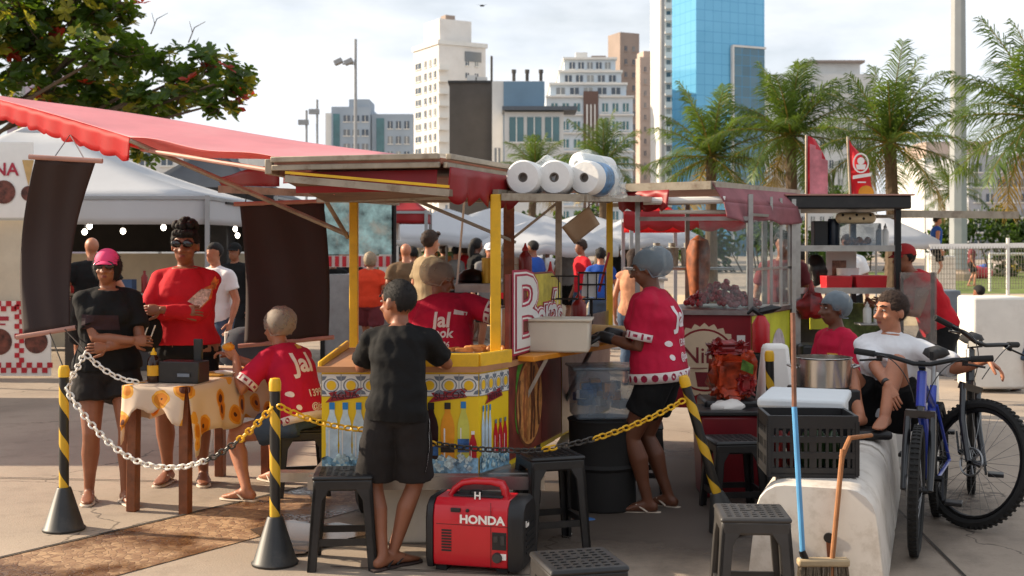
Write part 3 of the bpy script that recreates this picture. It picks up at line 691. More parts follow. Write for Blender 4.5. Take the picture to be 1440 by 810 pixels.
# ================================================================ left tents
m_bulb = mat('lit bulb', (255, 244, 225), .4, emit=6)
def tent(label, x0, x1, y0, y1, ze, zp, vh, fab, name='market_tent', group=None, sc=0, px=None):
    cx, cy = (x0+x1)/2, (y0+y1)/2
    T = thing(name, label, 'tent', (cx, cy, 0), 0, group)
    pk = V((px if px is not None else cx, cy, zp)); c = [V((x0, y0, ze)), V((x1, y0, ze)), V((x1, y1, ze)), V((x0, y1, ze))]
    b = MB()
    for i in range(4):
        a, d = c[i], c[(i+1) % 4]; n = 8; vs = [pk]; rows = []
        for j in range(1, n+1):
            v = j/n; s = -.10*(zp-ze)*math.sin(math.pi*v)
            rows.append([pk.lerp(a.lerp(d, u/10), v)+V((0, 0, s-.05*math.sin(math.pi*u/10)*math.sin(math.pi*v))) for u in range(11)])
        b.loft(rows, caps=False) if False else None
        vs = [p for r in rows for p in r]
        fs = [(j*11+k, j*11+k+1, (j+1)*11+k+1, (j+1)*11+k) for j in range(n-1) for k in range(10)]
        b.add(vs, fs)
        b.add([pk]+rows[0], [(0, k+1, k+2) for k in range(10)])
    solid(b.build('canopy', fab, T, smooth=60))
    b = MB()
    for i in range(4): valance(b, c[i], c[(i+1) % 4], vh, 6 if sc else 3, .02, .07 if sc else .0)
    solid(b.build('valance', fab, T, smooth=60))
    for p in c:
        b = MB(); b.bar(V((p.x, p.y, 0)), p, .05); b.build('leg', m_galv, T)
    b = MB()
    for i in range(4): b.bar(c[i]-V((0, 0, .03)), c[(i+1) % 4]-V((0, 0, .03)), .04)
    b.build('frame', m_galv, T)
    return T
tent('white pyramid tent with lit bulbs under it, left behind the two standing women', -8.9, -3.78, 15, 18.8, 2.22, 3.35, .36, m_tent, px=-6.6)
tent('dark grey tent with a peaked roof behind the red awning', -6.7, -3.9, 20, 23, 2.42, 3.45, .3, m_tentd, sc=1)
tent('white tent standing further left along the same row', -10.5, -6.1, 9.9, 13.6, 2.25, 3.3, .4, m_tent)
tent('maroon market tent behind the photographer', -5.5, -1.5, -7, -3, 2.6, 3.4, 2.4, m_val2)  # added out of view with long walls to dim the sky fill
tent('grey market tent behind the photographer, further right', -.8, 4.2, -7.5, -3, 2.6, 3.5, 2.4, m_tentd)  # second added blocker behind the camera, holds back low sky light
tent('dark market tent standing out of view to the right', 6.2, 10.2, 0, 4.2, 2.6, 3.5, 2.4, m_tentd)  # added off to the right, never in view, only deepens the shade
tent('small white tent behind the dark grey one', -5.0, -2.2, 26, 29, 2.3, 3.0, .3, m_tent)
# side walls of the white tent stall
T = thing('food_stall', 'stall inside the white tent with a cream back wall and dark counter', 'stall', (-5, 17, 0))
b = MB(); b.box((-6.2, 18.7, .75), (5.0, .04, 1.45)); b.build('back_wall', m_cream, T)
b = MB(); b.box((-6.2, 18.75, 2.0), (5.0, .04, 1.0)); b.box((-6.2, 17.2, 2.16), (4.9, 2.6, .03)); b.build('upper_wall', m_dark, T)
b = MB(); b.box((-4.75, 15.7, .48), (1.9, .6, .96)); b.build('counter', mat('dark counter', (52, 50, 54), .5, var=.2), T, bev=.01)
b = MB(); b.box((-4.75, 15.7, .975), (2.0, .7, .025)); b.build('counter_top', m_steel, T)
rg = random.Random(4)
for k in range(9):
    x = -5.6+k*.21; b = MB(); hgt = rg.uniform(.08, .3)
    if k % 3: b.lathe([(.04, 0), (.045, hgt*.7), (.018, hgt*.85), (.018, hgt)], (x, 15.6+rg.uniform(-.1, .1), .99), 10)
    else: b.box((x, 15.65, .99+hgt/2), (.16, .2, hgt))
    c = [(150, 30, 30), (200, 196, 186), (190, 150, 60), (60, 90, 130)][k % 4]
    tag(b.build('jar' if k % 3 else 'box', mat('jar%d' % (k % 4), c, .4)), ['dark red', 'white', 'mustard yellow', 'blue'][k % 4]+(' bottle' if k % 3 else ' carton')+' on the white tent counter, '+['first', 'second', 'third', 'fourth', 'fifth', 'sixth', 'seventh', 'eighth', 'last'][k]+' of the wares from the left', 'bottle' if k % 3 else 'carton', 'wares on the tent counter')
b = MB(); b.box((-4.25, 16.6, .98), (.8, .5, .16)); tag(b.build('blue_crate', mat('blue crate', (44, 84, 130), .5)), 'blue crate behind the woman in red inside the tent', 'crate')
for i, (x, y, l) in enumerate(((126, 318, 'upper of the paired bulbs beside the dark tarp'), (119, 326, 'lower of the paired bulbs beside the dark tarp'), (173, 325, 'bulb hanging above the pink cap'), (230, 320, 'bulb hanging left of the black hairdo'), (331, 322, 'upper bulb right of the black hairdo by the tarp panel'), (334, 331, 'lower bulb right of the black hairdo by the tarp panel'))):
    p = P(x, y, 15.6 if i < 4 else 17.5); T = thing('light_bulb', 'lit white '+l, 'bulb', p, group='lit bulbs under the tents')
    b = MB(); b.ell(p, (.034, .034, .04)); b.build('glass', m_bulb, T)
    b = MB(); b.tube([p+V((0, 0, .035)), p+V((0, 0, .12))], .014); b.tube([p+V((0, 0, .12)), V((p.x, p.y, 2.15))], .004, 5); b.build('socket', m_black, T)
# sign boards at the left edge
T = thing('signboard', 'upper white signboard with red letters and an ice cream cone at the left edge', 'sign', (-6.6, 14.45, 1.9))
b = MB(); b.box((-6.75, 14.45, 2.38), (2.05, .04, .90)); b.build('board', m_wht, T)
b = MB(); b.text('NA', .21, (-6.04, 14.42, 2.5), bold=.02); b.build('lettering', mat('sign red', (170, 40, 60), .6), T, smooth=0)
b = MB(); b.add([P(40, 262, 14.42), P(31, 225, 14.42), P(48, 225, 14.42)], [(0, 1, 2)]); b.build('cone_print', mat('cone', (196, 160, 104), .7), T, smooth=0, fix=False)
def disc(b, c, r, X, Y_, n=24, rx=1): return b.poly([c+X*math.cos(2*math.pi*k/n)*r*rx+Y_*math.sin(2*math.pi*k/n)*r for k in range(n)])
X1, Z1 = V((1, 0, 0)), V((0, 0, 1))
b = MB(); disc(b, P(5, 270, 14.42), .14, X1, Z1); disc(b, P(40, 272, 14.42), .09, X1, Z1); b.build('food_print', mat('food print', (110, 60, 48), .6, var=.5, vs=14), T, smooth=0, fix=False)
T = thing('signboard', 'lower white menu panel with red checks and round food pictures at the left edge', 'sign', (-6.5, 14.55, 0))
b = MB(); b.box((-6.6, 14.62, 1.4), (2.05, .03, 1.0)); b.build('cream_panel', m_cream, T)
b = MB(); b.box((-6.6, 14.55, .48), (2.1, .03, .90)); b.build('board', m_wht, T)
b = MB()
for i in range(34):
    for j in range(2):
        if (i+j) % 2: b.box((-7.6+i*.062, 14.53, .90-j*.062), (.062, .012, .062)); b.box((-7.6+i*.062, 14.53, .16-j*.062), (.062, .012, .062))
for j in range(12):
    for i in range(2):
        if (i+j) % 2: b.box((-5.95+i*.055, 14.53, .22+j*.058), (.055, .012, .058))
b.build('check_print', m_redc, T, smooth=0)
b = MB(); disc(b, V((-6.17, 14.53, .44)), .16, X1, Z1); disc(b, V((-5.72, 14.53, .44)), .14, X1, Z1); disc(b, V((-6.6, 14.53, .44)), .16, X1, Z1); b.build('food_print', MATS['food print'], T, smooth=0, fix=False)
b = MB(); b.box((-6.2, 14.53, .72), (.3, .008, .05)); b.box((-6.2, 14.53, .65), (.22, .008, .02)); b.build('caption_print', MATS['sign red'], T, smooth=0)
# black cabinet and red stall behind the woman in red
b = MB(); b.box((P(312, 300, 18).x, 18, 1.05), (.3, .5, 2.1)); tag(b.build('black_cabinet', m_black, bev=.02), 'tall black cabinet between the white tent and the brown tarp', 'cabinet')
T = thing('trade_stall', 'pale stall with a mint and blue printed sign beyond the yellow post', 'stall', (-2.1, 17, 0))
b = MB(); b.box((-2.15, 17, .6), (.95, .8, 1.2)); b.build('counter', mat('stall grey', (150, 150, 150), .6), T)
b = MB(); b.box((-2.1, 16.6, 1.85), (.95, .06, .75)); b.build('sign_panel', mat('mint print', (150, 186, 184), .5, var=.6, vs=4, dirt=.8, dcol=(200, 190, 170), ds=3), T)
b = MB()
for k in range(9): b.box((-2.5+k*.1, 16.58, 1.38), (.05, .05, .14))
b.build('striped_valance', MATS['red check'], T)
b = MB(); b.box((-2.1, 16.62, 1.38), (.95, .04, .16)); b.build('valance', m_wht, T)
for x in (-2.6, -1.62):
    b = MB(); b.bar((x, 16.6, 0), (x, 16.6, 2.3), .06); b.build('post', m_dark, T)
tent('small red topped stall roof beyond the bald man', -2.15, -1.35, 19, 20, 2.15, 2.55, .2, m_val2)
b = MB(); p = P(547, 325, 20); b.box((p.x, 20, p.z), (.34, .3, .3)); b.box((p.x, 20, p.z/2-.1), (.3, .28, p.z-.3)); tag(b.build('white_cabinet', m_white, bev=.01), 'small white cabinet beyond the printed stall sign', 'cabinet')
T = thing('plastic_chair', 'pale grey chair with dark clothes on its back behind the woman in red', 'chair', (-2.1, 9.6, 0)); cx_, cy_ = -2.13, 9.6
b = MB(); b.box((cx_, cy_, .44), (.42, .42, .03)); b.build('seat', m_offw, T, bev=.01); b = MB(); b.box((cx_, cy_+.2, .68), (.4, .03, .44)); b.build('backrest', m_offw, T, bev=.01)
for sx in (-1, 1):
    for sy in (-1, 1): b = MB(); b.bar((cx_+sx*.18, cy_+sy*.18, .43), (cx_+sx*.22, cy_+sy*.22, 0), .035); b.build('leg', m_offw, T)
b = MB(); b.ell((cx_, cy_+.2, .74), (.25, .07, .20)); o = b.build('jacket', mat('dark jacket', (58, 62, 72), .85, var=.2)); tag(o, 'dark grey jacket hung over the back of the pale chair', 'jacket')
for v in o.data.vertices: v.co += V((mnoise.noise(v.co*9), mnoise.noise(v.co*9+V((5, 0, 0)))*.5, mnoise.noise(v.co*9+V((0, 5, 0)))))*.05
T = thing('wooden_fence', 'low fence of upright orange wood boards behind the crowd', 'fence', (-1.5, 23, 0))
b = MB()
for k in range(14): b.box((-2.5+k*.13, 23, .7), (.09, .03, 1.3+.1*(k % 3)))
b.build('boards', mat('orange wood', (176, 110, 50), .7, var=.2), T); b = MB(); b.box((-1.6, 23.04, .95), (2, .04, .08)); b.build('rail', m_wood, T)

# ================================================================ white parasols over the crowd
def parasol(px, py, Y, r, label, fab=None, drop=.5, cat='parasol'):
    top = P(px, py, Y); T = thing('parasol', label, cat, (top.x, Y, 0), 0, 'parasols beyond the first cart')
    n = 8; b = MB(); rows = []
    for j in range(1, 7):
        v = j/6; rows.append([top+V((r*v*math.cos(2*math.pi*k/(n*3)), r*v*math.sin(2*math.pi*k/(n*3)), -drop*v**1.1-.05*r*v*abs(math.sin(math.pi*k/3)))) for k in range(n*3)])
    b.loft([[top+(p-rows[0][0])*.001 for p in rows[0]]]+rows, caps=False); solid(b.build('canopy', fab or m_tent, T, smooth=30), .004)
    b = MB(); rim = rows[-1]; vs = rim+[p-V((0, 0, .16)) for p in rim]; k = len(rim); b.add(vs, [(i, (i+1) % k, k+(i+1) % k, k+i) for i in range(k)]); solid(b.build('valance', fab or m_tent, T), .004)
    b = MB(); b.tube([V((top.x, Y, 0)), top+V((0, 0, .06))], .022); b.build('pole', m_galv, T)
    return T
for a in ((628, 293, 22, 1.35, 'white parasol left of the first yellow post, nearest of the white ones'), (700, 290, 24, 1.5, 'white parasol between the two yellow posts, behind the first'), (765, 303, 21, 1.3, 'white parasol seen through the cart right of the front yellow post'), (822, 300, 25, 1.5, 'white parasol behind the hanging cardboard sheet'), (590, 306, 28, 1.3, 'far white parasol at the left of the group'), (905, 296, 22, 1.1, 'white parasol behind the vendor with the grey hairnet'), (668, 312, 30, 1.6, 'farthest white parasol low over the crowd')): parasol(*a)
tent('red awning stall roof between the first and the second cart', 1.6, 2.35, 16.2, 17.4, 1.98, 2.3, .2, m_val)
parasol(1232, 300, 24, 1.2, 'white parasol behind the black roofed cart')
# white van-like kiosk wall behind the crowd
for x0, x1, Y, z, lab in ((600, 700, 27, 1.25, 'long white counter behind the crowd under the parasols'), (715, 800, 26, 1.15, 'white trestle table behind the crowd seen past the ketchup'), (855, 930, 19, 1.05, 'bright white counter behind the woman in the tan top')):
    a, c = P(x0, 345, Y).x, P(x1, 345, Y).x; T = thing('counter', lab, 'counter', ((a+c)/2, Y, 0))
    b = MB(); b.box(((a+c)/2, Y, z/2), (c-a, .7, z)); b.build('cabinet', m_white, T, bev=.01); b = MB(); b.box(((a+c)/2, Y, z+.02), (c-a+.1, .8, .04)); b.build('top', m_steel, T)

# ================================================================ CART ONE
F0, F1, F2 = V((-1.0, 6.35, 0)), V((-.175, 6.35, 0)), V((-.02, 6.62, 0)); S_ = V((.72, 8.9, 0)); M1 = F2.lerp(S_, .385)
ZB, ZT = .39, .965
T = C1 = thing('snack_cart', 'yellow snack cart with drink bottle prints, two yellow posts and a flat roof', 'cart', (-.4, 7.2, 0))
def up(p, z): return V((p.x, p.y, z))
m_cy = mat('cart yellow', (232, 196, 24), .35, var=.05, vs=3, dirt=.15, dcol=(150, 120, 40), ds=6)
b = MB(); b.prism([up(p, ZB) for p in (F0, F1, F2, M1, V((-1.01, 7.5, 0)))], (0, 0, ZT-ZB-.03)); b.prism([up(p, ZB) for p in (M1+V((-.004, .004, 0)), S_, V((.2, 9.05, 0)), V((-.2, 7.52, 0)))], (0, 0, ZT-ZB-.03)); b.build('body', m_cy, T, smooth=0)
b = MB(); b.prism([up(p, ZT-.03) for p in (F0+V((-.02, -.03, 0)), F1+V((.01, -.03, 0)), F2+V((.02, -.01, 0)), M1+V((.03, 0, 0)), V((-1.03, 7.52, 0)))], (0, 0, .03)); b.build('counter_top', mat('worn wood laminate', (176, 126, 84), .5, var=.15, vs=5, dirt=.3), T, smooth=0)
b = MB(); b.prism([up(p, ZT-.03) for p in (M1+V((.03, .006, 0)), S_+V((.03, 0, 0)), V((.18, 9.07, 0)), V((-.2, 7.53, 0)))], (0, 0, .03)); b.build('counter_top', m_steel, T, smooth=0)
b = MB(); b.bar(up(F0.lerp(F1, .62), ZT+.03)+V((0, -.01, 0)), up(F1, ZT+.03)+V((0, -.01, 0)), .03, .075); b.bar(up(F1, ZT+.03), up(F2, ZT+.03)+V((.01, .0, 0)), .03, .075); b.bar(up(F0, ZT+.0)+V((-.01, 0, 0)), V((-1.02, 7.5, ZT+.02)), .02, .05); b.build('rim', m_yellow, T, bev=.006)
b = MB(); b.box((-.45, 6.95, .355), (1.24, 1.25, .07)); b.bar((-1.25, 6.45, .37), (.12, 6.45, .37), .09, .05); b.bar((.3, 7.4, .35), (.5, 8.9, .35), .06); b.build('chassis', m_steel, T)
for x, y in ((-.85, 7.25), (.1, 7.3)):
    M = Matrix.Rotation(R(90), 3, 'Y'); b = MB(); b.lathe([(.09, -.06), (.2, -.07), (.25, -.045), (.25, .045), (.2, .07), (.09, .06)], (x, y, .25), 24, M); w_ = b.build('wheel', m_rubber, T); b = MB(); b.lathe([(.09, -.05), (.12, 0), (.09, .05)], (x, y, .25), 16, M); b.build('rim', m_steel, w_)
post1, post2 = V((-1.02, 7.8, 0)), V((-.09, 6.64, 0))
b = MB(); b.bar((post1.x, 7.8, .4), (post1.x, 7.8, 1.9), .055, up=V((0, 1, 0))); b.build('post', m_yellow, T, bev=.006)
b = MB(); b.bar((post2.x, post2.y, .955), (post2.x, post2.y, 1.88), .058, up=V((0, 1, 0))); b.build('post', m_yellow, T, bev=.006)
b = MB(); b.bar((.294, 7.62, .955), (.294, 7.62, 1.9), .04, up=V((0, 1, 0))); b.build('post', m_alu, T)
b = MB(); b.bar((-.02, 7.75, .955), (-.02, 7.75, 1.9), .07, up=V((0, 1, 0))); b.build('post', m_wood, T)
b = MB(); b.bar((.715, 8.86, .955), (.715, 8.86, 1.93), .045, up=V((0, 1, 0))); b.build('post', m_yellow, T)
# roof
RN, RL, RFL, RR = V((-.365, 6.2, 0)), V((-1.27, 6.45, 0)), V((-.95, 10.2, 0)), V((.86, 9.6, 0))
b = MB(); b.prism([up(p, 2.02) for p in (RN, RR, RFL, RL)], (0, 0, .03)); b.build('roof', mat('roof sheet', (150, 96, 80), .6, var=.2, dirt=.4), T, smooth=0)
b = MB()
for a, c, o in ((RL, RN, V((-.05, -.2, 0)).normalized()*.03), (RN, RR, V((.04, -.01, 0)))):
    b.bar(up(a, 2.055)+o, up(c, 2.055)+o, .03, .03); b.bar(up(a, 2.012)+o*.6, up(c, 2.012)+o*.6, .026, .03)
b.bar(up(RL, 2.02)+V((-.03, 0, 0)), up(RFL, 2.02), .04, .08)
b.build('roof_frame', m_alu, T, bev=.004)
b = MB(); valance(b, up(RL.lerp(RN, .12), 1.99)+V((0, .04, 0)), up(RN, 1.99)+V((-.02, .04, 0)), .11, 1, .02, 0, 24); b.build('valance', m_val2, T, smooth=80)
b = MB(); valance(b, up(RN, 2.0)+V((.05, -.05, 0)), V((.03, 6.95, 1.99)), .19, 5, .018, .05); 
solid(b.build('valance', m_val2, T, smooth=80))
# hinged lid below the roof
lid = [P(402, 246, 6.22), P(632, 266, 6.12), V((-.12, 7.3, 1.90)), V((-1.15, 7.5, 1.90))]
b = MB(); b.prism(lid, (0, 0, -.035)); b.build('lid', mat('plywood underside', (110, 88, 70), .7, var=.3, vs=5, dirt=.5), T, smooth=0)
b = MB(); b.bar(lid[0]+V((0, -.015, -.02)), lid[1]+V((0, -.015, -.02)), .02, .036); b.build('lid_edge', m_alu, T)
b = MB(); b.bar(lid[0]+V((0, -.012, .012)), lid[1]+V((0, -.012, .012)), .016, .014); b.build('lid_strip', m_yellow, T)
b = MB(); b.bar((-1.2, 7.5, 1.885), (.05, 6.75, 1.885), .04); b.bar((-1.02, 7.8, 1.9), (-.95, 10, 1.95), .04); b.bar((-.09, 6.64, 1.89), (.72, 8.9, 1.93), .035); b.bar((-1.02, 7.8, 1.89), (.3, 7.62, 1.89), .035); b.bar((.3, 7.62, 1.9), (.72, 8.9, 1.93), .04)
b.bar((-.6, 7.2, 1.88), (.02, 7.75, 1.62), .018); b.bar((.3, 7.62, 1.88), (-.05, 7.75, 1.6), .014); b.build('roof_braces', m_alu, T)
b = MB(); b.tube([P(653, 283, 7.6), P(642, 406, 8.05)], .007, 6); b.build('stay_rod', m_white, T)
# side flap that carries the paper rolls
flap = [V((-.06, 6.62, 1.875)), V((.40, 6.75, 1.875)), V((1.08, 9.2, 1.96)), V((.80, 9.55, 1.96))]
b = MB(); b.prism(flap, (0, 0, -.02)); b.build('side_flap', MATS['plywood underside'], T, smooth=0)
b = MB(); b.bar(flap[0]+V((0, -.012, -.01)), flap[1]+V((0, -.012, -.01)), .02, .04); b.bar(flap[1]+V((.012, 0, -.01)), flap[2]+V((.012, 0, -.01)), .02, .04); b.build('flap_edge', m_alu, T)
# --- printed front panels
class Face:
    def __init__(s, a, c): s.o = V((a.x, a.y, 0)); s.u = (V((c.x, c.y, 0))-s.o); s.len = s.u.length; s.u.normalize(); s.n = V((s.u.y, -s.u.x, 0))
    def p(s, u, z, off=.002): return s.o+s.u*u+V((0, 0, z))+s.n*off
    def rect(s, b, u0, u1, z0, z1, off): b.quad(s.p(u0, z0, off), s.p(u1, z0, off), s.p(u1, z1, off), s.p(u0, z1, off))
    def disc(s, b, u, z, r, off, rx=1, n=20, rz=1): b.poly([s.p(u+r*rx*math.cos(2*math.pi*k/n), z+r*rz*math.sin(2*math.pi*k/n), off) for k in range(n)])
    def text(s, b, t, size, u, z, off, slope=0, **k): b.text(t, size, s.p(u, z, off), s.u+V((0, 0, slope)), V((0, 0, 1))-s.u*slope, ext=.0006, **k)
m_tile = mat('tile white', (222, 222, 218), .35, var=.04); m_tileg = mat('tile grey', (106, 116, 130), .4); m_tiley = mat('tile yellow', (226, 182, 26), .4)
m_rib = mat('ribbon crimson', (150, 26, 40), .5, var=.15); m_ribt = mat('ribbon letters', (70, 12, 30), .5)
m_ice = mat('ice print', (128, 176, 202), .3, var=.6, vs=26); m_wat = mat('water bottle print', (188, 212, 226), .3, var=.18, vs=14); m_cap = mat('blue cap print', (24, 126, 196), .4)
m_cola = mat('cola print', (40, 16, 22), .3, var=.2); m_ora = mat('orange juice print', (228, 150, 30), .35, var=.15); m_gre = mat('lime soda print', (206, 206, 90), .35, var=.15); m_redp = mat('red print', (190, 24, 40), .4); m_lab = mat('label print', (60, 110, 170), .4, var=.5, vs=18)
def tiles(f, name, n):
    b = MB(); g_ = MB(); y_ = MB(); s = f.len/n; zc = ZT-.10
    f.rect(b, .002, f.len-.002, zc-.055, zc+.058, .003)
    for k in range(n):
        u = (k+.5)*s; h = .05; q = min(s*.5, .052)
        for su in (-1, 1):
            for sz in (-1, 1): g_.poly([f.p(u+su*q*.95, zc+sz*h*.95, .005), f.p(u+su*q*.95, zc+sz*h*.45, .005), f.p(u+su*q*.62, zc+sz*h*.62, .005), f.p(u+su*q*.45, zc+sz*h*.95, .005)])
        n_ = 18; rr = .031; ring = [(f.p(u+math.cos(2*math.pi*i/n_)*q*.80, zc+math.sin(2*math.pi*i/n_)*h*.72, .005), f.p(u+math.cos(2*math.pi*i/n_)*q*.68, zc+math.sin(2*math.pi*i/n_)*h*.62, .005)) for i in range(n_)]
        for i in range(n_): g_.quad(ring[i][0], ring[(i+1) % n_][0], ring[(i+1) % n_][1], ring[i][1])
        f.disc(y_, u, zc, h*.5, .0065, q/h)
        f.rect(g_, k*s-.0015, k*s+.0015, zc-.055, zc+.058, .0055)
    f.rect(g_, .002, f.len-.002, zc-.058, zc-.0555, .0055)
    o = b.build(name, m_tile, C1, smooth=0, fix=False)
    g_.build('tile_pattern', m_tileg, o, smooth=0, fix=False); y_.build('tile_dots', m_tiley, o, smooth=0, fix=False)
fA, fB = Face(F0, F1), Face(F1, F2)
tiles(fA, 'tile_print', 8); tiles(fB, 'tile_print', 4)
fL = Face(V((-1.01, 7.5, 0)), F0); tiles(fL, 'tile_print', 9)
def bottle_print(f, u, z0, z1, wd, m, cap, label=None, lz=(.2, .5)):
    h = z1-z0; b = MB(); hw = wd/2
    pr = [(0, .9), (.03, 1), (.3, .97), (.36, .9), (.42, .97), (.62, 1), (.74, .8), (.86, .42), (.92, .38)]
    b.poly([f.p(u-hw*r, z0+h*t, .004) for t, r in pr]+[f.p(u+hw*r, z0+h*t, .004) for t, r in reversed(pr)])
    o = b.build('bottle_print', m, C1, smooth=0, fix=False)
    b = MB(); f.rect(b, u-hw*.44, u+hw*.44, z0+h*.92, z1+h*.03, .0055); b.build('cap_print', cap, o, smooth=0, fix=False)
    b = MB(); f.rect(b, u-hw*.55, u-hw*.35, z0+h*.08, z0+h*.6, .0055); b.build('highlight_print', m_wht if m is not m_wat else m_tile, o, smooth=0, fix=False)
    if label:
        b = MB(); f.rect(b, u-hw*.97, u+hw*.97, z0+h*lz[0], z0+h*lz[1], .0065); b.build('label_print', label, o, smooth=0, fix=False)
for u in (.055, .125, .195, .265): bottle_print(fA, u, .43, .765, .066, m_wat, m_cap)
bottle_print(fA, .575, .45, .765, .078, m_cola, m_black, m_lab, (.15, .3)); bottle_print(fA, .662, .45, .765, .074, m_ora, m_black, m_black, (.2, .32)); bottle_print(fA, .745, .45, .77, .062, m_gre, m_cap, m_lab, (.2, .42))
bottle_print(fA, .795, .45, .62, .04, m_redp, m_wht)
for u in (.04, .075, .11): bottle_print(fB, u, .45, .745, .03, m_wat, m_cap)
for u in (.17, .22, .27): bottle_print(fB, u, .46, .66, .045, m_redp, m_tileg)
def ribbon(f, u, z, wd, t, size):
    b = MB(); h = .028; b.poly([f.p(u-wd/2, z-h-.008, .004), f.p(u+wd/2-.015, z-h+.02, .004), f.p(u+wd/2-.03, z+.012, .004), f.p(u+wd/2, z+h+.016, .004), f.p(u-wd/2+.015, z+h-.012, .004), f.p(u-wd/2+.03, z-.004, .004)])
    o = b.build('ribbon_print', m_rib, C1, smooth=0, fix=False); b = MB(); f.text(b, t, size, u, z, .006, .09, bold=.01); b.build('lettering', m_ribt, o, smooth=0)
ribbon(fA, .12, .81, .2, 'ÁGUA', .05); ribbon(fA, .67, .81, .22, 'SUCOS', .05); ribbon(fB, .16, .795, .2, 'REFRIS', .045)
b = MB()
for f in (fA, fB):
    n = 30; ps = [f.p(.002+(f.len-.004)*k/n, .485+.012*math.sin(k*1.7)+.01*math.sin(k*3.1), .007) for k in range(n+1)]
    b.poly([f.p(f.len-.002, ZB+.012, .007), f.p(.002, ZB+.012, .007)][::-1]+ps[::-1])
b.build('ice_print', m_ice, C1, smooth=0, fix=False)
b = MB()
for f in (fA, fB):
    rg = random.Random(8)
    for k in range(int(f.len*120)): 
        u, z, r = rg.uniform(.02, f.len-.02), rg.uniform(.42, .5), rg.uniform(.008, .018); a = rg.random()*3
        b.poly([f.p(u+r*math.cos(a+i*1.57), z+r*math.sin(a+i*1.57), .0085+.0001*(k % 40)) for i in range(4)])
b.build('ice_cube_print', mat('ice cube print', (196, 220, 230), .3, var=.4, vs=40), C1, smooth=0, fix=False)
b = MB(); 
for f in (fA, fB): b.bar(f.p(0, ZB+.005, .01), f.p(f.len, ZB+.005, .01), .014, .02)
b.build('base_trim', m_steel, C1)
# --- side sign with the name and the burger print
fS = Face(F2, S_); PL = 1.06
b = MB(); b.prism([fS.p(0, .42, -.02), fS.p(PL, .42, -.02), fS.p(PL, 1.36, -.02), fS.p(PL*.8, 1.44, -.02), fS.p(0, 1.44, -.02)], fS.n*.024)
SB = b.build('sign_panel', mat('sign wood print', (124, 52, 40), .45, var=.3, vs=7), T, smooth=0)
b = MB(); b.poly([fS.p(.42, .99, .006), fS.p(PL-.01, .99, .006), fS.p(PL-.01, 1.355, .006), fS.p(PL*.8, 1.43, .006), fS.p(.30, 1.43, .006)]); b.build('yellow_print', mat('sign yellow print', (206, 190, 66), .45, var=.35, vs=6), SB, smooth=0, fix=False)
m_pinkb = mat('letter crimson', (172, 24, 66), .45)
LET = [('B', .60, .30, 1.20, 1.65), ('a', .40, .60, 1.16, 1.2), ('r', .40, .73, 1.18, 1.2), ('á', .40, .86, 1.18, 1.1), ('s', .34, .985, 1.16, 1.1)]
for off, bold, m, nm in ((.009, .055, m_pinkb, 'lettering_edge'), (.012, .034, m_wht, 'lettering_white'), (.015, .016, m_pinkb, 'lettering_line'), (.018, -.004, m_tile, 'lettering')):
    b = MB()
    for i, (t, sz, u, z, sx) in enumerate(LET): fS.text(b, t, sz, u, z, off+i*.0002, 0, bold=bold, sx=sx)
    b.build(nm, m, SB, smooth=0)
m_lett = mat('lettuce print', (80, 150, 40), .5, var=.4, vs=20)
BRN = [mat('sandwich print %d' % k, c, .5, var=.35, vs=16) for k, c in enumerate(((184, 112, 58), (112, 62, 36), (206, 140, 78), (170, 96, 52)))]
b = MB(); fS.disc(b, .24, .80, .17, .006, .75, 22, 1.0); fS.disc(b, .17, .68, .10, .0062, .7, 16, 1.4); b.mi = 1; fS.disc(b, .37, .70, .26, .0068, 1.0, 26, 1.0); b.mi = 2; fS.disc(b, .38, .70, .245, .0074, 1.0, 26, 1.0); b.build('lettuce_print', [m_lett, BRN[1], BRN[2]], SB, smooth=0, fix=False)
b = MB(); rg = random.Random(12)
for k in range(9):
    u0 = .17+.045*k; q = (u0+.02-.38)/.24; hh = .22*math.sqrt(max(.05, 1-q*q)); ps = []
    for j_ in range(9): v = j_/8; ps.append((u0+.012*math.sin(v*7+k), .70-hh+2*hh*v+rg.uniform(-.01, .01)))
    b.mi = rg.randint(0, 3); b.poly([fS.p(u-.005, z, .008+.0003*k) for u, z in ps]+[fS.p(u+.026, z, .008+.0003*k) for u, z in reversed(ps)])
b.build('sandwich_print', BRN, SB, smooth=0, fix=False)
b = MB(); fS.rect(b, .62, PL-.01, .43, .97, .006); b.build('dark_print', mat('dark red print', (96, 20, 26), .5, var=.3, vs=6), SB, smooth=0, fix=False)
b = MB(); fS.rect(b, PL+.01, fS.len-.02, ZB+.02, ZT+.16, .006); b.build('side_sheet', m_steel, T, smooth=0, fix=False)
# wooden side shelf
shf = [V((.03, 6.72, .985)), V((.12, 6.68, .985)), V((.72, 7.75, .985)), V((.40, 7.95, .985))]
b = MB(); b.prism(shf, (0, 0, -.03)); b.build('side_shelf', mat('yellow varnished wood', (206, 132, 30), .4, var=.15, vs=9), T, bev=.004)
b = MB(); b.bar((.5, 7.6, .95), (.34, 7.75, .6), .02); b.build('shelf_bracket', m_steel, T); b = MB(); b.bar((.2, 6.95, .95), (.07, 6.95, .7), .02); b.build('shelf_bracket', m_steel, T)
# inner upper shelf
b = MB(); b.box((-.13, 8.25, 1.332), (.50, .42, .025)); b.bar((-.02, 8.05, .6), (-.02, 8.05, 1.32), .025); b.bar((.1, 8.4, .955), (.1, 8.4, 1.32), .025); b.bar((-.38, 8.03, 1.312), (.12, 8.03, 1.312), .02, .05); b.build('upper_shelf', m_steel, T)
b = MB(); b.box((.03, 7.35, 1.10), (.20, .2, .26)); b.build('griddle_box', m_steel, T, bev=.01)

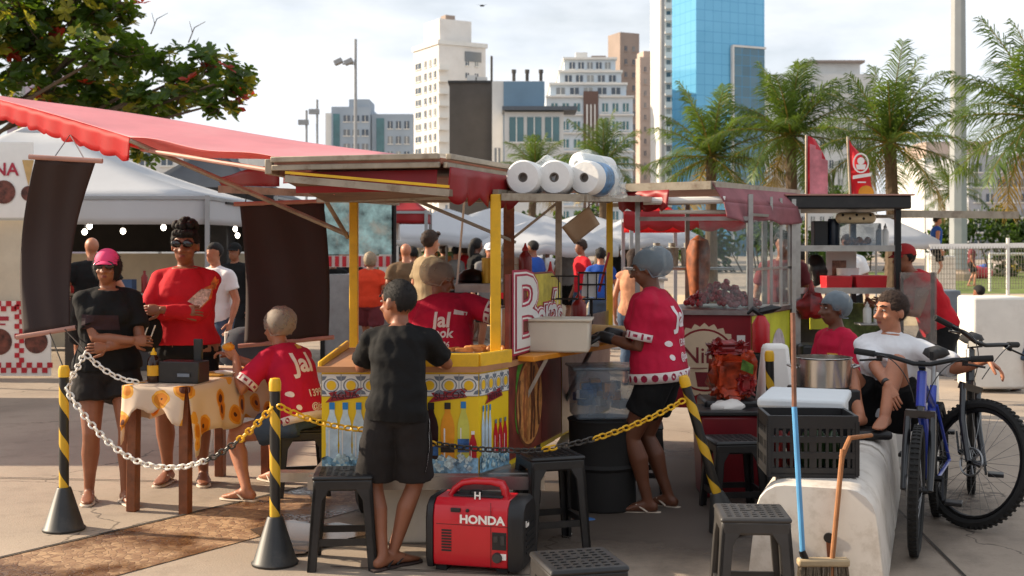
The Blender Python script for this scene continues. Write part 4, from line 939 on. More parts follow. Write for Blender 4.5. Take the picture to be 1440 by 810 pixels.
# things on and about cart one ------------------------------------------------
def bottle(x, y, z, h, r, m, capm, label, name='sauce_bottle', cat='bottle', group=None, lab=None):
    T = thing(name, label, cat, (x, y, z), 0, group)
    b = MB(); b.lathe([(r*.9, 0), (r, .01), (r, h*.62), (r*.85, h*.7), (r*.45, h*.78), (r*.42, h*.8)], (x, y, z), 14); b.build('body', m, T)
    b = MB(); b.lathe([(r*.5, h*.8), (r*.5, h*.86), (r*.28, h*.9), (r*.1, h)], (x, y, z), 12); b.build('cap', capm, T)
    if lab:
        b = MB(); b.lathe([(r*1.02, h*.2), (r*1.02, h*.5)], (x, y, z), 14); b.build('label', lab, T)
    return T
m_ket = mat('ketchup', (130, 24, 20), .35); m_mayo = mat('mayonnaise', (222, 200, 160), .4); m_rcap = mat('red cap', (176, 26, 26), .4); m_brownb = mat('brown glass', (44, 22, 14), .15)
p = P(733, 384, 7.35); bottle(.09, 8.2, 1.346, .27, .045, m_ket, m_rcap, 'dark ketchup bottle on the upper shelf behind the front yellow post')
bottle(.24, 7.55, 1.0, .5, .05, m_mayo, m_rcap, 'tall cream sauce bottle with a red cap standing above the sign panel')
p = P(814, 444, 8.0); bottle(p.x, 8.0, ZT+.08, .25, .05, m_ket, m_rcap, 'ketchup bottle right of the large name sign, behind the white bin')
b = MB(); b.box((p.x-.05, 8.06, ZT+.04), (.36, .24, .08)); tag(b.build('wooden_block', m_wood), 'wooden block on the cart counter under the ketchup bottle', 'block')
T = thing('napkin_basket', 'black wire basket holding napkins and a red spoon', 'basket', (.62, 8.2, 1.2))
b = MB(); c = P(832, 400, 8.3)
for dz in (-.1, 0, .08): b.tube([c+V((-.09, -.05, dz)), c+V((.09, -.05, dz)), c+V((.09, .06, dz)), c+V((-.09, .06, dz))], .006, 5, closed=True, caps=False)
for dx in (-.09, -.03, .03, .09): b.tube([c+V((dx, -.05, -.1)), c+V((dx, -.05, .08))], .005, 5)
b.box(c+V((0, 0, -.1)), (.18, .11, .006)); b.tube([c+V((0, .05, -.1)), V((c.x, c.y+.05, ZT))], .012); b.build('wire', m_blackm, T)
b = MB(); b.box(c+V((-.01, 0, .0)), (.1, .07, .17), M=Matrix.Rotation(.12, 3, 'Y')); b.build('napkins', m_tile, T)
b = MB(); b.bar(c+V((.05, 0, -.05)), c+V((.12, 0, .22)), .03, .015); b.build('spoon', m_rcap, T)
T = thing('wire_rack', 'empty black wire rack in front of the cream sauce bottle', 'rack', (.2, 7.3, 1.2)); b = MB(); c = P(785, 402, 7.45)
for dz in (-.08, .06): b.tube([c+V((-.1, -.05, dz)), c+V((.12, -.05, dz)), c+V((.12, .05, dz)), c+V((-.1, .05, dz))], .004, 5, closed=True, caps=False)
for dx in (-.1, .0, .12): b.tube([c+V((dx, -.05, -.08)), c+V((dx, -.05, .06))], .004, 5)
b.tube([c+V((-.1, .05, -.08)), c+V((-.13, .12, -.2))], .004, 5); b.build('wire', m_blackm, T)
T = thing('storage_bin', 'white plastic storage bin with dough on the yellow wooden side shelf', 'bin', (.28, 7.05, .985), -.12)
m_ub = translucent(mat('milky plastic', (224, 216, 200), .35, var=.06, vs=5), (235, 220, 190), .25)
b = MB(); b.box((0, 0, .09), (.345, .24, .18), taper=1.05); b.build('tub', m_ub, T, bev=.012, world=False)
b = MB(); b.box((0, 0, .186), (.385, .275, .014)); b.build('rim', m_ub, T, bev=.004, world=False)
T = thing('food_tray', 'white oval platter heaped with bread and sausages on the cart counter', 'tray', (-.2, 6.92, ZT))
b = MB(); M = Matrix.Diagonal((1.5, .9, 1)).to_3x3(); b.lathe([(.0, .0), (.1, .0), (.155, .03), (.16, .035), (.145, .032), (.09, .012), (.0, .012)], (-.2, 6.92, ZT), 24, M); b.build('platter', m_wht, T)
b = MB(); rg = random.Random(2)
for k in range(12): q = V((-.2+rg.uniform(-.14, .14), 6.92+rg.uniform(-.06, .06), ZT+.03+rg.random()*.02)); a = rg.random()*3; b.limb([q-V((math.cos(a), math.sin(a), 0))*.04, q+V((math.cos(a), math.sin(a), 0))*.04], [.018, .018], 8)
b.build('food', m_skinfood, T)
b = MB(); b.lathe([(.0, 0), (.17, 0), (.19, .02), (.19, .03), (0, .025)], (-.42, 6.68, ZT), 24); tag(b.build('pan', m_blackm), 'flat black griddle pan beside the boy on the cart counter', 'pan')
b = MB(); c = P(712, 375, 7.4); b.box((-.02, 8.3, 1.406), (.22, .2, .12), taper=.93); tag(b.build('food_container', m_ub, bev=.01), 'pale plastic food container next to the ketchup on the upper shelf', 'container')
b = MB(); b.box((-.04, 8.3, 1.4925), (.18, .17, .05)); tag(b.build('food_container', m_offw, bev=.006), 'small off white lid box stacked on the pale container', 'container')
b = MB(); c = P(660, 378, 7.3); b.lathe([(.0, .0), (.1, .0), (.11, .02), (.1, .05), (.06, .085), (.015, .095), (.015, .12), (0, .125)], (-.27, 8.22, 1.346), 20); tag(b.build('pot_lid', m_blackm), 'black domed pan lid on the upper shelf', 'lid')
b = MB(); b.lathe([(.055, 0), (.055, .17), (.0, .172)], (-.15, 8.15, 1.346), 18); tag(b.build('tin_can', mat('golden tin', (190, 150, 40), .35, metal=.3)), 'golden yellow tin can right of the black pan lid', 'can')
b = MB(); b.ell((-.10, 8.08, 1.365), (.04, .03, .022)); tag(b.build('cloth_ball', m_wht), 'small crumpled white cloth at the edge of the upper shelf', 'cloth')
T = thing('cardboard_sheet', 'beige cardboard sheet hung at a slant under the roof flap', 'cardboard', P(815, 318, 7.8))
b = MB(); grid(b, P(790, 320, 7.75), P(828, 290, 7.75), P(843, 315, 7.9), P(808, 343, 7.9), 6, 6, lambda u, v: V((0, .03*math.sin(3*u+2*v), 0))); solid(b.build('sheet', mat('cardboard', (188, 164, 136), .8, var=.08), T), .005)
b = MB(); b.tube([P(828, 290, 7.75), P(836, 284, 7.9)], .003, 5); b.build('string', m_white, T)
b = MB(); a_, c_ = V((.50, 7.75, 1.045)), V((.70, 7.6, 1.045)); b.limb([a_, c_], [.05, .05], 14); tag(b.build('bread_loaf', mat('bread', (206, 170, 120), .7, var=.15)), 'long pale bread loaf in front of the vendor on the side shelf', 'bread')
b = MB(); b.box((.42, 7.42, 1.0), (.22, .16, .03)); tag(b.build('cutting_board', m_tile, bev=.006), 'white cutting board between the bin and the vendor', 'board')
# paper rolls on the flap
m_paper = mat('paper roll', (228, 228, 226), .85, var=.03, bump=.15, bs=30); m_core = mat('roll core', (110, 104, 98), .9); m_blue = mat('blue wrapper print', (70, 130, 180), .35, var=.6, vs=16)
m_wrap = clear_mat('plastic film', (235, 240, 245), .35, .12, .3)
def roll(x, y, z, r, ln, label, dirv=(.22, 1, 0), blue=False):
    T = thing('paper_roll', label, 'paper roll', (x, y, z-r), 0, 'paper towel rolls on the cart roof')
    d = V(dirv).normalized(); xa, ya, _ = frame_from(d); M = Matrix((xa, ya, d)).transposed(); c = V((x, y, z))
    b = MB(); b.lathe([(r*.28, .03), (r*.28, 0), (r*.9, 0), (r, .015), (r, ln-.015), (r*.9, ln), (r*.28, ln)], c, 26, M); b.build('paper', m_paper, T)
    b = MB(); b.lathe([(r*.28, .028), (r*.27, .006), (r*.2, .006), (r*.2, .03)], c, 16, M); b.build('core', m_core, T)
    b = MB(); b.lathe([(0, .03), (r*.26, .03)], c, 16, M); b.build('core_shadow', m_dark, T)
    if blue: b = MB(); b.lathe([(r*1.012, ln*.3), (r*1.012, ln*.75)], c, 26, M); b.build('wrapper', m_blue, T)
roll(.06, 6.72, 1.978, .098, .24, 'leftmost white paper roll on the cart roof'); roll(.235, 6.75, 1.98, .098, .24, 'middle white paper roll on the cart roof'); roll(.405, 6.80, 1.981, .098, .30, 'rightmost white paper roll with a blue wrapper', (.5, 1, 0), True)
roll(.37, 6.98, 2.07, .072, .26, 'paper roll lying on top of the others', (.9, .7, -.1))
T = thing('plastic_bag', 'clear plastic film bag crumpled over the right end of the paper rolls', 'bag', (.6, 7.1, 1.9)); b = MB()
for k, (x, y, z, r) in enumerate(((.55, 7.02, 1.97, .10), (.63, 7.10, 1.93, .06), (.44, 7.0, 2.05, .095), (.2, 6.86, 1.985, .11))): b.ell((x, y, z), (r, r*.9, r*1.05), u=18, w=10)
o = b.build('film', m_wrap, T); 
for v in o.data.vertices: v.co += V((mnoise.noise(v.co*14), mnoise.noise(v.co*14+V((9, 0, 0))), mnoise.noise(v.co*14+V((0, 9, 0)))))*.035
b = MB(); b.ell((-.2, 8.6, 2.10), (.16, .2, .09)); o = b.build('plastic_bag', m_wht); tag(o, 'crumpled white bag lying on the middle of the first cart roof', 'bag')
# under and beside the cart
b = MB(); b.box((-.58, 6.62, .17), (.36, .3, .34), taper=1.04); tag(b.build('bucket_box', m_offw, bev=.015), 'dirty white plastic box on the ground under the yellow cart front', 'box')
T = thing('plastic_tub', 'see through plastic tub with yellow and blue packets on a black drum', 'tub', (.55, 7.35, .56), .1)
m_cl = clear_mat('cloudy clear plastic', (120, 136, 150), .55, .2, .25)
b = MB(); b.box((0, 0, .15), (.36, .30, .30), taper=1.06); b.build('tub', m_cl, T, world=False, bev=.015)
b = MB(); b.box((0, 0, .305), (.41, .34, .016)); b.build('rim', m_cl, T, world=False, bev=.004)
b = MB(); rg = random.Random(6)
for k in range(14): b.mi = k % 3; b.box((rg.uniform(-.12, .12), rg.uniform(-.1, .1), .04+.17*rg.random()), (.1, .06, .05), M=Matrix.Rotation(rg.random()*3, 3, 'Z'))
b.build('packets', [m_ora, m_lab, m_wht], T, world=False)
b = MB(); b.lathe([(.19, 0), (.205, .02), (.2, .25), (.215, .27), (.2, .29), (.205, .53), (.215, .55), (.0, .56)], (.55, 7.35, 0), 26); tag(b.build('black_drum', m_rubber), 'round black drum under the see through tub', 'drum')
def ERING(c, x, y, wx, wy, n=18, e=2.4):
    return [c+x*wx*math.copysign(abs(math.cos(a))**(2/e), math.cos(a))+y*wy*math.copysign(abs(math.sin(a))**(2/e), math.sin(a)) for a in [2*math.pi*k/n for k in range(n)]]
# ================================================================ CART TWO (badge with a name, glass case)
A0, A1, A2 = V((.95, 9.15, 0)), V((1.775, 9.0, 0)), V((2.29, 9.95, 0)); A3 = A2+(A0-A1)
T = C2 = thing('sweets_cart', 'red sweets cart with a round name badge, a glass case and a flat frame roof', 'cart', (1.6, 9.6, 0))
m_cr = mat('cart dark red', (140, 22, 34), .4, var=.15, vs=3, dirt=.2); m_lime = mat('lime print', (206, 206, 50), .4, var=.2, vs=3)
b = MB(); b.prism([up(p, .38) for p in (A0, A1, A2, A3)], (0, 0, .70)); b.build('body', m_cr, T, smooth=0)
b = MB(); b.prism([up(p, 1.08) for p in (A0+V((-.02, -.03, 0)), A1+V((.02, -.03, 0)), A2+V((.03, 0, 0)), A3)], (0, 0, .035)); b.build('counter_top', m_steel, T)
b = MB(); fC = Face(A0, A1); fD = Face(A1, A2); fD.rect(b, .02, fD.len-.02, .42, 1.07, .004); b.build('lime_print', m_lime, T, smooth=0, fix=False)
b = MB(); fD.disc(b, .72, .72, .22, .007, .9); fD.disc(b, .35, .62, .12, .0075); b.build('cup_print', mat('pale cup print', (200, 186, 190), .5, var=.25, vs=12), T, smooth=0, fix=False)
# badge
uc, zc = .50, .74; m_badge = mat('badge cream', (214, 190, 160), .5, var=.05); m_bdr = mat('badge letters', (120, 30, 40), .5)
b = MB(); n = 96; b.poly([fC.p(uc+(.265+.014*math.cos(24*2*math.pi*k/n))*math.cos(2*math.pi*k/n), zc+(.265+.014*math.cos(24*2*math.pi*k/n))*math.sin(2*math.pi*k/n), .003) for k in range(n)]); BD = b.build('badge', m_badge, T, smooth=0, fix=False)
b = MB(); fC.disc(b, uc, zc, .235, .005, 1, 40); b.build('badge_ring', m_cr, BD, smooth=0, fix=False)
b = MB(); fC.disc(b, uc, zc, .22, .007, 1, 40); b.build('badge_disc', m_badge, BD, smooth=0, fix=False)
b = MB(); fC.text(b, 'Nina', .17, uc, zc+.03, .009, bold=.008); b.box(fC.p(uc, zc-.06, .009), (.28, .004, .006)); b.poly([fC.p(uc-.05, zc-.20, .009), fC.p(uc+.05, zc-.20, .009), fC.p(uc+.07, zc-.09, .009), fC.p(uc-.07, zc-.09, .009)])
for k in range(13):
    a = R(160-k*11.5); q = .175; X_ = fC.u*math.sin(a)-Z1*math.cos(a); b.text('DOCES & CHURROS'[k] if k < 15 else '', .05, fC.p(uc+q*math.cos(a), zc+q*math.sin(a), .009), fC.u*math.sin(a)+V((0, 0, -math.cos(a))), fC.u*math.cos(a)+V((0, 0, math.sin(a))), ext=.0005) if False else None
b.build('lettering', m_bdr, BD, smooth=0)
b = MB(); fC.rect(b, .74, .80, .8, .93, .006); b.build('sticker', m_wht, T, smooth=0, fix=False)
# frame and glass
b = MB()
for p in (A0, A1, A2, A3): b.bar(up(p, 1.1), up(p, 1.98), .035, up=V((0, 1, 0)))
for t in (.5,): q = A1.lerp(A2, t); b.bar(up(q, 1.1), up(q, 1.98), .02, up=V((0, 1, 0)))
q = A1.lerp(A2, .75); b.bar(up(q, 1.1), up(q, 1.98), .02, up=V((0, 1, 0)))
for z in (1.83, 1.42):
    b.bar(up(A1, z), up(A2, z), .02)
b.bar(up(A0, 1.80), up(A1, 1.80), .03); b.build('frame', m_steel, T)
b = MB(); b.bar(up(A2, .0)+V((.02, -.03, 0)), up(A2, 1.98)+V((.02, -.03, 0)), .035, up=V((0, 1, 0))); b.build('leg', m_steel, T)
for q in (A0, A1): b = MB(); b.bar(up(q, 0), up(q, .38), .05, up=V((0, 1, 0))); b.build('leg', m_steel, T)
m_gl = clear_mat('case glass', (190, 205, 205), .14, .08, .12)
b = MB()
for a, c in ((A0.lerp(A1, .55), A1), (A1, A2)): b.prism([up(a, 1.13)+V((0, .01, 0)), up(c, 1.13)+V((0, .01, 0)), up(c, 1.79)+V((0, .01, 0)), up(a, 1.79)+V((0, .01, 0))], V((0, .004, 0)))
b.build('case_glass', m_gl, T, smooth=0)
r0, r1, r2, r3 = P(868, 268, 9.3), P(1000, 262, 8.85), P(1120, 284, 10.3), P(960, 276, 11.2)
for q in (r0, r1, r2, r3): q.z = 2.03
b = MB(); b.prism([r0, r1, r2, r3], (0, 0, .03)); b.build('roof', MATS['roof sheet'], T, smooth=0)
b = MB(); b.bar(r0+V((0, -.02, .01)), r1+V((0, -.02, .01)), .03, .06); b.bar(r1+V((.02, 0, .01)), r2+V((.02, 0, .01)), .03, .06); b.bar(r0-V((0, -.3, .11)), r1-V((0, -.1, .11)), .03, .03); b.build('roof_frame', m_alu, T)
b = MB(); b.tube([P(905, 283, 9.0), P(1020, 281, 8.85)], .028, 10); b.build('lamp_tube', m_white, T)
b = MB(); valance(b, r0-V((0, -.05, .02)), r1-V((.3, -.05, .02)), .16, 4, .03, .03); solid(b.build('valance', m_val2, T, smooth=80))
b = MB(); b.box(P(975, 298, 9.0), (.5, .06, .03)); b.build('rolled_cloth', m_offw, T, bev=.01)
b = MB(); grid(b, P(1018, 284, 8.8), P(1122, 293, 9.9), P(1124, 312, 9.9), P(1022, 306, 8.78), 20, 6, lambda u, v: V((.03*math.sin(14*u)*v, -.03*math.sin(9*u+1)*v, -.03*v*abs(math.sin(6*u))))); solid(b.build('draped_cloth', mat('faded maroon cloth', (140, 84, 90), .8, var=.2, vs=4), T, smooth=80), .006)
b = MB(); grid(b, r1+V((-.0, 0, .04)), r2+V((0, 0, .04)), P(1122, 293, 9.9), P(1018, 284, 8.8), 14, 4); solid(b.build('draped_cloth', MATS['faded maroon cloth'], T, smooth=80), .006)
b = MB(); b.text('5', .1, P(1100, 295, 9.55), V((.5, .85, 0)), Z1) if False else None
# contents of the case
c = P(1015, 436, 9.45); b = MB(); rg = random.Random(9); m_berry = mat('candied berry', (150, 20, 34), .2, var=.25, vs=30, coat=.5)
for k in range(210):
    u, v = rg.uniform(-1, 1), rg.uniform(-1, 1); rr = math.hypot(u, v)
    if rr > 1: continue
    b.ell((c.x+u*.30, c.y+v*.26, 1.135+.2*(1-rr)*rg.uniform(.55, 1.05)+.01), (.023, .023, .023), u=7, w=5)
tag(b.build('berry_heap', m_berry), 'heap of glossy red candied berries inside the glass case', 'fruit', kind='stuff')
b = MB(); c = P(986, 430, 9.7); b.lathe([(.02, 0), (.06, .03), (.07, .12), (.088, .3), (.09, .44), (.075, .52), (.04, .54), (.015, .56)], (c.x-.02, c.y, 1.12), 20)
o = b.build('kebab_cone', translucent(mat('orange roast', (150, 82, 44), .6, var=.5, vs=14), (190, 100, 40), .1)); tag(o, 'tall orange roast cone on a spit left of the berries', 'food')
for v in o.data.vertices: v.co.x *= 1+.22*mnoise.noise(v.co*22); v.co.y *= 1+.22*mnoise.noise(v.co*22)
b = MB(); 
for k in range(3): b.lathe([(.05, 0), (.058, .16), (.03, .17), (.03, .2), (0, .2)], (1.22+.13*k, 10.2, 1.42), 12)
T = thing('glass_jar', 'three lidded glass jars on the shelf at the back of the berry case', 'jars', (1.35, 10.2, 1.42)); b.build('glass', mat('jar glass', (180, 176, 166), .2, var=.3, vs=9), T); b = MB(); b.box((1.4, 10.2, 1.405), (.9, .3, .02)); b.build('shelf', m_steel, C2)
# goods standing in front of cart two
T = thing('shopping_bag', 'crumpled orange and red shopping bag on the black box by the red bin', 'bag', (1.43, 7.9, .62))
def lump(b, c, r, amp, f, u=18, w=10, seed=0):
    o0 = len(b.v); b.ell(c, r, u=u, w=w)
    for i in range(o0, len(b.v)):
        v = b.v[i]; d = (v-V(c)).normalized(); b.v[i] = v+d*amp*mnoise.noise(v*f+V((seed, 0, 0)))
def crumple(b, c, r, amp, seed=0, u=34, w=22, e=.45):
    o0 = len(b.v); b.ell((0, 0, 0), (1, 1, 1), u=u, w=w)
    for i in range(o0, len(b.v)):
        v = b.v[i]; q = V([math.copysign(abs(t)**e, t) for t in v]); n = v*1.9+V((seed*7.3, 0, seed)); d = abs(mnoise.noise(n*1.7))-.25+.5*(abs(mnoise.noise(n*3.7))-.2)
        b.v[i] = V(c)+V((q.x*r[0], q.y*r[1], q.z*r[2]))+v*amp*d
b = MB(); crumple(b, (1.44, 7.9, .76), (.135, .10, .145), .09, 1); b.build('bag_film', mat('orange film', (198, 70, 34), .32, var=.55, vs=7), T, smooth=30)
b = MB(); crumple(b, (1.40, 7.88, .93), (.12, .08, .035), .07, 3); crumple(b, (1.51, 7.80, .70), (.05, .03, .06), .05, 5); b.build('bag_film', mat('red film', (138, 24, 26), .32, var=.5, vs=7), T, smooth=30)
b = MB(); b.quad(V((1.47, 7.768, .80)), V((1.55, 7.775, .77)), V((1.555, 7.775, .83)), V((1.48, 7.768, .87))); b.build('bag_print', mat('green film', (86, 120, 50), .35, var=.5, vs=20), T, fix=False)
b = MB(); b.box((1.42, 7.95, .30), (.36, .36, .6)); tag(b.build('black_box', m_black, bev=.02), 'black box carrying the orange shopping bag', 'box')
T = thing('bin', 'dark red plastic bin with a wrinkled plastic sheet on top, behind the leaning striped post', 'bin', (1.5, 8.25, 0)); m_bin = mat('bin red', (120, 18, 30), .4, var=.15)
b = MB(); b.box((1.38, 7.75, .27), (.36, .3, .52), taper=1.12); b.build('tub', m_bin, T, bev=.02); b = MB(); b.box((1.38, 7.75, .545), (.44, .37, .03)); b.build('rim', m_black, T, bev=.008)
b = MB(); lump(b, (1.36, 7.72, .57), (.12, .1, .04), .04, 14); b.build('plastic_sheet', m_wht, T)
T = thing('white_bucket', 'tall white plastic sack leaning on the second striped post', 'sack', (1.74, 8.0, .3)); b = MB(); b.box((1.74, 8.0, .69), (.26, .2, .52), taper=.62); o = b.build('sack', m_wht, T, bev=.03)
b = MB(); b.box((1.72, 8.05, .21), (.3, .3, .42)); tag(b.build('black_box', m_black, bev=.02), 'black box under the white sack', 'box')
T = thing('fire_extinguisher', 'small red extinguisher with a black hose head in front of the lime panel', 'extinguisher', (1.77, 8.7, .62)); c = P(1070, 495, 8.7)
b = MB(); b.lathe([(.0, 0), (.06, .0), (.065, .02), (.065, .2), (.03, .26), (.0, .27)], c, 14); b.build('cylinder', m_red, T)
b = MB(); b.limb([c+V((0, 0, .27)), c+V((-.06, 0, .31)), c+V((-.09, 0, .28))], [.02, .022, .012], 8); b.limb([c+V((0, 0, .29)), c+V((.08, 0, .31)), c+V((.14, 0, .32))], [.025, .03, .008], 8); b.build('valve', m_black, T)
b = MB(); b.box(c+V((.03, 0, -.34)), (.22, .2, .66)); tag(b.build('pedestal', m_dark, bev=.01), 'dark narrow box under the red extinguisher', 'box')

# ================================================================ CART THREE (black roof)
T = C3 = thing('snack_cart', 'dark cart with a black roof slab, open shelves and red boxes', 'cart', (2.8, 10.3, 0))
X0, X1c, Yf, Yb = 2.36, 3.22, 10.0, 11.3
b = MB(); b.box(((X0+X1c)/2-.02, 10.62, 1.955), (1.02, 1.4, .11)); b.build('roof', m_black, T, bev=.012)
b = MB(); b.box(((X0+X1c)/2-.02, 10.62, 2.015), (1.06, 1.44, .012)); b.build('roof_edge', m_pink, T)
b = MB(); b.bar((3.2, 10.0, 1.86), (4.35, 10.4, 1.86), .04, .06); b.bar((3.25, 10.9, 1.86), (4.35, 10.4, 1.86), .03); b.build('roof_arm', m_alu, T)
for x, y, m in ((X0, Yf, m_steel), (X1c-.03, Yf, m_blackm), (X0, Yb, m_steel), (X1c-.03, Yb, m_blackm)):
    b = MB(); b.bar((x, y, .02), (x, y, 1.9), .045, up=V((0, 1, 0))); b.build('post', m, T)
for z, m in ((1.575, m_steel), (1.225, m_steel)):
    b = MB(); b.box(((X0+X1c)/2, 10.22, z), (X1c-X0, .42, .02)); b.bar((X0, 10.0, z), (X1c, 10.0, z), .02, .05); b.build('shelf', m, T)
b = MB(); b.box(((X0+X1c)/2, 10.9, .62), (X1c-X0-.08, .8, .9)); b.build('body', mat('dark printed panel', (52, 46, 40), .5, var=.5, vs=5), T, bev=.01)
b = MB(); b.box((2.98, 10.47, .95), (.42, .02, .3)); b.build('printed_panel', mat('green food print', (90, 110, 60), .5, var=.7, vs=9), T)
b = MB(); b.box((2.62, 10.23, .99), (.2, .015, .2)); b.build('yellow_print', m_lime, T)
b = MB(); b.bar((X0, 10.02, .48), (X1c, 10.02, .48), .05, .05); b.box(((X0+X1c)/2, 10.3, .46), (X1c-X0, .5, .03)); b.build('lower_shelf', m_steel, T)
def put(name, label, cat, c, sz, m, bev=.008, **k):
    b = MB(); b.box((c[0], c[1], c[2]+sz[2]/2), sz, **k); return tag(b.build(name, m, bev=bev), label, cat)
put('red_box', 'left of two red boxes on the shelf of the black roofed cart', 'box', (P(1178, 405, 10.1).x, 10.15, 1.235), (.21, .2, .11), m_red, taper=1.06); put('red_box', 'right and longer of two red boxes on the shelf of the black roofed cart', 'box', (P(1223, 405, 10.1).x, 10.15, 1.235), (.25, .2, .115), m_red, taper=1.06)
put('white_tray', 'thin white tray under the right red box', 'tray', (P(1222, 405, 10.0).x, 10.06, 1.2355), (.29, .05, .012), m_white, bev=0)
b = MB(); b.lathe([(.0, 0), (.085, 0), (.095, .17), (.09, .17), (.08, .02)], (2.86, 10.3, 1.236), 16); tag(b.build('white_bucket', m_wht), 'white bucket between the two red boxes', 'bucket')
b = MB(); b.lathe([(.05, 0), (.055, .2), (.045, .24), (0, .24)], (2.74, 10.3, 1.586), 14); b.mi = 0; tag(b.build('dark_canister', mat('navy tin', (24, 34, 50), .3)), 'dark blue canister on the top shelf of the black roofed cart', 'canister')
put('dark_carton', 'black carton on the top shelf left of the dark blue canister', 'carton', (2.62, 10.3, 1.586), (.12, .12, .22), m_black)
T = thing('bread_roll', 'long beige roll with dark spots under the black roof slab', 'bread', (2.92, 10.2, 1.80)); b = MB(); b.limb([V((2.78, 10.2, 1.83)), V((3.02, 10.2, 1.83))], [.05, .05], 14); b.build('dough', m_mayo, T)
b = MB()
for k in range(5): b.ell((2.78+.058*k, 10.155-.003*(k % 2), 1.84+.015*(-1)**k), (.012, .01, .012), u=8, w=5)
b.build('spots', m_dark, T)
put('acrylic_box', 'clear acrylic display box on the top shelf of the black roofed cart', 'display box', (2.93, 10.25, 1.586), (.34, .22, .2), MATS.get('cloudy clear plastic'))
b = MB()
for k in range(6): lump(b, (2.84+.035*k, 10.25, 1.62+.02*(k % 2)), (.03, .05, .03), .01, 20, 8, 6, k)
tag(b.build('pastry_pile', m_skinfood), 'pastries inside the clear acrylic display box', 'pastry')
for i, x in enumerate((3.1, 3.15)): bottle(x, 10.2, 1.586, .2, .03, m_tile, m_steel, ['pale sauce bottle beside the acrylic box, left of the pair', 'pale sauce bottle beside the post, right of the pair'][i], group='pale bottles on the top shelf')
T = thing('picture_sheet', 'small printed sheet with a dark figure leaning on the cart shelf', 'print', (2.8, 10.42, 1.24)); b = MB(); b.box((2.84, 10.43, 1.4), (.26, .01, .3)); b.build('sheet', m_tile, T); b = MB(); b.box((2.82, 10.42, 1.38), (.12, .006, .18)); b.build('print', mat('photo print', (150, 110, 90), .5, var=.7, vs=14), T)
b = MB(); lump(b, (2.62, 10.4, 1.38), (.08, .06, .14), .05, 10); tag(b.build('black_sack', m_black), 'crumpled black sack on the middle shelf of the black roofed cart', 'sack')
T = thing('red_bag', 'red plastic bag hanging under the shelf of the black roofed cart', 'bag', (P(1140, 440, 9.95).x, 9.95, 1.0)); c = P(1141, 425, 9.93); b = MB(); lump(b, c-V((0, 0, .03)), (.12, .06, .11), .04, 14); b.limb([c+V((0, 0, .06)), c+V((0, 0, .17))], [.035, .01], 8); b.build('film', MATS['red film'], T)
put('black_bin', 'black bin below the red plastic bag', 'bin', (P(1148, 470, 9.9).x, 9.95, .49), (.28, .3, .30), m_black, bev=.02)
for i in range(3): bottle(P(1222+15*i, 440, 10.05).x, 10.1, .95, .18, .035, m_tile, m_wht, ['first', 'middle', 'last'][i]+' of three pale water bottles under the cart shelf', 'water_bottle', group='water bottles under the shelf')
put('bottle_ledge', 'narrow ledge carrying the three pale water bottles', 'ledge', (P(1240, 440, 10.05).x, 10.15, .93), (.36, .18, .02), m_steel)
# clear sheet panel
T = thing('acrylic_screen', 'tall scratched acrylic sheet standing at the right side of the black roofed cart', 'panel', (3.22, 9.6, .8)); m_acr = clear_mat('scratched acrylic', (150, 140, 134), .45, .12, .35)
b = MB(); a, c = P(1266, 484, 9.5), P(1317, 383, 9.5); b.box(((a.x+c.x)/2, 9.5, (a.z+c.z)/2), (c.x-a.x, .012, c.z-a.z)); b.build('sheet', m_acr, T)
b = MB(); b.bar((a.x+.02, 9.53, 0), (a.x+.02, 9.53, c.z), .025, up=V((0, 1, 0))); b.bar((c.x-.02, 9.53, 0), (c.x-.02, 9.53, c.z), .025, up=V((0, 1, 0))); b.build('stand', m_blackm, T)
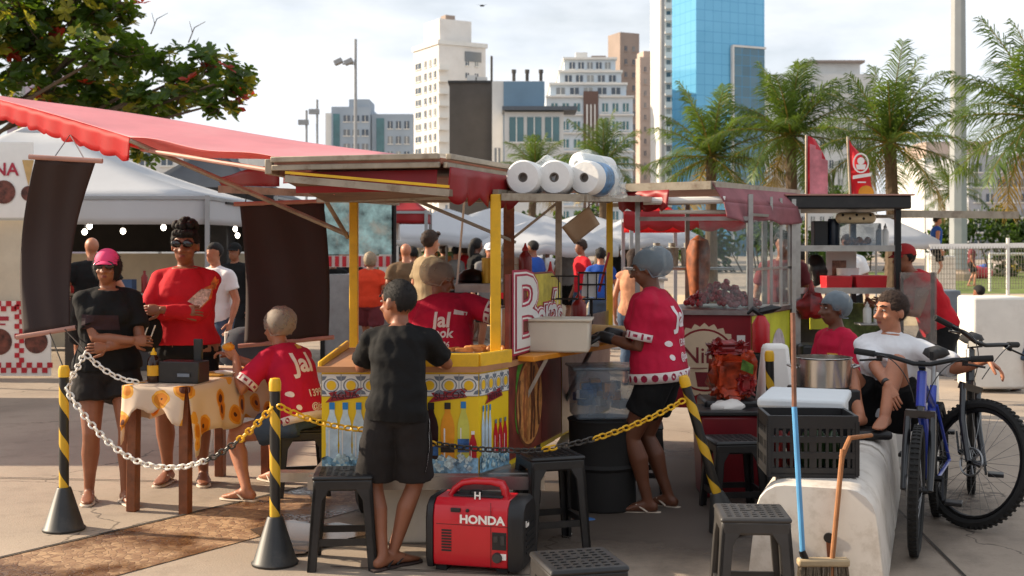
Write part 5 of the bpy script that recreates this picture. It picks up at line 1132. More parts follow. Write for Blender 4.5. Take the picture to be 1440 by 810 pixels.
# feather flags
def flag(px0, px1, pyt, pyb, Y, label, lean, emblem):
    a = P(px0, pyb, Y); T = thing('feather_flag', label, 'flag', (a.x, Y, 0), 0, 'red feather flags'); wd = (px1-px0)/FPX*Y; h = (pyb-pyt)/FPX*Y; n = 16; vs = []
    L_ = [a+V((lean*t*h*.28, 0, t*h)) for t in [k/n for k in range(n+1)]]
    Rr = [a+V((wd*(1-.55*max(0, (k/n-.0))**3.0)-(.0 if not emblem else .5*wd*(k/n)), .05*math.sin(k*.5), min(1, k/n*(1-.06*(k/n)))*h)) for k in range(n+1)]
    b = MB(); 
    for k in range(n+1): vs += [L_[k], (L_[k]+Rr[k])/2+V((0, -.03, 0)), Rr[k]]
    b.add(vs, [(k*3+i, k*3+i+1, k*3+i+4, k*3+i+3) for k in range(n) for i in range(2)]); solid(b.build('cloth', translucent(mat('flag red' if emblem else 'flag crimson', (212, 30, 44) if emblem else (186, 36, 54), .6, var=.1), (240, 40, 50), .3), T, smooth=80), .004)
    b = MB(); b.tube([V((a.x, Y, 0)), a, L_[-1]], .014, 6); b.build('pole', m_alu, T)
    if emblem:
        o = a+V((wd*.33, -.065, h*.58)); b = MB(); ring = 26; es = .72
        for k in range(ring):
            a0, a1 = 2*math.pi*k/ring, 2*math.pi*(k+1)/ring
            b.quad(o+X1*math.cos(a0)*.08+Z1*math.sin(a0)*.10, o+X1*math.cos(a1)*.08+Z1*math.sin(a1)*.10, o+X1*math.cos(a1)*.066+Z1*math.sin(a1)*.084, o+X1*math.cos(a0)*.066+Z1*math.sin(a0)*.084)
        disc(b, o+V((0, -.002, .02)), .036, X1, Z1, 16); b.poly([o+V((-.04, -.003, -.065)), o+V((.04, -.003, -.065)), o+V((.05, -.003, -.015)), o+V((-.05, -.003, -.015))])
        b.poly([o+V((-.08, -.004, -.16)), o+V((.10, -.004, -.13)), o+V((.11, -.004, -.095)), o+V((-.08, -.004, -.125))]); b.box(o+V((.01, 0, -.19)), (.08, .003, .012))
        b.build('emblem_print', m_wht, T, smooth=0, fix=False)
        b = MB(); disc(b, a+V((wd*.55, -.055, h*.12)), .07, X1, Z1, 18, 1.1); b.build('food_print', m_ora, T, smooth=0, fix=False)
    else:
        b = MB()
        for q in (.22, .5, .78): b.quad(*[a+V((wd*q+dx, -.07, h*t)) for dx, t in ((-.03, .05), (.03, .05), (.03, .85-.4*q*q), (-.03, .88-.4*q*q))])
        b.build('stripe_print', mat('flag pale stripe', (196, 120, 130), .6, var=.4, vs=4), T, smooth=0, fix=False)
flag(1134, 1164, 190, 282, 12.2, 'striped crimson feather flag, left of the two above the black roof', 0, False)
flag(1196, 1232, 192, 282, 12.0, 'red feather flag with a white round emblem, right of the two above the black roof', -.16, True)

# ================================================================ plastic stools
def stool(loc, rz, label, sq=1.0, mb=None):
    T = thing('plastic_stool', label, 'stool', loc, rz, 'black plastic stools'); h = .455*sq; ts, bs = .128, .172; m = mb or m_black
    b = MB(); b.box((0, 0, h-.012), (.30, .30, .024)); b.box((0, 0, h-.045), (.292, .292, .06)); b.build('seat', m, T, world=False, bev=.012)
    b = MB()
    for a in (0, 1.57): x, y = rot2(.04, 0, a); b.box((0, 0, h+.001), (.1 if a == 0 else .012, .012 if a == 0 else .1, .004))
    for i in range(7):
        for j in range(7):
            if abs(i-3)+abs(j-3) > 1: b.box(((i-3)*.036, (j-3)*.036, h+.0015), (.02, .02, .004))
    b.build('seat_grip', m, T, world=False, smooth=0)
    for sx in (-1, 1):
        for sy in (-1, 1):
            b = MB(); t = Vector3 = lambda x, y, z: V((sx*x, sy*y, z))
            # L-section: two tapered plates meeting at the outer corner
            z1 = h-.03
            for f in ((lambda p, q, z: t(p, q, z)), (lambda p, q, z: t(q, p, z))):
                vs = [f(ts+.015, ts+.015, z1), f(ts-.085, ts+.015, z1), f(ts-.085, ts-.005, z1), f(ts+.015, ts-.005, z1),
                      f(ts+.022, ts+.022, z1-.09), f(ts-.03, ts+.022, z1-.09), f(ts-.03, ts+.002, z1-.09), f(ts+.022, ts+.002, z1-.09),
                      f(bs, bs, 0), f(bs-.045, bs, 0), f(bs-.045, bs-.018, 0), f(bs, bs-.018, 0)]
                b.add(vs, [(0, 1, 2, 3), (8, 11, 10, 9)]+[(i+o, (i+1) % 4+o, (i+1) % 4+4+o, i+4+o) for o in (0, 4) for i in range(4)])
            b.build('leg', m, T, world=False, smooth=30, bev=.004)
    zz = h*.30; e = ts+(bs-ts)*.70-.012
    for a in range(4):
        b = MB(); x0, y0 = rot2(-e+.03, e, a*math.pi/2); x1, y1 = rot2(e-.03, e, a*math.pi/2); b.bar((x0, y0, zz), (x1, y1, zz), .014, .034, up=V((0, 0, 1))); b.build('stretcher', m, T, world=False)
    return T
m_greyp = mat('grey worn plastic', (58, 56, 55), .5, var=.15, vs=9, dirt=.3)
stool((-.845, 6.09, 0), .08, 'black stool beside the bare calves of the boy in black, front left', 1.02)
stool((-1.36, 7.82, 0), .25, 'black stool under the seated woman with the hairnet', .94)
stool((.20, 6.42, 0), .30, 'large black stool right behind the red generator', 1.1)
stool((.83, 7.85, 0), -.1, 'black stool in the shade behind the standing vendor', .98)
stool((1.33, 7.25, 0), .1, 'black stool in front of the dark red bin', .98)
stool((1.035, 5.22, 0), -.06, 'grey worn stool cut by the bottom edge in front of the white concrete bench', 1.0, m_greyp)
stool((.245, 4.46, 0), .25, 'stool at the bottom edge of which only the studded seat shows', .98)
# ================================================================ generator
GA = R(-14)
T = thing('generator', 'red portable generator with black ends and a carrying handle', 'generator', (-.155, 6.03, 0), GA)
m_gen = mat('generator red', (196, 16, 34), .32, var=.05, vs=5, coat=.3, dirt=.12, dcol=(110, 30, 30), ds=5); m_genb = mat('generator black', (24, 24, 26), .5, var=.1)
def rbox_loft(b, x0, x1, prof):   # profile in (y,z) pushed along x
    b.loft([[V((x0, y, z)) for y, z in prof], [V((x1, y, z)) for y, z in prof]])
prof = [(-.135, .03), (-.145, .06), (-.145, .27), (-.13, .325), (-.09, .355), (.09, .355), (.13, .325), (.145, .27), (.145, .06), (.135, .03)]
b = MB(); rbox_loft(b, -.205, .175, prof); b.build('body', m_gen, T, world=False, bev=.008)
pe = [(y*1.02, z if z > .05 else z-.01) for y, z in prof]
for x0, x1, sx in ((-.245, -.2055, -1), (.1755, .25, 1)):
    b = MB(); b.loft([[V((x, y*k, .19+(z-.19)*k)) for y, z in pe] for x, k in ((x0 if sx < 0 else x1, .9), ((x0+.012) if sx < 0 else (x1-.02), 1.0), (x1 if sx < 0 else x0, 1.0))]); b.build('end_cover', m_genb, T, world=False, smooth=40)
b = MB()
for k in range(6): b.box((.251, 0, .1+k*.03), (.008, .16, .012))
b.build('end_grille', m_genb, T, world=False)
b = MB(); b.box((.252, -.06, .24), (.006, .05, .03)); b.build('end_label', m_wht, T, world=False)
b = MB(); pts = [V((-.16, 0, .335)), V((-.13, 0, .385)), V((-.09, 0, .415)), V((-.03, 0, .425)), V((.06, 0, .425)), V((.11, 0, .415)), V((.125, 0, .385)), V((.13, 0, .335))]
rings = []
for i, p in enumerate(pts): d = (pts[min(i+1, 7)]-pts[max(i-1, 0)]).normalized(); rings.append(ERING(p, V((0, 1, 0)), d.cross(V((0, 1, 0))), .034, .016, 14, 3.5))
b.loft(rings); b.build('handle', m_gen, T, world=False, smooth=50)
b = MB(); b.box((0, 0, .35), (.25, .13, .03)); b.lathe([(.03, .35), (.032, .38), (.0, .385)], (-.02, -.02, 0), 14); b.build('fuel_cap', m_genb, T, world=False, bev=.004)
b = MB(); b.text('H', .05, (.01, -.10, .37), ext=.002, bold=.02); b.build('badge', m_wht, T, world=False, smooth=0)
b = MB(); b.text('HONDA', .056, (.045, -.147, .262), ext=.0015, bold=.035, sx=1.08); b.build('lettering', m_wht, T, world=False, smooth=0)
b = MB(); b.box((0.0, -.1452, .235), (.375, .002, .003)); b.box((.09, -.1455, .19), (.003, .002, .32)); b.build('panel_seam', mat('seam', (90, 8, 16), .5), T, world=False)
b = MB()
for k in range(8): b.box((-.135, -.146, .205-k*.014), (.05, .004, .008))
b.build('vent_slots', m_genb, T, world=False)
b = MB(); b.box((.132, -.1455, .165), (.072, .006, .085)); b.build('control_panel', m_genb, T, world=False, bev=.002)
b = MB(); b.box((.116, -.15, .175), (.022, .006, .03)); b.box((.15, -.15, .17), (.02, .006, .045)); b.build('socket', m_greyp, T, world=False, bev=.002)
M = Matrix.Rotation(R(90), 3, 'X'); b = MB(); b.lathe([(.026, -.012), (.026, .0), (.022, .012), (.0, .012)], (.122, -.15, .085), 18, M); b.build('knob', m_greyp, T, world=False)
b = MB(); b.box((.152, -.146, .09), (.03, .004, .03)); b.build('knob_label', m_wht, T, world=False)
b = MB(); b.box((.09, -.139, .305), (.0, .0, .0)) if False else b.box((-.09, -.1405, .305), (.05, .012, .02)); b.lathe([(.009, -.006), (.009, .006), (0, .007)], (-.03, -.141, .305), 10, M); b.build('switch', m_genb, T, world=False, bev=.003)
for x in (-.17, .14):
    b = MB(); b.box((x, 0, .015), (.06, .24, .03)); b.build('foot', m_rubber, T, world=False, bev=.006)

# ================================================================ striped posts and chains
m_ylw = mat('chain yellow', (228, 176, 24), .45, var=.08, dirt=.3); m_chw = mat('chain white', (224, 220, 212), .45, var=.05); m_chb = mat('chain dark', (58, 54, 50), .5, var=.2)
def stripe_mat():
    m = bpy.data.materials.new('hazard stripe'); m.use_nodes = True; nt = m.node_tree; N = nt.nodes; L = nt.links; b = N['Principled BSDF']
    tc = N.new('ShaderNodeTexCoord'); sp = N.new('ShaderNodeSeparateXYZ'); L.new(tc.outputs['Object'], sp.inputs[0])
    at = N.new('ShaderNodeMath'); at.operation = 'ARCTAN2'; L.new(sp.outputs[1], at.inputs[0]); L.new(sp.outputs[0], at.inputs[1])
    m1 = N.new('ShaderNodeMath'); m1.operation = 'MULTIPLY'; m1.inputs[1].default_value = 1/(2*math.pi); L.new(at.outputs[0], m1.inputs[0])
    m2 = N.new('ShaderNodeMath'); m2.operation = 'MULTIPLY_ADD'; m2.inputs[1].default_value = 4.2; L.new(sp.outputs[2], m2.inputs[0]); L.new(m1.outputs[0], m2.inputs[2])
    fr = N.new('ShaderNodeMath'); fr.operation = 'FRACT'; L.new(m2.outputs[0], fr.inputs[0]); gt = N.new('ShaderNodeMath'); gt.operation = 'GREATER_THAN'; gt.inputs[1].default_value = .60; L.new(fr.outputs[0], gt.inputs[0])
    x = N.new('ShaderNodeMix'); x.data_type = 'RGBA'; L.new(gt.outputs[0], x.inputs[0]); x.inputs[6].default_value = (*lin((30, 29, 28)), 1); x.inputs[7].default_value = (*lin((206, 164, 40)), 1)
    L.new(x.outputs[2], b.inputs['Base Color']); b.inputs['Roughness'].default_value = .45; return m
m_str = stripe_mat()
m_cone = mat('stanchion cone', (40, 40, 40), .5, var=.2, vs=10, dirt=.4, dcol=(96, 88, 80), ds=8)
def stanchion(x, y, label, h=.93, tilt=None, r=.027):
    T = thing('stanchion', label, 'stanchion', (x, y, 0), 0, 'striped chain posts')
    if tilt: T.rotation_euler = tilt
    b = MB(); b.lathe([(.115, 0), (.118, .012), (.108, .02), (.04, .235), (.036, .24), (0, .24)], (0, 0, 0), 24); b.build('base', m_cone, T, world=False)
    b = MB(); b.lathe([(r, .235), (r, h-.01), (r*.7, h)], (0, 0, 0), 16); b.build('post', m_str, T, world=False, fix=True)
    b = MB(); b.lathe([(r*1.12, h-.05), (r*1.15, h-.01), (r*.9, h+.012), (0, h+.016)], (0, 0, 0), 16); b.build('cap', m_ylw, T, world=False)
    return T
stanchion(-2.52, 6.8, 'striped post on a black cone beside the woman in the pink cap', .91)
stanchion(-1.19, 6.07, 'striped post on a black cone in front of the seated woman', .92)
stanchion(1.20, 6.7, 'leaning striped post in front of the standing vendor', .9, (0, R(-16), 0))
stanchion(1.64, 7.6, 'second striped post, upright between the white sack and the crate', .93, (R(3), R(-2), 0))
def chain(pts, label, cols, sag=0, ll=.052, wr=.0055, n=None):
    """links along a polyline; cols = function of position 0..1 giving 0 white / 1 yellow / 2 dark"""
    cur = []
    for i in range(len(pts)-1):
        a, c = pts[i], pts[i+1]; s = sag[i] if isinstance(sag, (list, tuple)) else sag
        for k in range(40): t = k/40; cur.append(a.lerp(c, t)-V((0, 0, 4*s*t*(1-t))))
    cur.append(pts[-1]); acc = [0]
    for i in range(1, len(cur)): acc.append(acc[-1]+(cur[i]-cur[i-1]).length)
    step = ll*.72; n = int(acc[-1]/step); b = MB(); j = 0
    for k in range(n):
        d = (k+.5)*step
        while j < len(acc)-2 and acc[j+1] < d: j += 1
        t = (d-acc[j])/max(1e-6, acc[j+1]-acc[j]); p = cur[j].lerp(cur[j+1], t); dr = (cur[j+1]-cur[j]).normalized()
        x, y, _ = frame_from(dr); w_ = x if k % 2 else y
        w_ = (x*.8+y*.6) if k % 2 else (y*.8-x*.6)
        hl, hw = ll/2, .0155; ring = []
        for q in range(10):
            a = 2*math.pi*q/10; ring.append(p+dr*(math.cos(a)*(hl-hw*.6)+math.copysign(hw*.3, math.cos(a)))+w_*math.sin(a)*hw)
        b.mi = cols(k/n); b.tube(ring, wr, 5, closed=True, caps=False, ax=w_)
    o = b.build('plastic_chain', [m_chw, m_ylw, m_chb], smooth=60); return tag(o, label, 'chain', 'plastic barrier chains')
t1 = V((-2.50, 6.77, .80)); t2 = V((-1.19, 6.04, .80))
chain([t1, P(232, 657, 6.45), t2], 'chain hanging between the two left posts, white turning yellow', lambda t: 0 if t < .66 else (2 if t < .82 else 1), [.11, .09])
chain([t1, P(119, 496, 7.05), P(195, 537, 7.0)], 'white chain rising from the far left post and dropping to the wooden table', lambda t: 0, [.01, .04])
t3 = V((.975, 6.68, .76))
chain([t2+V((.02, 0, 0)), P(520, 604, 6.25), P(600, 622, 6.29), P(715, 633, 6.29), P(780, 629, 6.33), t3], 'long chain crossing in front of the yellow cart to the leaning post', lambda t: 1 if t < .36 else (2 if t < .74 and not .60 < t < .63 else 1), [.03, .01, .01, .01, .04])

# ================================================================ table
B0, C0 = V((-1.945, 7.21, 0)), V((-1.69, 8.29, 0)); dl = (C0-B0).normalized(); dn = V((-dl.y, dl.x, 0)); A_ = B0+dn*.34; D_ = C0+dn*.34
T = thing('wooden_table', 'narrow dark wood table under the sunflower cloth', 'table', ((A_+C0)/2).to_tuple()); ZTb = .755
b = MB(); b.prism([up(p, ZTb-.025) for p in (A_-dl*.04+dn*.03, B0-dl*.04-dn*.03, C0+dl*.04-dn*.03, D_+dl*.04+dn*.03)], (0, 0, .025)); b.bar(up(A_, .68), up(B0, .68), .02, .09); b.bar(up(B0, .68), up(C0, .68), .02, .09); b.build('top', m_wood, T)
for p in (A_, B0, C0, D_):
    b = MB(); q = (p-(A_+C0)/2); b.bar(up(p+q.normalized()*.012, 0), up(p, .73), .062, .062, up=dl); b.build('leg', m_wood, T, bev=.006)
def cloth_mat():
    m = bpy.data.materials.new('sunflower cloth'); m.use_nodes = True; nt = m.node_tree; N = nt.nodes; L = nt.links; b = N['Principled BSDF']
    tc = N.new('ShaderNodeTexCoord'); nz = N.new('ShaderNodeTexNoise'); nz.inputs['Scale'].default_value = 9; L.new(tc.outputs['Object'], nz.inputs['Vector'])
    vm = N.new('ShaderNodeVectorMath'); vm.operation = 'MULTIPLY_ADD'; vm.inputs[1].default_value = (.05, .05, .05); L.new(nz.outputs['Color'], vm.inputs[0]); L.new(tc.outputs['Object'], vm.inputs[2])
    vo = N.new('ShaderNodeTexVoronoi'); vo.inputs['Scale'].default_value = 6.2; vo.inputs['Randomness'].default_value = .75; L.new(vm.outputs[0], vo.inputs['Vector'])
    r = N.new('ShaderNodeValToRGB'); r.color_ramp.interpolation = 'CONSTANT'; e = r.color_ramp.elements
    e[0].position = 0; e[0].color = (*lin((92, 44, 26)), 1); e[1].position = .23; e[1].color = (*lin((214, 132, 24)), 1)
    x = e.new(.36); x.color = (*lin((232, 170, 60)), 1); x = e.new(.44); x.color = (*lin((228, 208, 186)), 1)
    L.new(vo.outputs['Distance'], r.inputs[0]); L.new(r.outputs[0], b.inputs['Base Color']); b.inputs['Roughness'].default_value = .75
    o = N['Material Output']; t = N.new('ShaderNodeBsdfTranslucent'); s = N.new('ShaderNodeMixShader'); s.inputs[0].default_value = .3; L.new(r.outputs[0], t.inputs['Color']); L.new(b.outputs[0], s.inputs[1]); L.new(t.outputs[0], s.inputs[2]); L.new(s.outputs[0], o.inputs['Surface']); return m
b = MB(); e = .035; q = [A_-dl*.06+dn*e, B0-dl*.06-dn*e, C0+dl*.06-dn*e, D_+dl*.06+dn*e]; q = [up(p, ZTb+.006) for p in q]
grid(b, *q, 10, 24)
for i in range(4):
    a, c = q[i], q[(i+1) % 4]; out = (V(((c-a).y, -(c-a).x, 0))).normalized(); hh = (.14, .30, .2, .24)[i]; nu = 40 if i % 2 else 14; vs = []
    for j in range(7):
        v = j/6
        for k in range(nu+1):
            u = k/nu; cor = math.exp(-((u*(c-a).length)/.07)**2)+math.exp(-(((1-u)*(c-a).length)/.07)**2)
            vs.append(a.lerp(c, u)-V((0, 0, (hh+.10*cor+.02*math.sin(u*17+i))*v))+out*(.012+.03*v+.022*v*math.sin(u*(c-a).length*22+i)))
    b.add(vs, [(j*(nu+1)+k, j*(nu+1)+k+1, (j+1)*(nu+1)+k+1, (j+1)*(nu+1)+k) for j in range(6) for k in range(nu)])
tag(solid(b.build('tablecloth', cloth_mat(), smooth=60), .003), 'white cloth printed with big sunflowers draped over the narrow wooden table', 'tablecloth')
zt = ZTb+.01
def tp(u, v, z=0): return up(B0+dl*u+dn*v, zt+z)
c = tp(.10, .27); bottle(c.x, c.y, c.z, .21, .038, m_brownb, m_ylw, 'dark brown sauce bottle with a yellow label on the sunflower table', lab=mat('yellow label', (214, 160, 30), .5))
T = thing('condiment_box', 'black box holder with a tall black flap on the sunflower table', 'box', tp(.18, .1)); b = MB(); c = tp(.16, .1)
M = Matrix.Rotation(math.atan2(-dn.y, -dn.x), 3, 'Z'); b.box(c+V((0, 0, .065)), (.27, .14, .13), M=M); b.build('holder', m_black, T, bev=.006); b = MB(); b.box(c+V((.075, .05, .19)), (.06, .02, .14), M=M); b.build('flap', m_black, T, bev=.008); b = MB(); b.box(c+V((.02, -.085, .05)), (.08, .004, .02), M=M); b.build('emblem', m_tileg, T)
b = MB(); c = tp(.55, .12); b.box(c+V((0, 0, .008)), (.2, .16, .014), M=M); tag(b.build('menu_card', mat('printed card', (200, 150, 60), .5, var=.6, vs=12), bev=.002), 'printed yellow menu card lying beside the black box', 'card')
b = MB(); c = tp(.60, .02); b.lathe([(0, .0), (.06, 0), (.09, .02), (.09, .024), (.055, .008), (0, .006)], c, 18); tag(b.build('plate', m_wht), 'small white plate in front of the seated woman', 'plate')
# ================================================================ concrete benches, crate, cooler, brooms
bd = V((.33, .944, 0)).normalized(); bn = V((bd.y, -bd.x, 0))
m_bench = mat('painted concrete', (214, 206, 196), .7, var=.07, vs=2.5, dirt=.6, dcol=(150, 134, 114), ds=7)
def bench(c, ln, label, wtop=.27, wbot=.31, h=.5):
    prof = []
    for sx in (1, -1):
        arc = [(wtop-.13+.13*math.sin(R(a)), h-.13+.13*math.cos(R(a))) for a in (0, 20, 40, 60, 80)]
        side = arc+[(wtop+.005, h-.16), (wbot, .03), (wbot-.01, 0)]
        prof += side if sx > 0 else [(-x, z) for x, z in reversed(side)]
    rings = []
    for t, k in ((0, .97), (.012, .995), (.03, 1), (ln-.03, 1), (ln-.012, .995), (ln, .97)):
        rings.append([c+bd*t+bn*x*(1-(1-k)*.5)+V((0, 0, z*(1-(1-k)*.35))) for x, z in prof])
    T = thing('concrete_bench', label, 'bench', c+bd*ln/2, 0, 'white concrete barrier benches'); b = MB(); b.loft(rings); b.build('block', m_bench, T, smooth=50); return T
BC = V((1.385, 5.52, 0))
T = bench(BC, 1.28, 'white painted concrete bench carrying the black crate, with a rusty hole in its end')
b = MB(); M = Matrix((bn, V((0, 0, 1)), -bd)).transposed(); q = BC+V((0, 0, .27))-bd*.003+bn*.06; b.lathe([(0, .004), (.022, .004), (.024, 0)], q, 16, M); b.build('hole', m_dark, T)
b = MB(); b.poly([q+V((-.012, -.0, -.02)), q+V((.012, 0, -.02)), q+V((.004, 0, -.16)), q+V((-.003, 0, -.15))]); b.build('rust_stain', mat('rust', (140, 84, 52), .8, var=.2), T, smooth=0, fix=False)
bench(BC+bd*1.36, 1.35, 'white painted concrete bench on which the boy in the white shirt sits')
put('white_crate', 'white plastic bin behind the sitting boy, half hidden by the blue bicycle', 'bin', (2.92, 8.8, 0), (.34, .4, .78), m_white, bev=.03, rz=-.3)
yaw = math.atan2(-bd.x, bd.y)
c = V((1.43, 5.86, .502)); T = thing('plastic_crate', 'black lattice plastic crate standing on the white concrete bench', 'crate', c, -.05)
m_crate = mat('crate black', (28, 28, 30), .5, var=.2, dirt=.2); b = MB(); W_, D_2, H_ = .425, .30, .295
b.box((0, 0, .012), (W_, D_2, .02))
for z in (0.03, .105, .18, .262): 
    hh = .03 if z != .262 else .06
    for sy in (-1, 1): b.box((0, sy*(D_2/2-.008), z), (W_, .016, hh))
    for sx in (-1, 1): b.box((sx*(W_/2-.008), 0, z), (.016, D_2-.034, hh))
for k in range(13):
    for sy in (-1, 1): b.box((-W_/2+.012+k*(W_-.024)/12, sy*(D_2/2-.0085), H_/2-.01), (.014 if k % 6 else .034, .011, H_-.04))
for k in range(9):
    for sx in (-1, 1): b.box((sx*(W_/2-.0085), -D_2/2+.012+k*(D_2-.024)/8, H_/2-.01), (.011, .014 if k % 4 else .03, H_-.04))
b.build('lattice', m_crate, T, world=False, smooth=0)
for i in range(5):
    x = 1.30+.065*i; bottle(x, 5.86+.02*(i % 2), .53, .22, .028, mat('green glass', (40, 64, 34), .2) if i > 1 else m_ket, m_black, ['red', 'red', 'green', 'green', 'green'][i]+' bottle in the black crate, '+['first', 'second', 'third', 'fourth', 'fifth'][i]+' from the left', group='bottles in the crate')
T = thing('foam_cooler', 'white foam cooler box with a flat lid behind the black crate', 'cooler', (1.53, 6.30, .5), yaw); m_foam = mat('foam', (212, 216, 218), .7, var=.03)
b = MB(); b.box((0, 0, .14), (.40, .50, .275)); b.build('box', m_foam, T, world=False, bev=.015); b = MB(); b.box((0, 0, .303), (.43, .53, .05)); b.build('lid', m_foam, T, world=False, bev=.015)
T = thing('gas_stove', 'black box with a white frame under the steel pot', 'stove', (1.84, 7.15, .5)); b = MB(); b.box((1.84, 7.15, .63), (.36, .3, .26)); b.build('body', m_black, T, bev=.01)
b = MB(); x, z = 1.80, .68
for a, c in (((x-.08, z-.05), (x+.08, z-.05)), ((x+.08, z-.05), (x+.08, z+.05)), ((x+.08, z+.05), (x-.08, z+.05)), ((x-.08, z+.05), (x-.08, z-.05))): b.bar((a[0], 6.995, a[1]), (c[0], 6.995, c[1]), .012)
b.build('white_frame', m_wht, T)
T = thing('cooking_pot', 'big shiny steel pot beside the sitting boy', 'pot', (1.84, 7.15, .76)); b = MB(); b.lathe([(0, 0), (.155, 0), (.165, .012), (.165, .17), (.172, .178), (.16, .18), (.155, .02), (0, .018)], (1.84, 7.15, .762), 32); b.build('pan', mat('polished steel', (196, 190, 182), .22, metal=.95, var=.05), T)
b = MB()
for s in (-1, 1): b = MB(); b.tube([V((1.84+s*.165, 7.11, .88)), V((1.84+s*.2, 7.11, .89)), V((1.84+s*.2, 7.19, .89)), V((1.84+s*.165, 7.19, .88))], .008, 6); b.build('handle', m_steel, T)
put('dark_cloth', 'black cushion on the concrete bench under the boy\'s feet', 'cushion', (2.0, 6.92, .50), (.30, .22, .05), m_black, bev=.02)
T = thing('broom', 'broom with a light blue and copper handle leaning up past the crate', 'broom', (1.36, 5.40, 0)); m_br = mat('bristle', (120, 108, 92), .9, var=.4, vs=60)
top = P(1115, 440, 5.52); bot = V((1.30, 5.40, .2)); mid = P(1117, 572, 5.47)
b = MB(); b.tube([bot, mid], .0125, 10); b.build('lower_handle', mat('sky blue tube', (92, 160, 210), .4), T); b = MB(); b.tube([mid, top], .0115, 10); b.build('upper_handle', mat('copper tube', (126, 84, 64), .4, var=.25, vs=20), T)
b = MB(); b.box((1.39, 5.40, .185), (.23, .055, .035)); b.build('head', mat('broom wood', (176, 156, 124), .6), T, bev=.01); b = MB()
rg = random.Random(5)
for k in range(260): x, y = rg.uniform(-.11, .11), rg.uniform(-.022, .022); b.bar((1.39+x, 5.40+y, .17), (1.39+x*1.12+rg.uniform(-.008, .008), 5.40+y*1.8, .004), .003)
b.build('bristles', m_br, T, smooth=0)
b = MB(); b.tube([V((1.315, 5.40, .18)), V((1.295, 5.40, .235))], [.02, .015], 10); b.build('collar', m_blackm, T)
T = thing('broom_stick', 'bare brown wooden stick leaning against the crate end', 'stick', (1.46, 5.45, 0)); b = MB(); b.tube([P(1166, 845, 5.36), P(1170, 790, 5.40), P(1185, 632, 5.505)], .012, 10); b.limb([P(1184, 642, 5.50), P(1195, 616, 5.53), P(1225, 612, 5.6)], [.013, .012, .010], 8); b.build('stick', mat('stick wood', (150, 96, 52), .6, var=.2, vs=20), T)
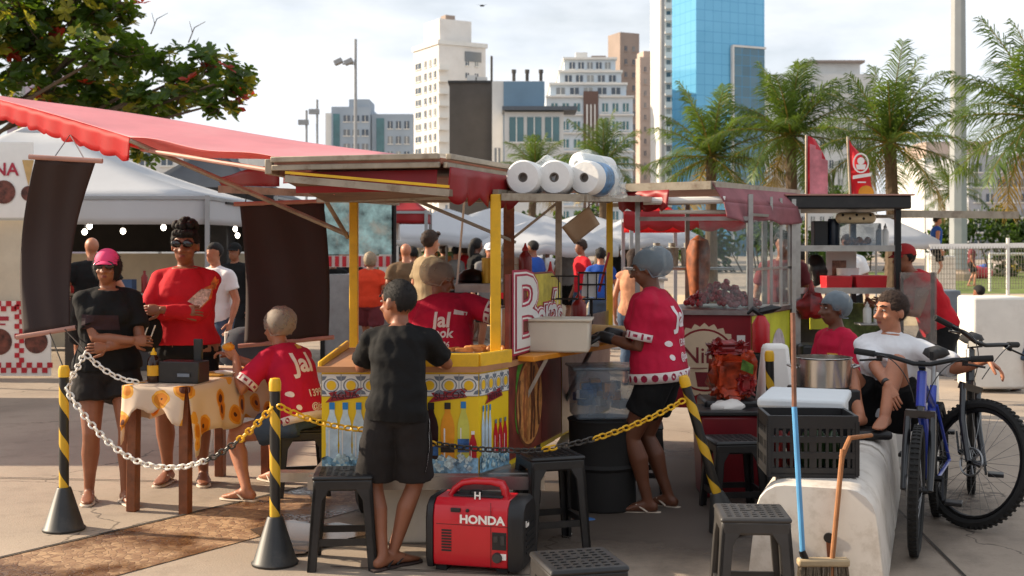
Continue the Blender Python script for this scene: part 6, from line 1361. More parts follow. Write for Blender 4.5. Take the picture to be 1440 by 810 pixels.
# ================================================================ bicycles
m_tyre = mat('tyre', (30, 29, 28), .85, var=.2, vs=20); m_rim = mat('black rim', (26, 26, 28), .35, metal=.4); m_spoke = mat('spoke', (150, 150, 150), .3, metal=.8); m_frA = mat('black frame', (26, 28, 32), .3, coat=.5); m_frB = mat('blue frame', (26, 58, 168), .3, coat=.6, var=.1)
def bicycle(label, loc, yaw, steer, r, frame, lean=0, tyre_y=False, bar_rise=0):
    T = thing('bicycle', label, 'bicycle', loc, yaw); T.rotation_euler = (lean, 0, yaw)      # origin under the front axle, +x forward
    wb = 1.02; fa, ra = V((0, 0, r)), V((-wb, 0, r)); hd = V((.34, 0, -.94)).normalized(); hb = fa-hd*(r+.13)-V((.045, 0, 0)); ht = hb-hd*.14; bb = V((-.60, 0, r-.04)); seat = bb+V((-.17, 0, .50))
    St = Matrix.Translation(hb) @ Matrix.Rotation(steer, 4, -hd) @ Matrix.Translation(-hb)
    def wheel(name, c, M):
        b = MB(); n = 40; rr = r-.027
        b.tube([c+V((math.cos(2*math.pi*k/n)*rr, 0, math.sin(2*math.pi*k/n)*rr)) for k in range(n)], .027, 8, closed=True, ax=V((0, 1, 0))); 
        for k in range(64):
            a = 2*math.pi*k/64; u = V((math.cos(a), 0, math.sin(a))); b.bar(c+u*(r-.004)+V((0, -.02, 0)), c+u*(r-.004)+V((0, .02, 0)), .014, .012, up=u)
        b.v = [M @ v for v in b.v]; w = b.build(name, m_tyre, T, world=False)
        b = MB(); b.tube([c+V((math.cos(2*math.pi*k/n)*(r-.062), 0, math.sin(2*math.pi*k/n)*(r-.062))) for k in range(n)], .013, 6, closed=True, ax=V((0, 1, 0))); b.v = [M @ v for v in b.v]; b.build('rim', m_rim, w, world=False)
        b = MB()
        for k in range(28): a = 2*math.pi*k/28; a2 = a+(.5 if k % 4 < 2 else -.5); s = .028 if k % 2 else -.028; b.tube([c+V((math.cos(a2)*.02, s, math.sin(a2)*.02)), c+V((math.cos(a)*(r-.07), 0, math.sin(a)*(r-.07)))], .0013, 3, caps=False)
        b.v = [M @ v for v in b.v]; b.build('spokes', m_spoke, w, world=False)
        Mx = Matrix.Rotation(R(90), 3, 'X'); b = MB(); b.lathe([(.012, -.055), (.022, -.03), (.016, 0), (.022, .03), (.012, .055)], c, 12, Mx); b.v = [M @ v for v in b.v]; b.build('hub', m_rim, w, world=False)
        b = MB(); rg = 24; ring = [c+V((math.cos(2*math.pi*k/rg)*.078, -.042, math.sin(2*math.pi*k/rg)*.078)) for k in range(rg)]; b.tube(ring, .006, 4, closed=True, ax=V((0, 1, 0)))
        for k in range(6): a = k*1.047; b.bar(c+V((0, -.042, 0)), c+V((math.cos(a)*.078, -.042, math.sin(a)*.078)), .006)
        b.v = [M @ v for v in b.v]; b.build('disc_brake', m_spoke, w, world=False)
        return w
    I = Matrix.Identity(4); wheel('wheel', fa, St); w2 = wheel('wheel', ra, I)
    b = MB(); sl = seat+(bb-seat)*.12
    b.tube([ht+hd*.03, sl+V((.02, 0, -.05))], .02, 10); b.tube([hb, bb], .025, 10); b.tube([bb, seat], .019, 10); b.tube([ht-hd*.02, hb+hd*.03], .026, 10)
    for s in (-1, 1): b.tube([bb+V((-.03, s*.04, 0)), ra+V((0, s*.062, 0))], .011, 8); b.tube([sl+V((0, s*.02, -.05)), ra+V((0, s*.062, 0))], .010, 8)
    b.build('frame', frame, T, world=False)
    b = MB()
    for s in (-1, 1): b.tube([fa+V((0, s*.065, 0)), hb+hd*.28+V((0, s*.065, 0)), hb+hd*.06+V((0, s*.062, 0))], [.017, .021, .018], 10)
    b.bar(hb+hd*.07+V((0, -.075, 0)), hb+hd*.07+V((0, .075, 0)), .045, .04); b.tube([hb+hd*.06, hb], .02)
    b.v = [St @ v for v in b.v]; b.build('fork', m_frA, T, world=False, smooth=40)
    b = MB(); sc = ht-hd*.05; cl = sc+V((.07, 0, .02)); b.tube([ht-hd*.0, sc], .018, 8); b.bar(sc, cl, .035); pts = [cl+V((-.05, s*.35, .045+bar_rise)) if abs(s) == 1 else cl+V((0, s*.35, .03 if abs(s) > .2 else 0)) for s in (-1, -.45, -.12, .12, .45, 1)]; b.tube(pts, .0125, 10); b.v = [St @ v for v in b.v]; HBo = b.build('handlebar', m_blackm, T, world=False)
    for s in (-1, 1):
        a, c = (pts[0], pts[1]) if s < 0 else (pts[-1], pts[-2]); b = MB(); b.tube([a, a.lerp(c, .55)], .0175, 10); b.v = [St @ v for v in b.v]; b.build('grip', m_rubber, HBo, world=False)
        b = MB(); q = a.lerp(c, .7); b.tube([q, q+V((.045, 0, -.02)), q+V((.06, s*.1, -.03))], .006, 6); b.box(q+V((.02, 0, -.015)), (.04, .03, .03)); b.v = [St @ v for v in b.v]; b.build('brake_lever', m_blackm, HBo, world=False)
        b = MB(); cp = [q+V((.03, 0, 0)), q+V((.09, -s*.06, .01)), cl+V((.09, s*.06, -.03)), hb+V((.06, s*.03, 0))]; b.tube([St @ ((1-t)**3*cp[0]+3*t*(1-t)**2*cp[1]+3*t*t*(1-t)*cp[2]+t**3*cp[3]) for t in [k/12 for k in range(13)]], .003, 5); b.build('cable', m_black, HBo, world=False)
    b = MB(); sp = seat+(seat-bb).normalized()*.16; b.tube([seat, sp], .014, 8); b.build('seat_post', m_spoke, T, world=False)
    b = MB(); b.loft([[V((x, y*w_, z))+sp for y, z in ((-1, .02), (-.8, .05), (0, .058+dz), (.8, .05), (1, .02), (.6, .0), (-.6, .0))] for x, w_, dz in ((-.13, .05, .012), (-.09, .078, .012), (-.03, .065, 0), (.04, .03, 0), (.11, .02, .0), (.135, .012, -.01))]); b.build('saddle', m_rubber, T, world=False, smooth=60)
    b = MB(); Mx = Matrix.Rotation(R(90), 3, 'X'); b.lathe([(.012, .05), (.085, .052), (.088, .055), (.085, .058), (.012, .06)], bb, 28, Mx); b.tube([bb+V((0, -.07, 0)), bb+V((0, .07, 0))], .018)
    for s in (-1, 1): b.bar(bb+V((0, s*.07, 0)), bb+V((s*.14, s*.085, -s*.10)), .022, .012, up=V((0, 1, 0)))
    CR = b.build('crankset', m_rim, T, world=False)
    for s in (-1, 1): b = MB(); b.box(bb+V((s*.14, s*.14, -s*.10)), (.09, .09, .022)); b.build('pedal', m_black, CR, world=False, bev=.005)
    b = MB(); b.tube([bb+V((0, -.055, .085)), ra+V((0, -.05, .035))], .004, 4); b.tube([bb+V((0, -.055, -.085)), ra+V((-.0, -.05, -.09)), ra+V((.02, -.05, -.035))], .004, 4); b.build('chain', m_blackm, T, world=False)
    return T
fw = V((-.36, -.93, 0)); bicycle('black mountain bicycle with its big front wheel turned sideways at the right', (2.60, 6.86, 0), math.atan2(fw.y, fw.x), R(50), .368, m_frA, bar_rise=.02)
fw = V((-.43, -.90, 0)); bicycle('blue mountain bicycle seen head on beside the white concrete bench', (2.085, 6.24, 0), math.atan2(fw.y, fw.x), R(4), .335, m_frB)

# ================================================================ right background
put('white_cabinet', 'white freezer cabinet standing alone beyond the black bicycle', 'cabinet', (5.29, 13.35, .04), (.58, .5, 1.0), m_white, bev=.03)
put('grey_generator', 'grey machine cabinet left of the white freezer', 'cabinet', (5.35, 15, 0), (.3, .4, 1.05), mat('machine grey', (112, 120, 130), .5, var=.2), bev=.02)
T = thing('low_wall', 'short white wall block on which the man in blue sits by the mast', 'wall', (10.6, 30, 0)); b = MB(); b.box((10.62, 30, .67), (.62, .5, 1.34)); b.build('block', m_white, T, bev=.03)
T = thing('volleyball_net', 'beach volleyball net with a white top tape at the right edge', 'net', (9.5, 20, 0)); xa, xb, yn = 6.7, 13.2, 20
b = MB(); b.prism([V((xa, yn-.6, 1.54)), V((xb, yn+.6, 1.62)), V((xb, yn+.6, 1.70)), V((xa, yn-.6, 1.62))], (0, .01, 0)); b.build('tape', m_wht, T, smooth=0)
b = MB()
for k in range(131): u = k/130; b.bar(V((xa+(xb-xa)*u, yn-.6+1.2*u, .9)), V((xa+(xb-xa)*u, yn-.6+1.2*u, 1.58)), .006)
for j in range(9): b.bar((xa, yn-.6, .9+j*.08), (xb, yn+.6, .9+j*.08), .006)
b.build('mesh', mat('net cord', (120, 112, 100), .8), T, smooth=0)
for x in (8.06, xb): b = MB(); u = (x-xa)/(xb-xa); b.tube([V((x, yn-.6+1.2*u, 0)), V((x, yn-.6+1.2*u, 1.72))], .03); b.build('post', m_white, T)
for i, (x, y, c) in enumerate(((1378, 384, (190, 60, 70)), (1400, 380, (200, 190, 190)), (1385, 378, (60, 90, 160)), (1425, 376, (190, 160, 60)))):
    p = G(x, y+8); b = MB(); lump(b, p+V((0, 0, .28)), (.6, .4, .3), .2, 2, seed=i); tag(b.build('beach_bag', mat('beach cloth %d' % i, c, .8)), ['pinkish red', 'pale', 'blue', 'mustard'][i]+' beach bag lying on the far grass behind the net', 'bag')
T = thing('soccer_goal', 'white pipe frame beyond the volleyball net', 'goal', (17, 42, 0)); b = MB()
for a, c in (((16.6, 42, 0), (16.6, 42, 1.3)), ((16.6, 42, 1.3), (24, 43, 1.3)), ((24, 43, 0), (24, 43, 1.3))): b.tube([V(a), V(c)], .05, 6)
b.build('pipe', m_white, T)
b = MB(); lump(b, V((.42, 7.0, .012)), (.06, .03, .012), .01, 20); tag(b.build('litter', mat('blue litter', (60, 110, 170), .4)), 'scrap of blue wrapper on the ground in the shade', 'litter')
b = MB(); lump(b, V((.30, 6.65, .012)), (.03, .03, .010), .01, 20); tag(b.build('litter', m_wht), 'scrap of white paper on the ground near the black stool', 'litter')
# tall stall post, left edge of cart three and a banner with a second sign
T = thing('stall_post', 'slim steel tent post beyond the second cart with a red drape', 'post', (2.25, 12.5, 0)); b = MB(); b.bar((2.55, 13, 0), (2.55, 13, 2.0), .05); b.build('pole', m_galv, T)
b = MB(); valance(b, V((1.2, 13, 1.97)), V((2.55, 13.2, 1.97)), .22, 5); solid(b.build('drape', m_val2, T, smooth=80))
# ================================================================ people
def smat(name, rgb): return mat(name, rgb, .5, var=.10, vs=9, bump=.06, bs=60, sss=.15)
SK = {'tan': smat('tan skin', (176, 116, 86)), 'dark': smat('dark brown skin', (106, 64, 44)), 'brown': smat('brown skin', (140, 88, 62)), 'light': smat('light skin', (206, 154, 124))}
m_hair = mat('black hair', (20, 16, 15), .8, var=.3, vs=30, bump=.2, bs=120); m_hairb = mat('brown hair', (52, 34, 24), .8, var=.3, vs=30, bump=.5, bs=80); m_hairg = mat('grey blond hair', (150, 132, 108), .6, var=.25, vs=30, bump=.5, bs=80)
def fab(name, rgb, var=.12, **k): return mat(name, rgb, .85, var=var, vs=5, bump=.18, bs=28, spec=.25, **k)
f_blk = fab('black cotton', (20, 20, 21)); f_blk2 = fab('black sport cloth', (33, 30, 30)); f_red = fab('red jersey', (190, 28, 40)); f_crim = fab('crimson jersey', (184, 26, 60)); f_wht = fab('white cotton', (222, 222, 224), .04); f_jean = fab('denim', (66, 82, 104)); f_navy = fab('navy cotton', (24, 26, 36)); f_org = fab('orange red cotton', (214, 66, 38)); f_beige = fab('beige cotton', (150, 130, 100)); f_maro = fab('maroon cloth', (110, 50, 56)); f_blue = fab('blue cotton', (40, 80, 160)); f_grey = fab('grey cotton', (120, 118, 116)); f_band = mat('patterned band', (220, 208, 206), .8, var=.05); f_bandp = mat('band print', (150, 20, 60), .8)
m_net = clear_mat('hairnet white', (180, 166, 152), .46, .6, .05, 14); m_netg = clear_mat('hairnet grey', (126, 140, 150), .58, .6, .05, 14)
m_eye = mat('eye white', (168, 158, 150), .3, var=0); m_iris = mat('iris', (30, 20, 16), .2, var=0); m_lip = mat('lip', (140, 72, 66), .5); m_sung = mat('sunglass lens', (12, 12, 14), .12, var=0, coat=.5)
m_sole = mat('sandal sole', (60, 44, 40), .7); m_solew = mat('pale sandal', (206, 190, 172), .6); m_cap = MATS['blue cap print']

def remesh(name, b, mats, parent, vox, smooth_it=4, wrinkle=0, extra=None, keep=False):
    """close all pieces into one continuous skin"""
    me = bpy.data.meshes.new('t'); me.from_pydata([tuple(v) for v in b.v], [], b.f); me.update()
    bm = bmesh.new(); bm.from_mesh(me); bmesh.ops.recalc_face_normals(bm, faces=bm.faces); bm.to_mesh(me); bm.free()
    o = bpy.data.objects.new('t', me); COL.objects.link(o)
    r = o.modifiers.new('r', 'REMESH'); r.mode = 'VOXEL'; r.voxel_size = vox; r.adaptivity = 0
    if smooth_it: s = o.modifiers.new('s', 'SMOOTH'); s.factor = .5; s.iterations = smooth_it
    dg = bpy.context.evaluated_depsgraph_get(); dg.update()
    m2 = bpy.data.meshes.new_from_object(o.evaluated_get(dg)); bpy.data.objects.remove(o); bpy.data.meshes.remove(me)
    vs = [v.co.copy() for v in m2.vertices]
    if wrinkle:
        ns = [v.normal.copy() for v in m2.vertices]
        for i, (v, n) in enumerate(zip(vs, ns)):
            q = V((v.x*5, v.y*5, v.z*13)); q2 = V((v.x*13+v.z*8, v.y*13, v.z*9-v.x*7))
            vs[i] = v+n*wrinkle*(1.0*mnoise.noise(q)+.8*(abs(mnoise.noise(q2))-.25))
    out = MB(); out.add(vs, [tuple(p.vertices) for p in m2.polygons]); bpy.data.meshes.remove(m2)
    if extra: out.mi = 0; out.add(extra.v, extra.f)
    return out.build(name, mats, parent, smooth=180 if not extra else 70)

def ik(a, c, l1, l2, pole):
    d = c-a; L_ = min(d.length, (l1+l2)*.999); d = d.normalized(); x = (l1*l1-l2*l2+L_*L_)/(2*L_); h = math.sqrt(max(0, l1*l1-x*x))
    pv = pole-d*pole.dot(d)
    if pv.length < 1e-4: pv = V((0, -1, 0))
    return a+d*x+pv.normalized()*h, a+d*L_

def ering(c, x, y, wx, wy, n=18, e=2.4):
    out = []
    for k in range(n):
        a = 2*math.pi*k/n; ca, sa = math.cos(a), math.sin(a)
        out.append(c+x*wx*math.copysign(abs(ca)**(2/e), ca)+y*wy*math.copysign(abs(sa)**(2/e), sa))
    return out

def hand(b, w, d, n, size, curl=.5, thumb=1, fan=.1):
    """palm and five fingers; w wrist, d direction, n back-of-hand normal, thumb side = sign along d x n"""
    d = d.normalized(); n = (n-d*n.dot(d)).normalized(); s = d.cross(n)*thumb; k = size/.18
    b.loft([ering(w+d*t*k, s, n, a*k, c*k, 10) for t, a, c in ((-.015, .024, .018), (.02, .030, .016), (.055, .040, .014), (.085, .041, .012), (.095, .036, .009))])
    for i, (off, ln) in enumerate(((.029, .070), (.010, .078), (-.010, .072), (-.028, .056))):
        p = w+d*.085*k+s*off*k; dd = (d+s*off*fan*18).normalized(); pts = [p-d*.012*k, p]; ang = 0
        for q, f in enumerate((.45, .32, .23)):
            ang += curl*(.7 if q == 0 else .9); v = dd*math.cos(ang)-n*math.sin(ang); pts.append(pts[-1]+v*ln*f*k)
        b.limb(pts, [.0095*k, .0092*k, .0085*k, .0078*k, .0066*k], 7)
    p = w+d*.022*k+s*.026*k; v1 = (d*.65+s*.75-n*.35).normalized(); v2 = (d*.9+s*.25-n*(.3+curl*.4)).normalized()
    b.limb([p-s*.01*k, p+v1*.032*k, p+v1*.032*k+v2*.03*k, p+v1*.032*k+v2*.055*k], [.014*k, .012*k, .0105*k, .008*k], 7)

def person(label, loc, fwd, h=1.7, pelvis=(0, 0, None), neck=None, side_tilt=0, shoulder_yaw=0, hands=None, elbows=None, hdir=None, hnorm=None, curl=.5, feet=None, knees=None, toes=None, look=(0, 1, 0), look_up=None, skin='brown', shirt=None, pants=None, hair=None, shoes=None, fem=False, girth=1.0, lod=0, head=1.0, bust=0, group=None, glasses=False, cap=None, net=None, netk=1.0):
    s = h/1.70; f = V((fwd[0], fwd[1], 0)).normalized(); sd_ = V((-f.y, f.x, 0)); o = V(loc); Lc = lambda p: o+sd_*p[0]+f*p[1]+V((0, 0, p[2])); Ld = lambda p: sd_*p[0]+f*p[1]+V((0, 0, p[2]))
    T = thing('person', label, 'person', o, 0, group)
    sk = SK[skin]; seg = 8 if lod else 14
    pz = pelvis[2] if pelvis[2] is not None else .93*s
    pel = Lc((pelvis[0], pelvis[1], pz)); nk = Lc(neck) if neck else pel+Ld((0, .02*s, .52*s))
    spine = nk-pel; up_ = spine.normalized()
    # straight pelvis frame, bent chest frame
    cs, sn = math.cos(shoulder_yaw), math.sin(shoulder_yaw); shx = (sd_*cs+f*sn); shx = (shx-up_*shx.dot(up_)+V((0, 0, side_tilt))).normalized(); shf = up_.cross(shx)*1.0
    if shf.dot(f) < 0: shf = -shf
    vert = V((0, 0, 1)); hx = sd_; 
    def sp(t):       # bent spine
        m = pel.lerp(nk, .5)+(pel+vert*spine.length*.5-pel.lerp(nk, .5))*.28
        return pel*(1-t)**2+m*2*t*(1-t)+nk*t*t
    def fr(t):
        d = (sp(min(1, t+.05))-sp(max(0, t-.05))).normalized(); x = hx.lerp(shx, max(0, min(1, t))); x = (x-d*x.dot(d)).normalized(); y = d.cross(x); y = -y if y.dot(f) < 0 and abs(d.z) > .2 else y
        if y.dot(shf) < 0: y = -y
        return x, y
    g = girth; fm = 1 if fem else 0
    ST = [(-.20, .095, .085), (-.08, .160+.012*fm, .112), (.05, .158+.008*fm, .112), (.25, .142-.010*fm, .105), (.45, .145-.010*fm, .108), (.65, .156-.012*fm, .115), (.80, .156-.016*fm, .108), (.92, .112-.012*fm, .080), (1.0, .070, .06)]
    def torso(b, inf, t0=-1, t1=2, gx=0):
        rings = []
        for t, wx, wy in ST:
            if t < t0 or t > t1: continue
            x, y = fr(t); k = (g if -.1 <= t < .8 else (g+1)/2)
            c = sp(t) if t >= 0 else pel+vert*t*.52*s
            bl = 1+.12*(g-1)*math.sin(max(0, min(1, t))*math.pi)
            rings.append(ering(c+y*(.04*(g-1)), x, y, (wx*k+inf+gx*(1-max(0, t)))*s, (wy*k*bl+inf+gx*.7*(1-max(0, t)))*s))
        b.loft(rings)
        if bust:
            for q in (-1, 1): x, y = fr(.68); b.ell(sp(.66)+x*q*.07*s+y*(.075+inf)*s, (bust*s,)*3, u=12, w=8)
    b = MB(); torso(b, 0)
    shL = [sp(.885)+shx*q*((.148 if fem else .166)*(.6+.4*g))*s+V((0, 0, -.022*s)) for q in (-1, 1)]
    UA, FA, TH, SN = .285*s, .25*s, .43*s, .42*s
    hands = hands or [None, None]; elbows = elbows or [(-.3, -.5, -.2), (.3, -.5, -.2)]; el, wr = [], []
    for i, q in enumerate((-1, 1)):
        tgt = Lc(hands[i]) if hands[i] else shL[i]+Ld((q*.09, .06, -.5*s)); e, w_ = ik(shL[i], tgt, UA, FA, Ld(elbows[i])); el.append(e); wr.append(w_)
    for i in (0, 1):
        a, e, w_ = shL[i], el[i], wr[i]; ga = (.7+.3*g)*(.9 if fem else 1)
        b.limb([a, a.lerp(e, .5), e, e.lerp(w_, .35), w_], [.056*s*ga, .050*s*ga, .041*s*ga, .041*s*ga, .026*s], seg)
        b.limb([sp(.94), a], [.048*s, .052*s*ga], seg)
    hipj = [pel+sd_*q*.09*s*((1+g)/2)+V((0, 0, -.04*s)) for q in (-1, 1)]; feet = feet or [(-.10*s, -.01, 0), (.10*s, .03, 0)]; knees = knees or [(-.05, 1, 0), (.05, 1, 0)]; toes = toes or [(-.2, 1, 0), (.2, 1, 0)]
    kn, an = [], []
    for i in (0, 1):
        ft = Lc(feet[i]); ank = ft+V((0, 0, .085*s)); k_, a_ = ik(hipj[i], ank, TH, SN, Ld(knees[i])); kn.append(k_); an.append(a_); gl = (.75+.25*g)
        pole = (k_-hipj[i].lerp(a_, .5)); pole = pole.normalized() if pole.length > .02 else f
        b.limb([hipj[i], hipj[i].lerp(k_, .45), k_, k_.lerp(a_, .12), k_.lerp(a_, .35)-pole*.012*s, k_.lerp(a_, .7), a_], [.092*s*gl, .080*s*gl, .056*s*gl, .054*s*gl, .058*s*gl, .042*s, .034*s], seg)
        td = Ld(toes[i]); td.z = 0; td.normalize(); ts = td.cross(vert); base = V((a_.x, a_.y, ft.z))
        b.loft([ering(base+td*t*s+V((0, 0, z*s+.012)), ts, vert, wx*s, wz*s, 12) for t, z, wx, wz in ((-.065, .028, .020, .02), (-.05, .032, .030, .030), (0, .042, .034, .040), (.06, .034, .040, .032), (.12, .020, .045, .018), (.16, .014, .040, .012), (.185, .012, .022, .008))])
        b.limb([a_, base+V((0, 0, .045*s))-td*.02*s], [.034*s, .034*s], seg)
    # head
    lk = Ld(look).normalized(); hs = s*head*(1 if h > 1.5 else 1.08); neckd = up_ if up_.z > .5 else (up_+vert).normalized()
    hc = nk+(neckd*.55+vert*.45).normalized()*.138*s+lk*.02*s; hup = Ld(look_up).normalized() if look_up else vert
    hr = lk.cross(hup).normalized(); hu = hr.cross(lk).normalized(); HM = Matrix((hr, lk, hu)).transposed(); H = lambda p: hc+HM @ (V(p)*hs)
    b.limb([nk-up_*.03*s, nk+up_*.03*s, hc-hu*.05*hs-lk*.01*hs], [.062*s, .054*s, .05*s], seg)
    def hell(p, r): b.ell(H(p), [q*hs for q in r], HM, 16, 12)
    hell((0, -.012, .028), (.074, .096, .088)); hell((0, .022, -.040), (.058, .066, .070)); hell((0, .030, -.085), (.034, .040, .026))
    if not lod:
        hell((0, .062, .038), (.05, .03, .018)); hell((0, .070, -.058), (.026, .022, .016))
        b.limb([H((0, .082, .022)), H((0, .100, -.012)), H((0, .112, -.026))], [.010*hs, .013*hs, .015*hs], 10); 
        for q in (-1, 1): hell((q*.015, .093, -.026), (.010, .012, .009)); hell((q*.038, .062, -.022), (.022, .02, .016)); hell((q*.077, -.012, -.004), (.010, .020, .031))
    else: hell((0, .095, -.015), (.014, .02, .02))
    ex = None
    if lod < 2:
        ex = MB(); hdir = hdir or [None, None]; hnorm = hnorm or [None, None]
        for i, q in enumerate((-1, 1)):
            d = Ld(hdir[i]) if hdir[i] else (wr[i]-el[i]); n = Ld(hnorm[i]) if hnorm[i] else shx*q
            n2 = (n-d.normalized()*n.dot(d.normalized())); s_ = d.normalized().cross(n2); th = 1 if s_.dot(f) > 0 else -1
            hand(ex, wr[i], d, n, .18*s*(1 if not fem else .94), curl if not isinstance(curl, (list, tuple)) else curl[i], th)
    else:
        for i in (0, 1): d = (wr[i]-el[i]).normalized(); b.limb([wr[i], wr[i]+d*.09*s, wr[i]+d*.15*s], [.03*s, .034*s, .02*s], 6)
    remesh('body', b, sk, T, (.0085, .014, .02)[lod], 2 if not lod else 3, extra=ex)
    out = {'T': T, 'H': H, 'HM': HM, 'hs': hs, 'wr': wr, 'el': el, 'sp': sp, 'fr': fr, 's': s}
    vox = (.0095, .014, .022)[lod]; wrk = .011*s
    # shirt
    if shirt:
        b = MB(); inf = shirt.get('loose', .016); hem = shirt.get('hem', -.12); t0 = hem; gx = shirt.get('flare', .0)
        rings = []
        for t in (hem, (hem+.1)/2, .1, .25, .45, .65, .80, .92, .985):
            j = 0
            while j < len(ST)-2 and ST[j+1][0] < t: j += 1
            a0, a1 = ST[j], ST[j+1]; u = max(0, min(1, (t-a0[0])/(a1[0]-a0[0]))); wx, wy = a0[1]+(a1[1]-a0[1])*u, a0[2]+(a1[2]-a0[2])*u
            if t < .1: wx, wy = max(wx, .155), max(wy, .11)
            x, y = fr(t); c = sp(t) if t >= 0 else pel+vert*t*.52*s; k = g if t < .8 else (g+1)/2
            rings.append(ering(c+y*.04*(g-1), x, y, (wx*k+inf+gx*(1-max(0, t)))*s, (wy*k*(1+.12*(g-1))+inf+gx*.8*(1-max(0, t)))*s, 20))
        b.loft(rings)
        if bust:
            for q in (-1, 1): x, y = fr(.68); b.ell(sp(.66)+x*q*.07*s+y*(.075+inf*.6)*s, (bust*s+.008,)*3, u=12, w=8)
        sl = shirt.get('sleeve', .62); ga = (.7+.3*g); ends = []
        for i in (0, 1):
            a, e, w_ = shL[i], el[i], wr[i]
            b.limb([sp(.94), a], [.050*s+inf*.5, .056*s*ga+inf*.6], seg)
            if sl > 0:
                r0 = .057*s*ga+inf*.7
                if sl <= 1:
                    q = a.lerp(e, sl); b.tube([a-(e-a)*.05, a.lerp(e, sl*.5), q], [r0, r0*.98+.002, r0*1.0+.004], seg+4); ends.append((a, q, r0*1.0+.004))
                else:
                    q = e.lerp(w_, sl-1); r1 = .052*s*ga+inf*.35; b.tube([a, a.lerp(e, .5), e-(e-a)*.06, e+(w_-e)*.06, e.lerp(w_, (sl-1)*.6), q], [r0, r0*.92, r1, r1*.98, r1*.85, .036*s+inf*.3], seg+4); ends.append((e, q, .036*s+inf*.3))
        S = remesh('shirt', b, shirt['mat'], T, vox, 3, wrk*shirt.get('wr', 1)); out['shirt'] = S
        bvh = BVHTree.FromPolygons([v.co+o for v in S.data.vertices], [tuple(p.vertices) for p in S.data.polygons]); out['bvh'] = bvh
        if shirt.get('collar'):
            b = MB(); x, y = fr(.97); b.tube([sp(.985)+x*.060*s*math.cos(a)+y*.056*s*math.sin(a)+up_*.006 for a in [2*math.pi*k/18 for k in range(18)]], .008*s, 6, closed=True); b.build('collar', shirt.get('cmat', shirt['mat']), S)
        if shirt.get('band'):
            for a, q, r in ends:
                d = (q-a).normalized(); x, y, _ = frame_from(d); b = MB(); c0 = q-d*.045*s; n = 20
                b.loft([[c+(x*math.cos(2*math.pi*k/n)+y*math.sin(2*math.pi*k/n))*(r+.004) for k in range(n)] for c in (c0, q+d*.003)], caps=False); so_ = solid(b.build('sleeve_band', f_band, S), .003)
                b = MB()
                for k in range(12):
                    a0 = 2*math.pi*k/12; w2 = .17 if k % 2 else .08; zz = (.014, .032) if k % 2 else (.004, .042)
                    b.quad(*[c0+d*z_*s+(x*math.cos(a0+aa)+y*math.sin(a0+aa))*(r+.0062) for aa, z_ in ((-w2, zz[0]), (w2, zz[0]), (w2, zz[1]), (-w2, zz[1]))])
                b.build('band_print', f_bandp, so_, smooth=0, fix=False)
            b = MB(); t = hem; x, y = fr(t); c = (sp(t) if t >= 0 else pel+vert*t*.52*s); r1 = rings[0]; r2 = rings[1]; kk = min(1, .085/max(.01, (r2[0]-r1[0]).length))
            cc = sum(r1, V((0, 0, 0)))/len(r1); ex_ = lambda p, c0: c0+(p-c0)*1.045
            ra = [ex_(p, cc)-vert*.004 for p in r1]; cm = sum(r2, V((0, 0, 0)))/len(r2); rb_ = [ex_(p.lerp(p2, kk), cc.lerp(cm, kk)) for p, p2 in zip(r1, r2)]
            b.loft([ra, rb_], caps=False); hb_ = solid(b.build('hem_band', f_band, S, smooth=80), .004)
            b = MB(); n = len(ra)
            def rp(u, v, off=1.012): i = int(u) % n; w = u-int(u); pa = ra[i].lerp(ra[(i+1) % n], w); pb = rb_[i].lerp(rb_[(i+1) % n], w); p = pa.lerp(pb, v); return cc+(p-cc)*off
            for k in range(n): b.poly([rp(k+.5+.32*math.cos(q*math.pi/4), .5+.36*math.sin(q*math.pi/4)) for q in range(8)])
            b.build('band_print', f_bandp, hb_, smooth=0, fix=False)
    if pants:
        b = MB(); inf = pants.get('loose', .02); ln = pants.get('len', .9); rings = []
        for t, wx, wy in ((-.20, .12, .095), (-.10, .160+.012*fm, .115), (.04, .156, .112), (.16, .146, .106)):
            c = sp(t) if t >= 0 else pel+vert*t*.52*s; x, y = fr(max(0, t)); rings.append(ering(c+y*.03*(g-1), x, y, (wx*g+inf*.6)*s, (wy*g+inf*.6)*s, 20))
        b.loft(rings)
        for i in (0, 1):
            a, k_, w_ = hipj[i], kn[i], an[i]; gl = (.75+.25*g); r0 = .094*s*gl+inf*.8; fl = pants.get('flare', .01)
            if ln <= 1: q = a.lerp(k_, ln); b.tube([a+(a-k_)*.12, a, a.lerp(k_, ln*.5), q], [r0*.9, r0, r0*.98+fl*.5, r0*.92+fl], seg+6)
            else: q = k_.lerp(w_, ln-1); b.tube([a+(a-k_)*.12, a, a.lerp(k_, .5), k_-(k_-a)*.06, k_+(w_-k_)*.08, q], [r0*.9, r0, r0*.9, .066*s*gl+inf*.6, .064*s*gl+inf*.6, .048*s+inf*.6+fl], seg+4)
        PT = remesh('shorts' if ln < 1.4 else 'trousers', b, pants['mat'], T, vox, 3, wrk); out['pants'] = PT
    if shoes:
        for i in (0, 1):
            td = Ld(toes[i]); td.z = 0; td.normalize(); ts = td.cross(vert); base = V((an[i].x, an[i].y, Lc(feet[i]).z)); b = MB()
            b.loft([ering(base+td*t*s+V((0, 0, .007)), ts, vert, wx*s, .0075, 12, 3) for t, wx in ((-.085, .018), (-.07, .034), (0, .038), (.08, .048), (.15, .047), (.19, .032), (.2, .015))]); b.build('sandal', shoes, T, smooth=50)
            b = MB(); t0 = base+td*.135*s+V((0, 0, .03*s))
            for q in (-1, 1): b.tube([t0, base+td*.07*s+ts*q*.028*s+V((0, 0, .062*s)), base+td*.0*s+ts*q*.044*s+V((0, 0, .018))], .0065*s, 6)
            b.build('sandal_strap', shoes if shoes is not m_sole else m_black, T)
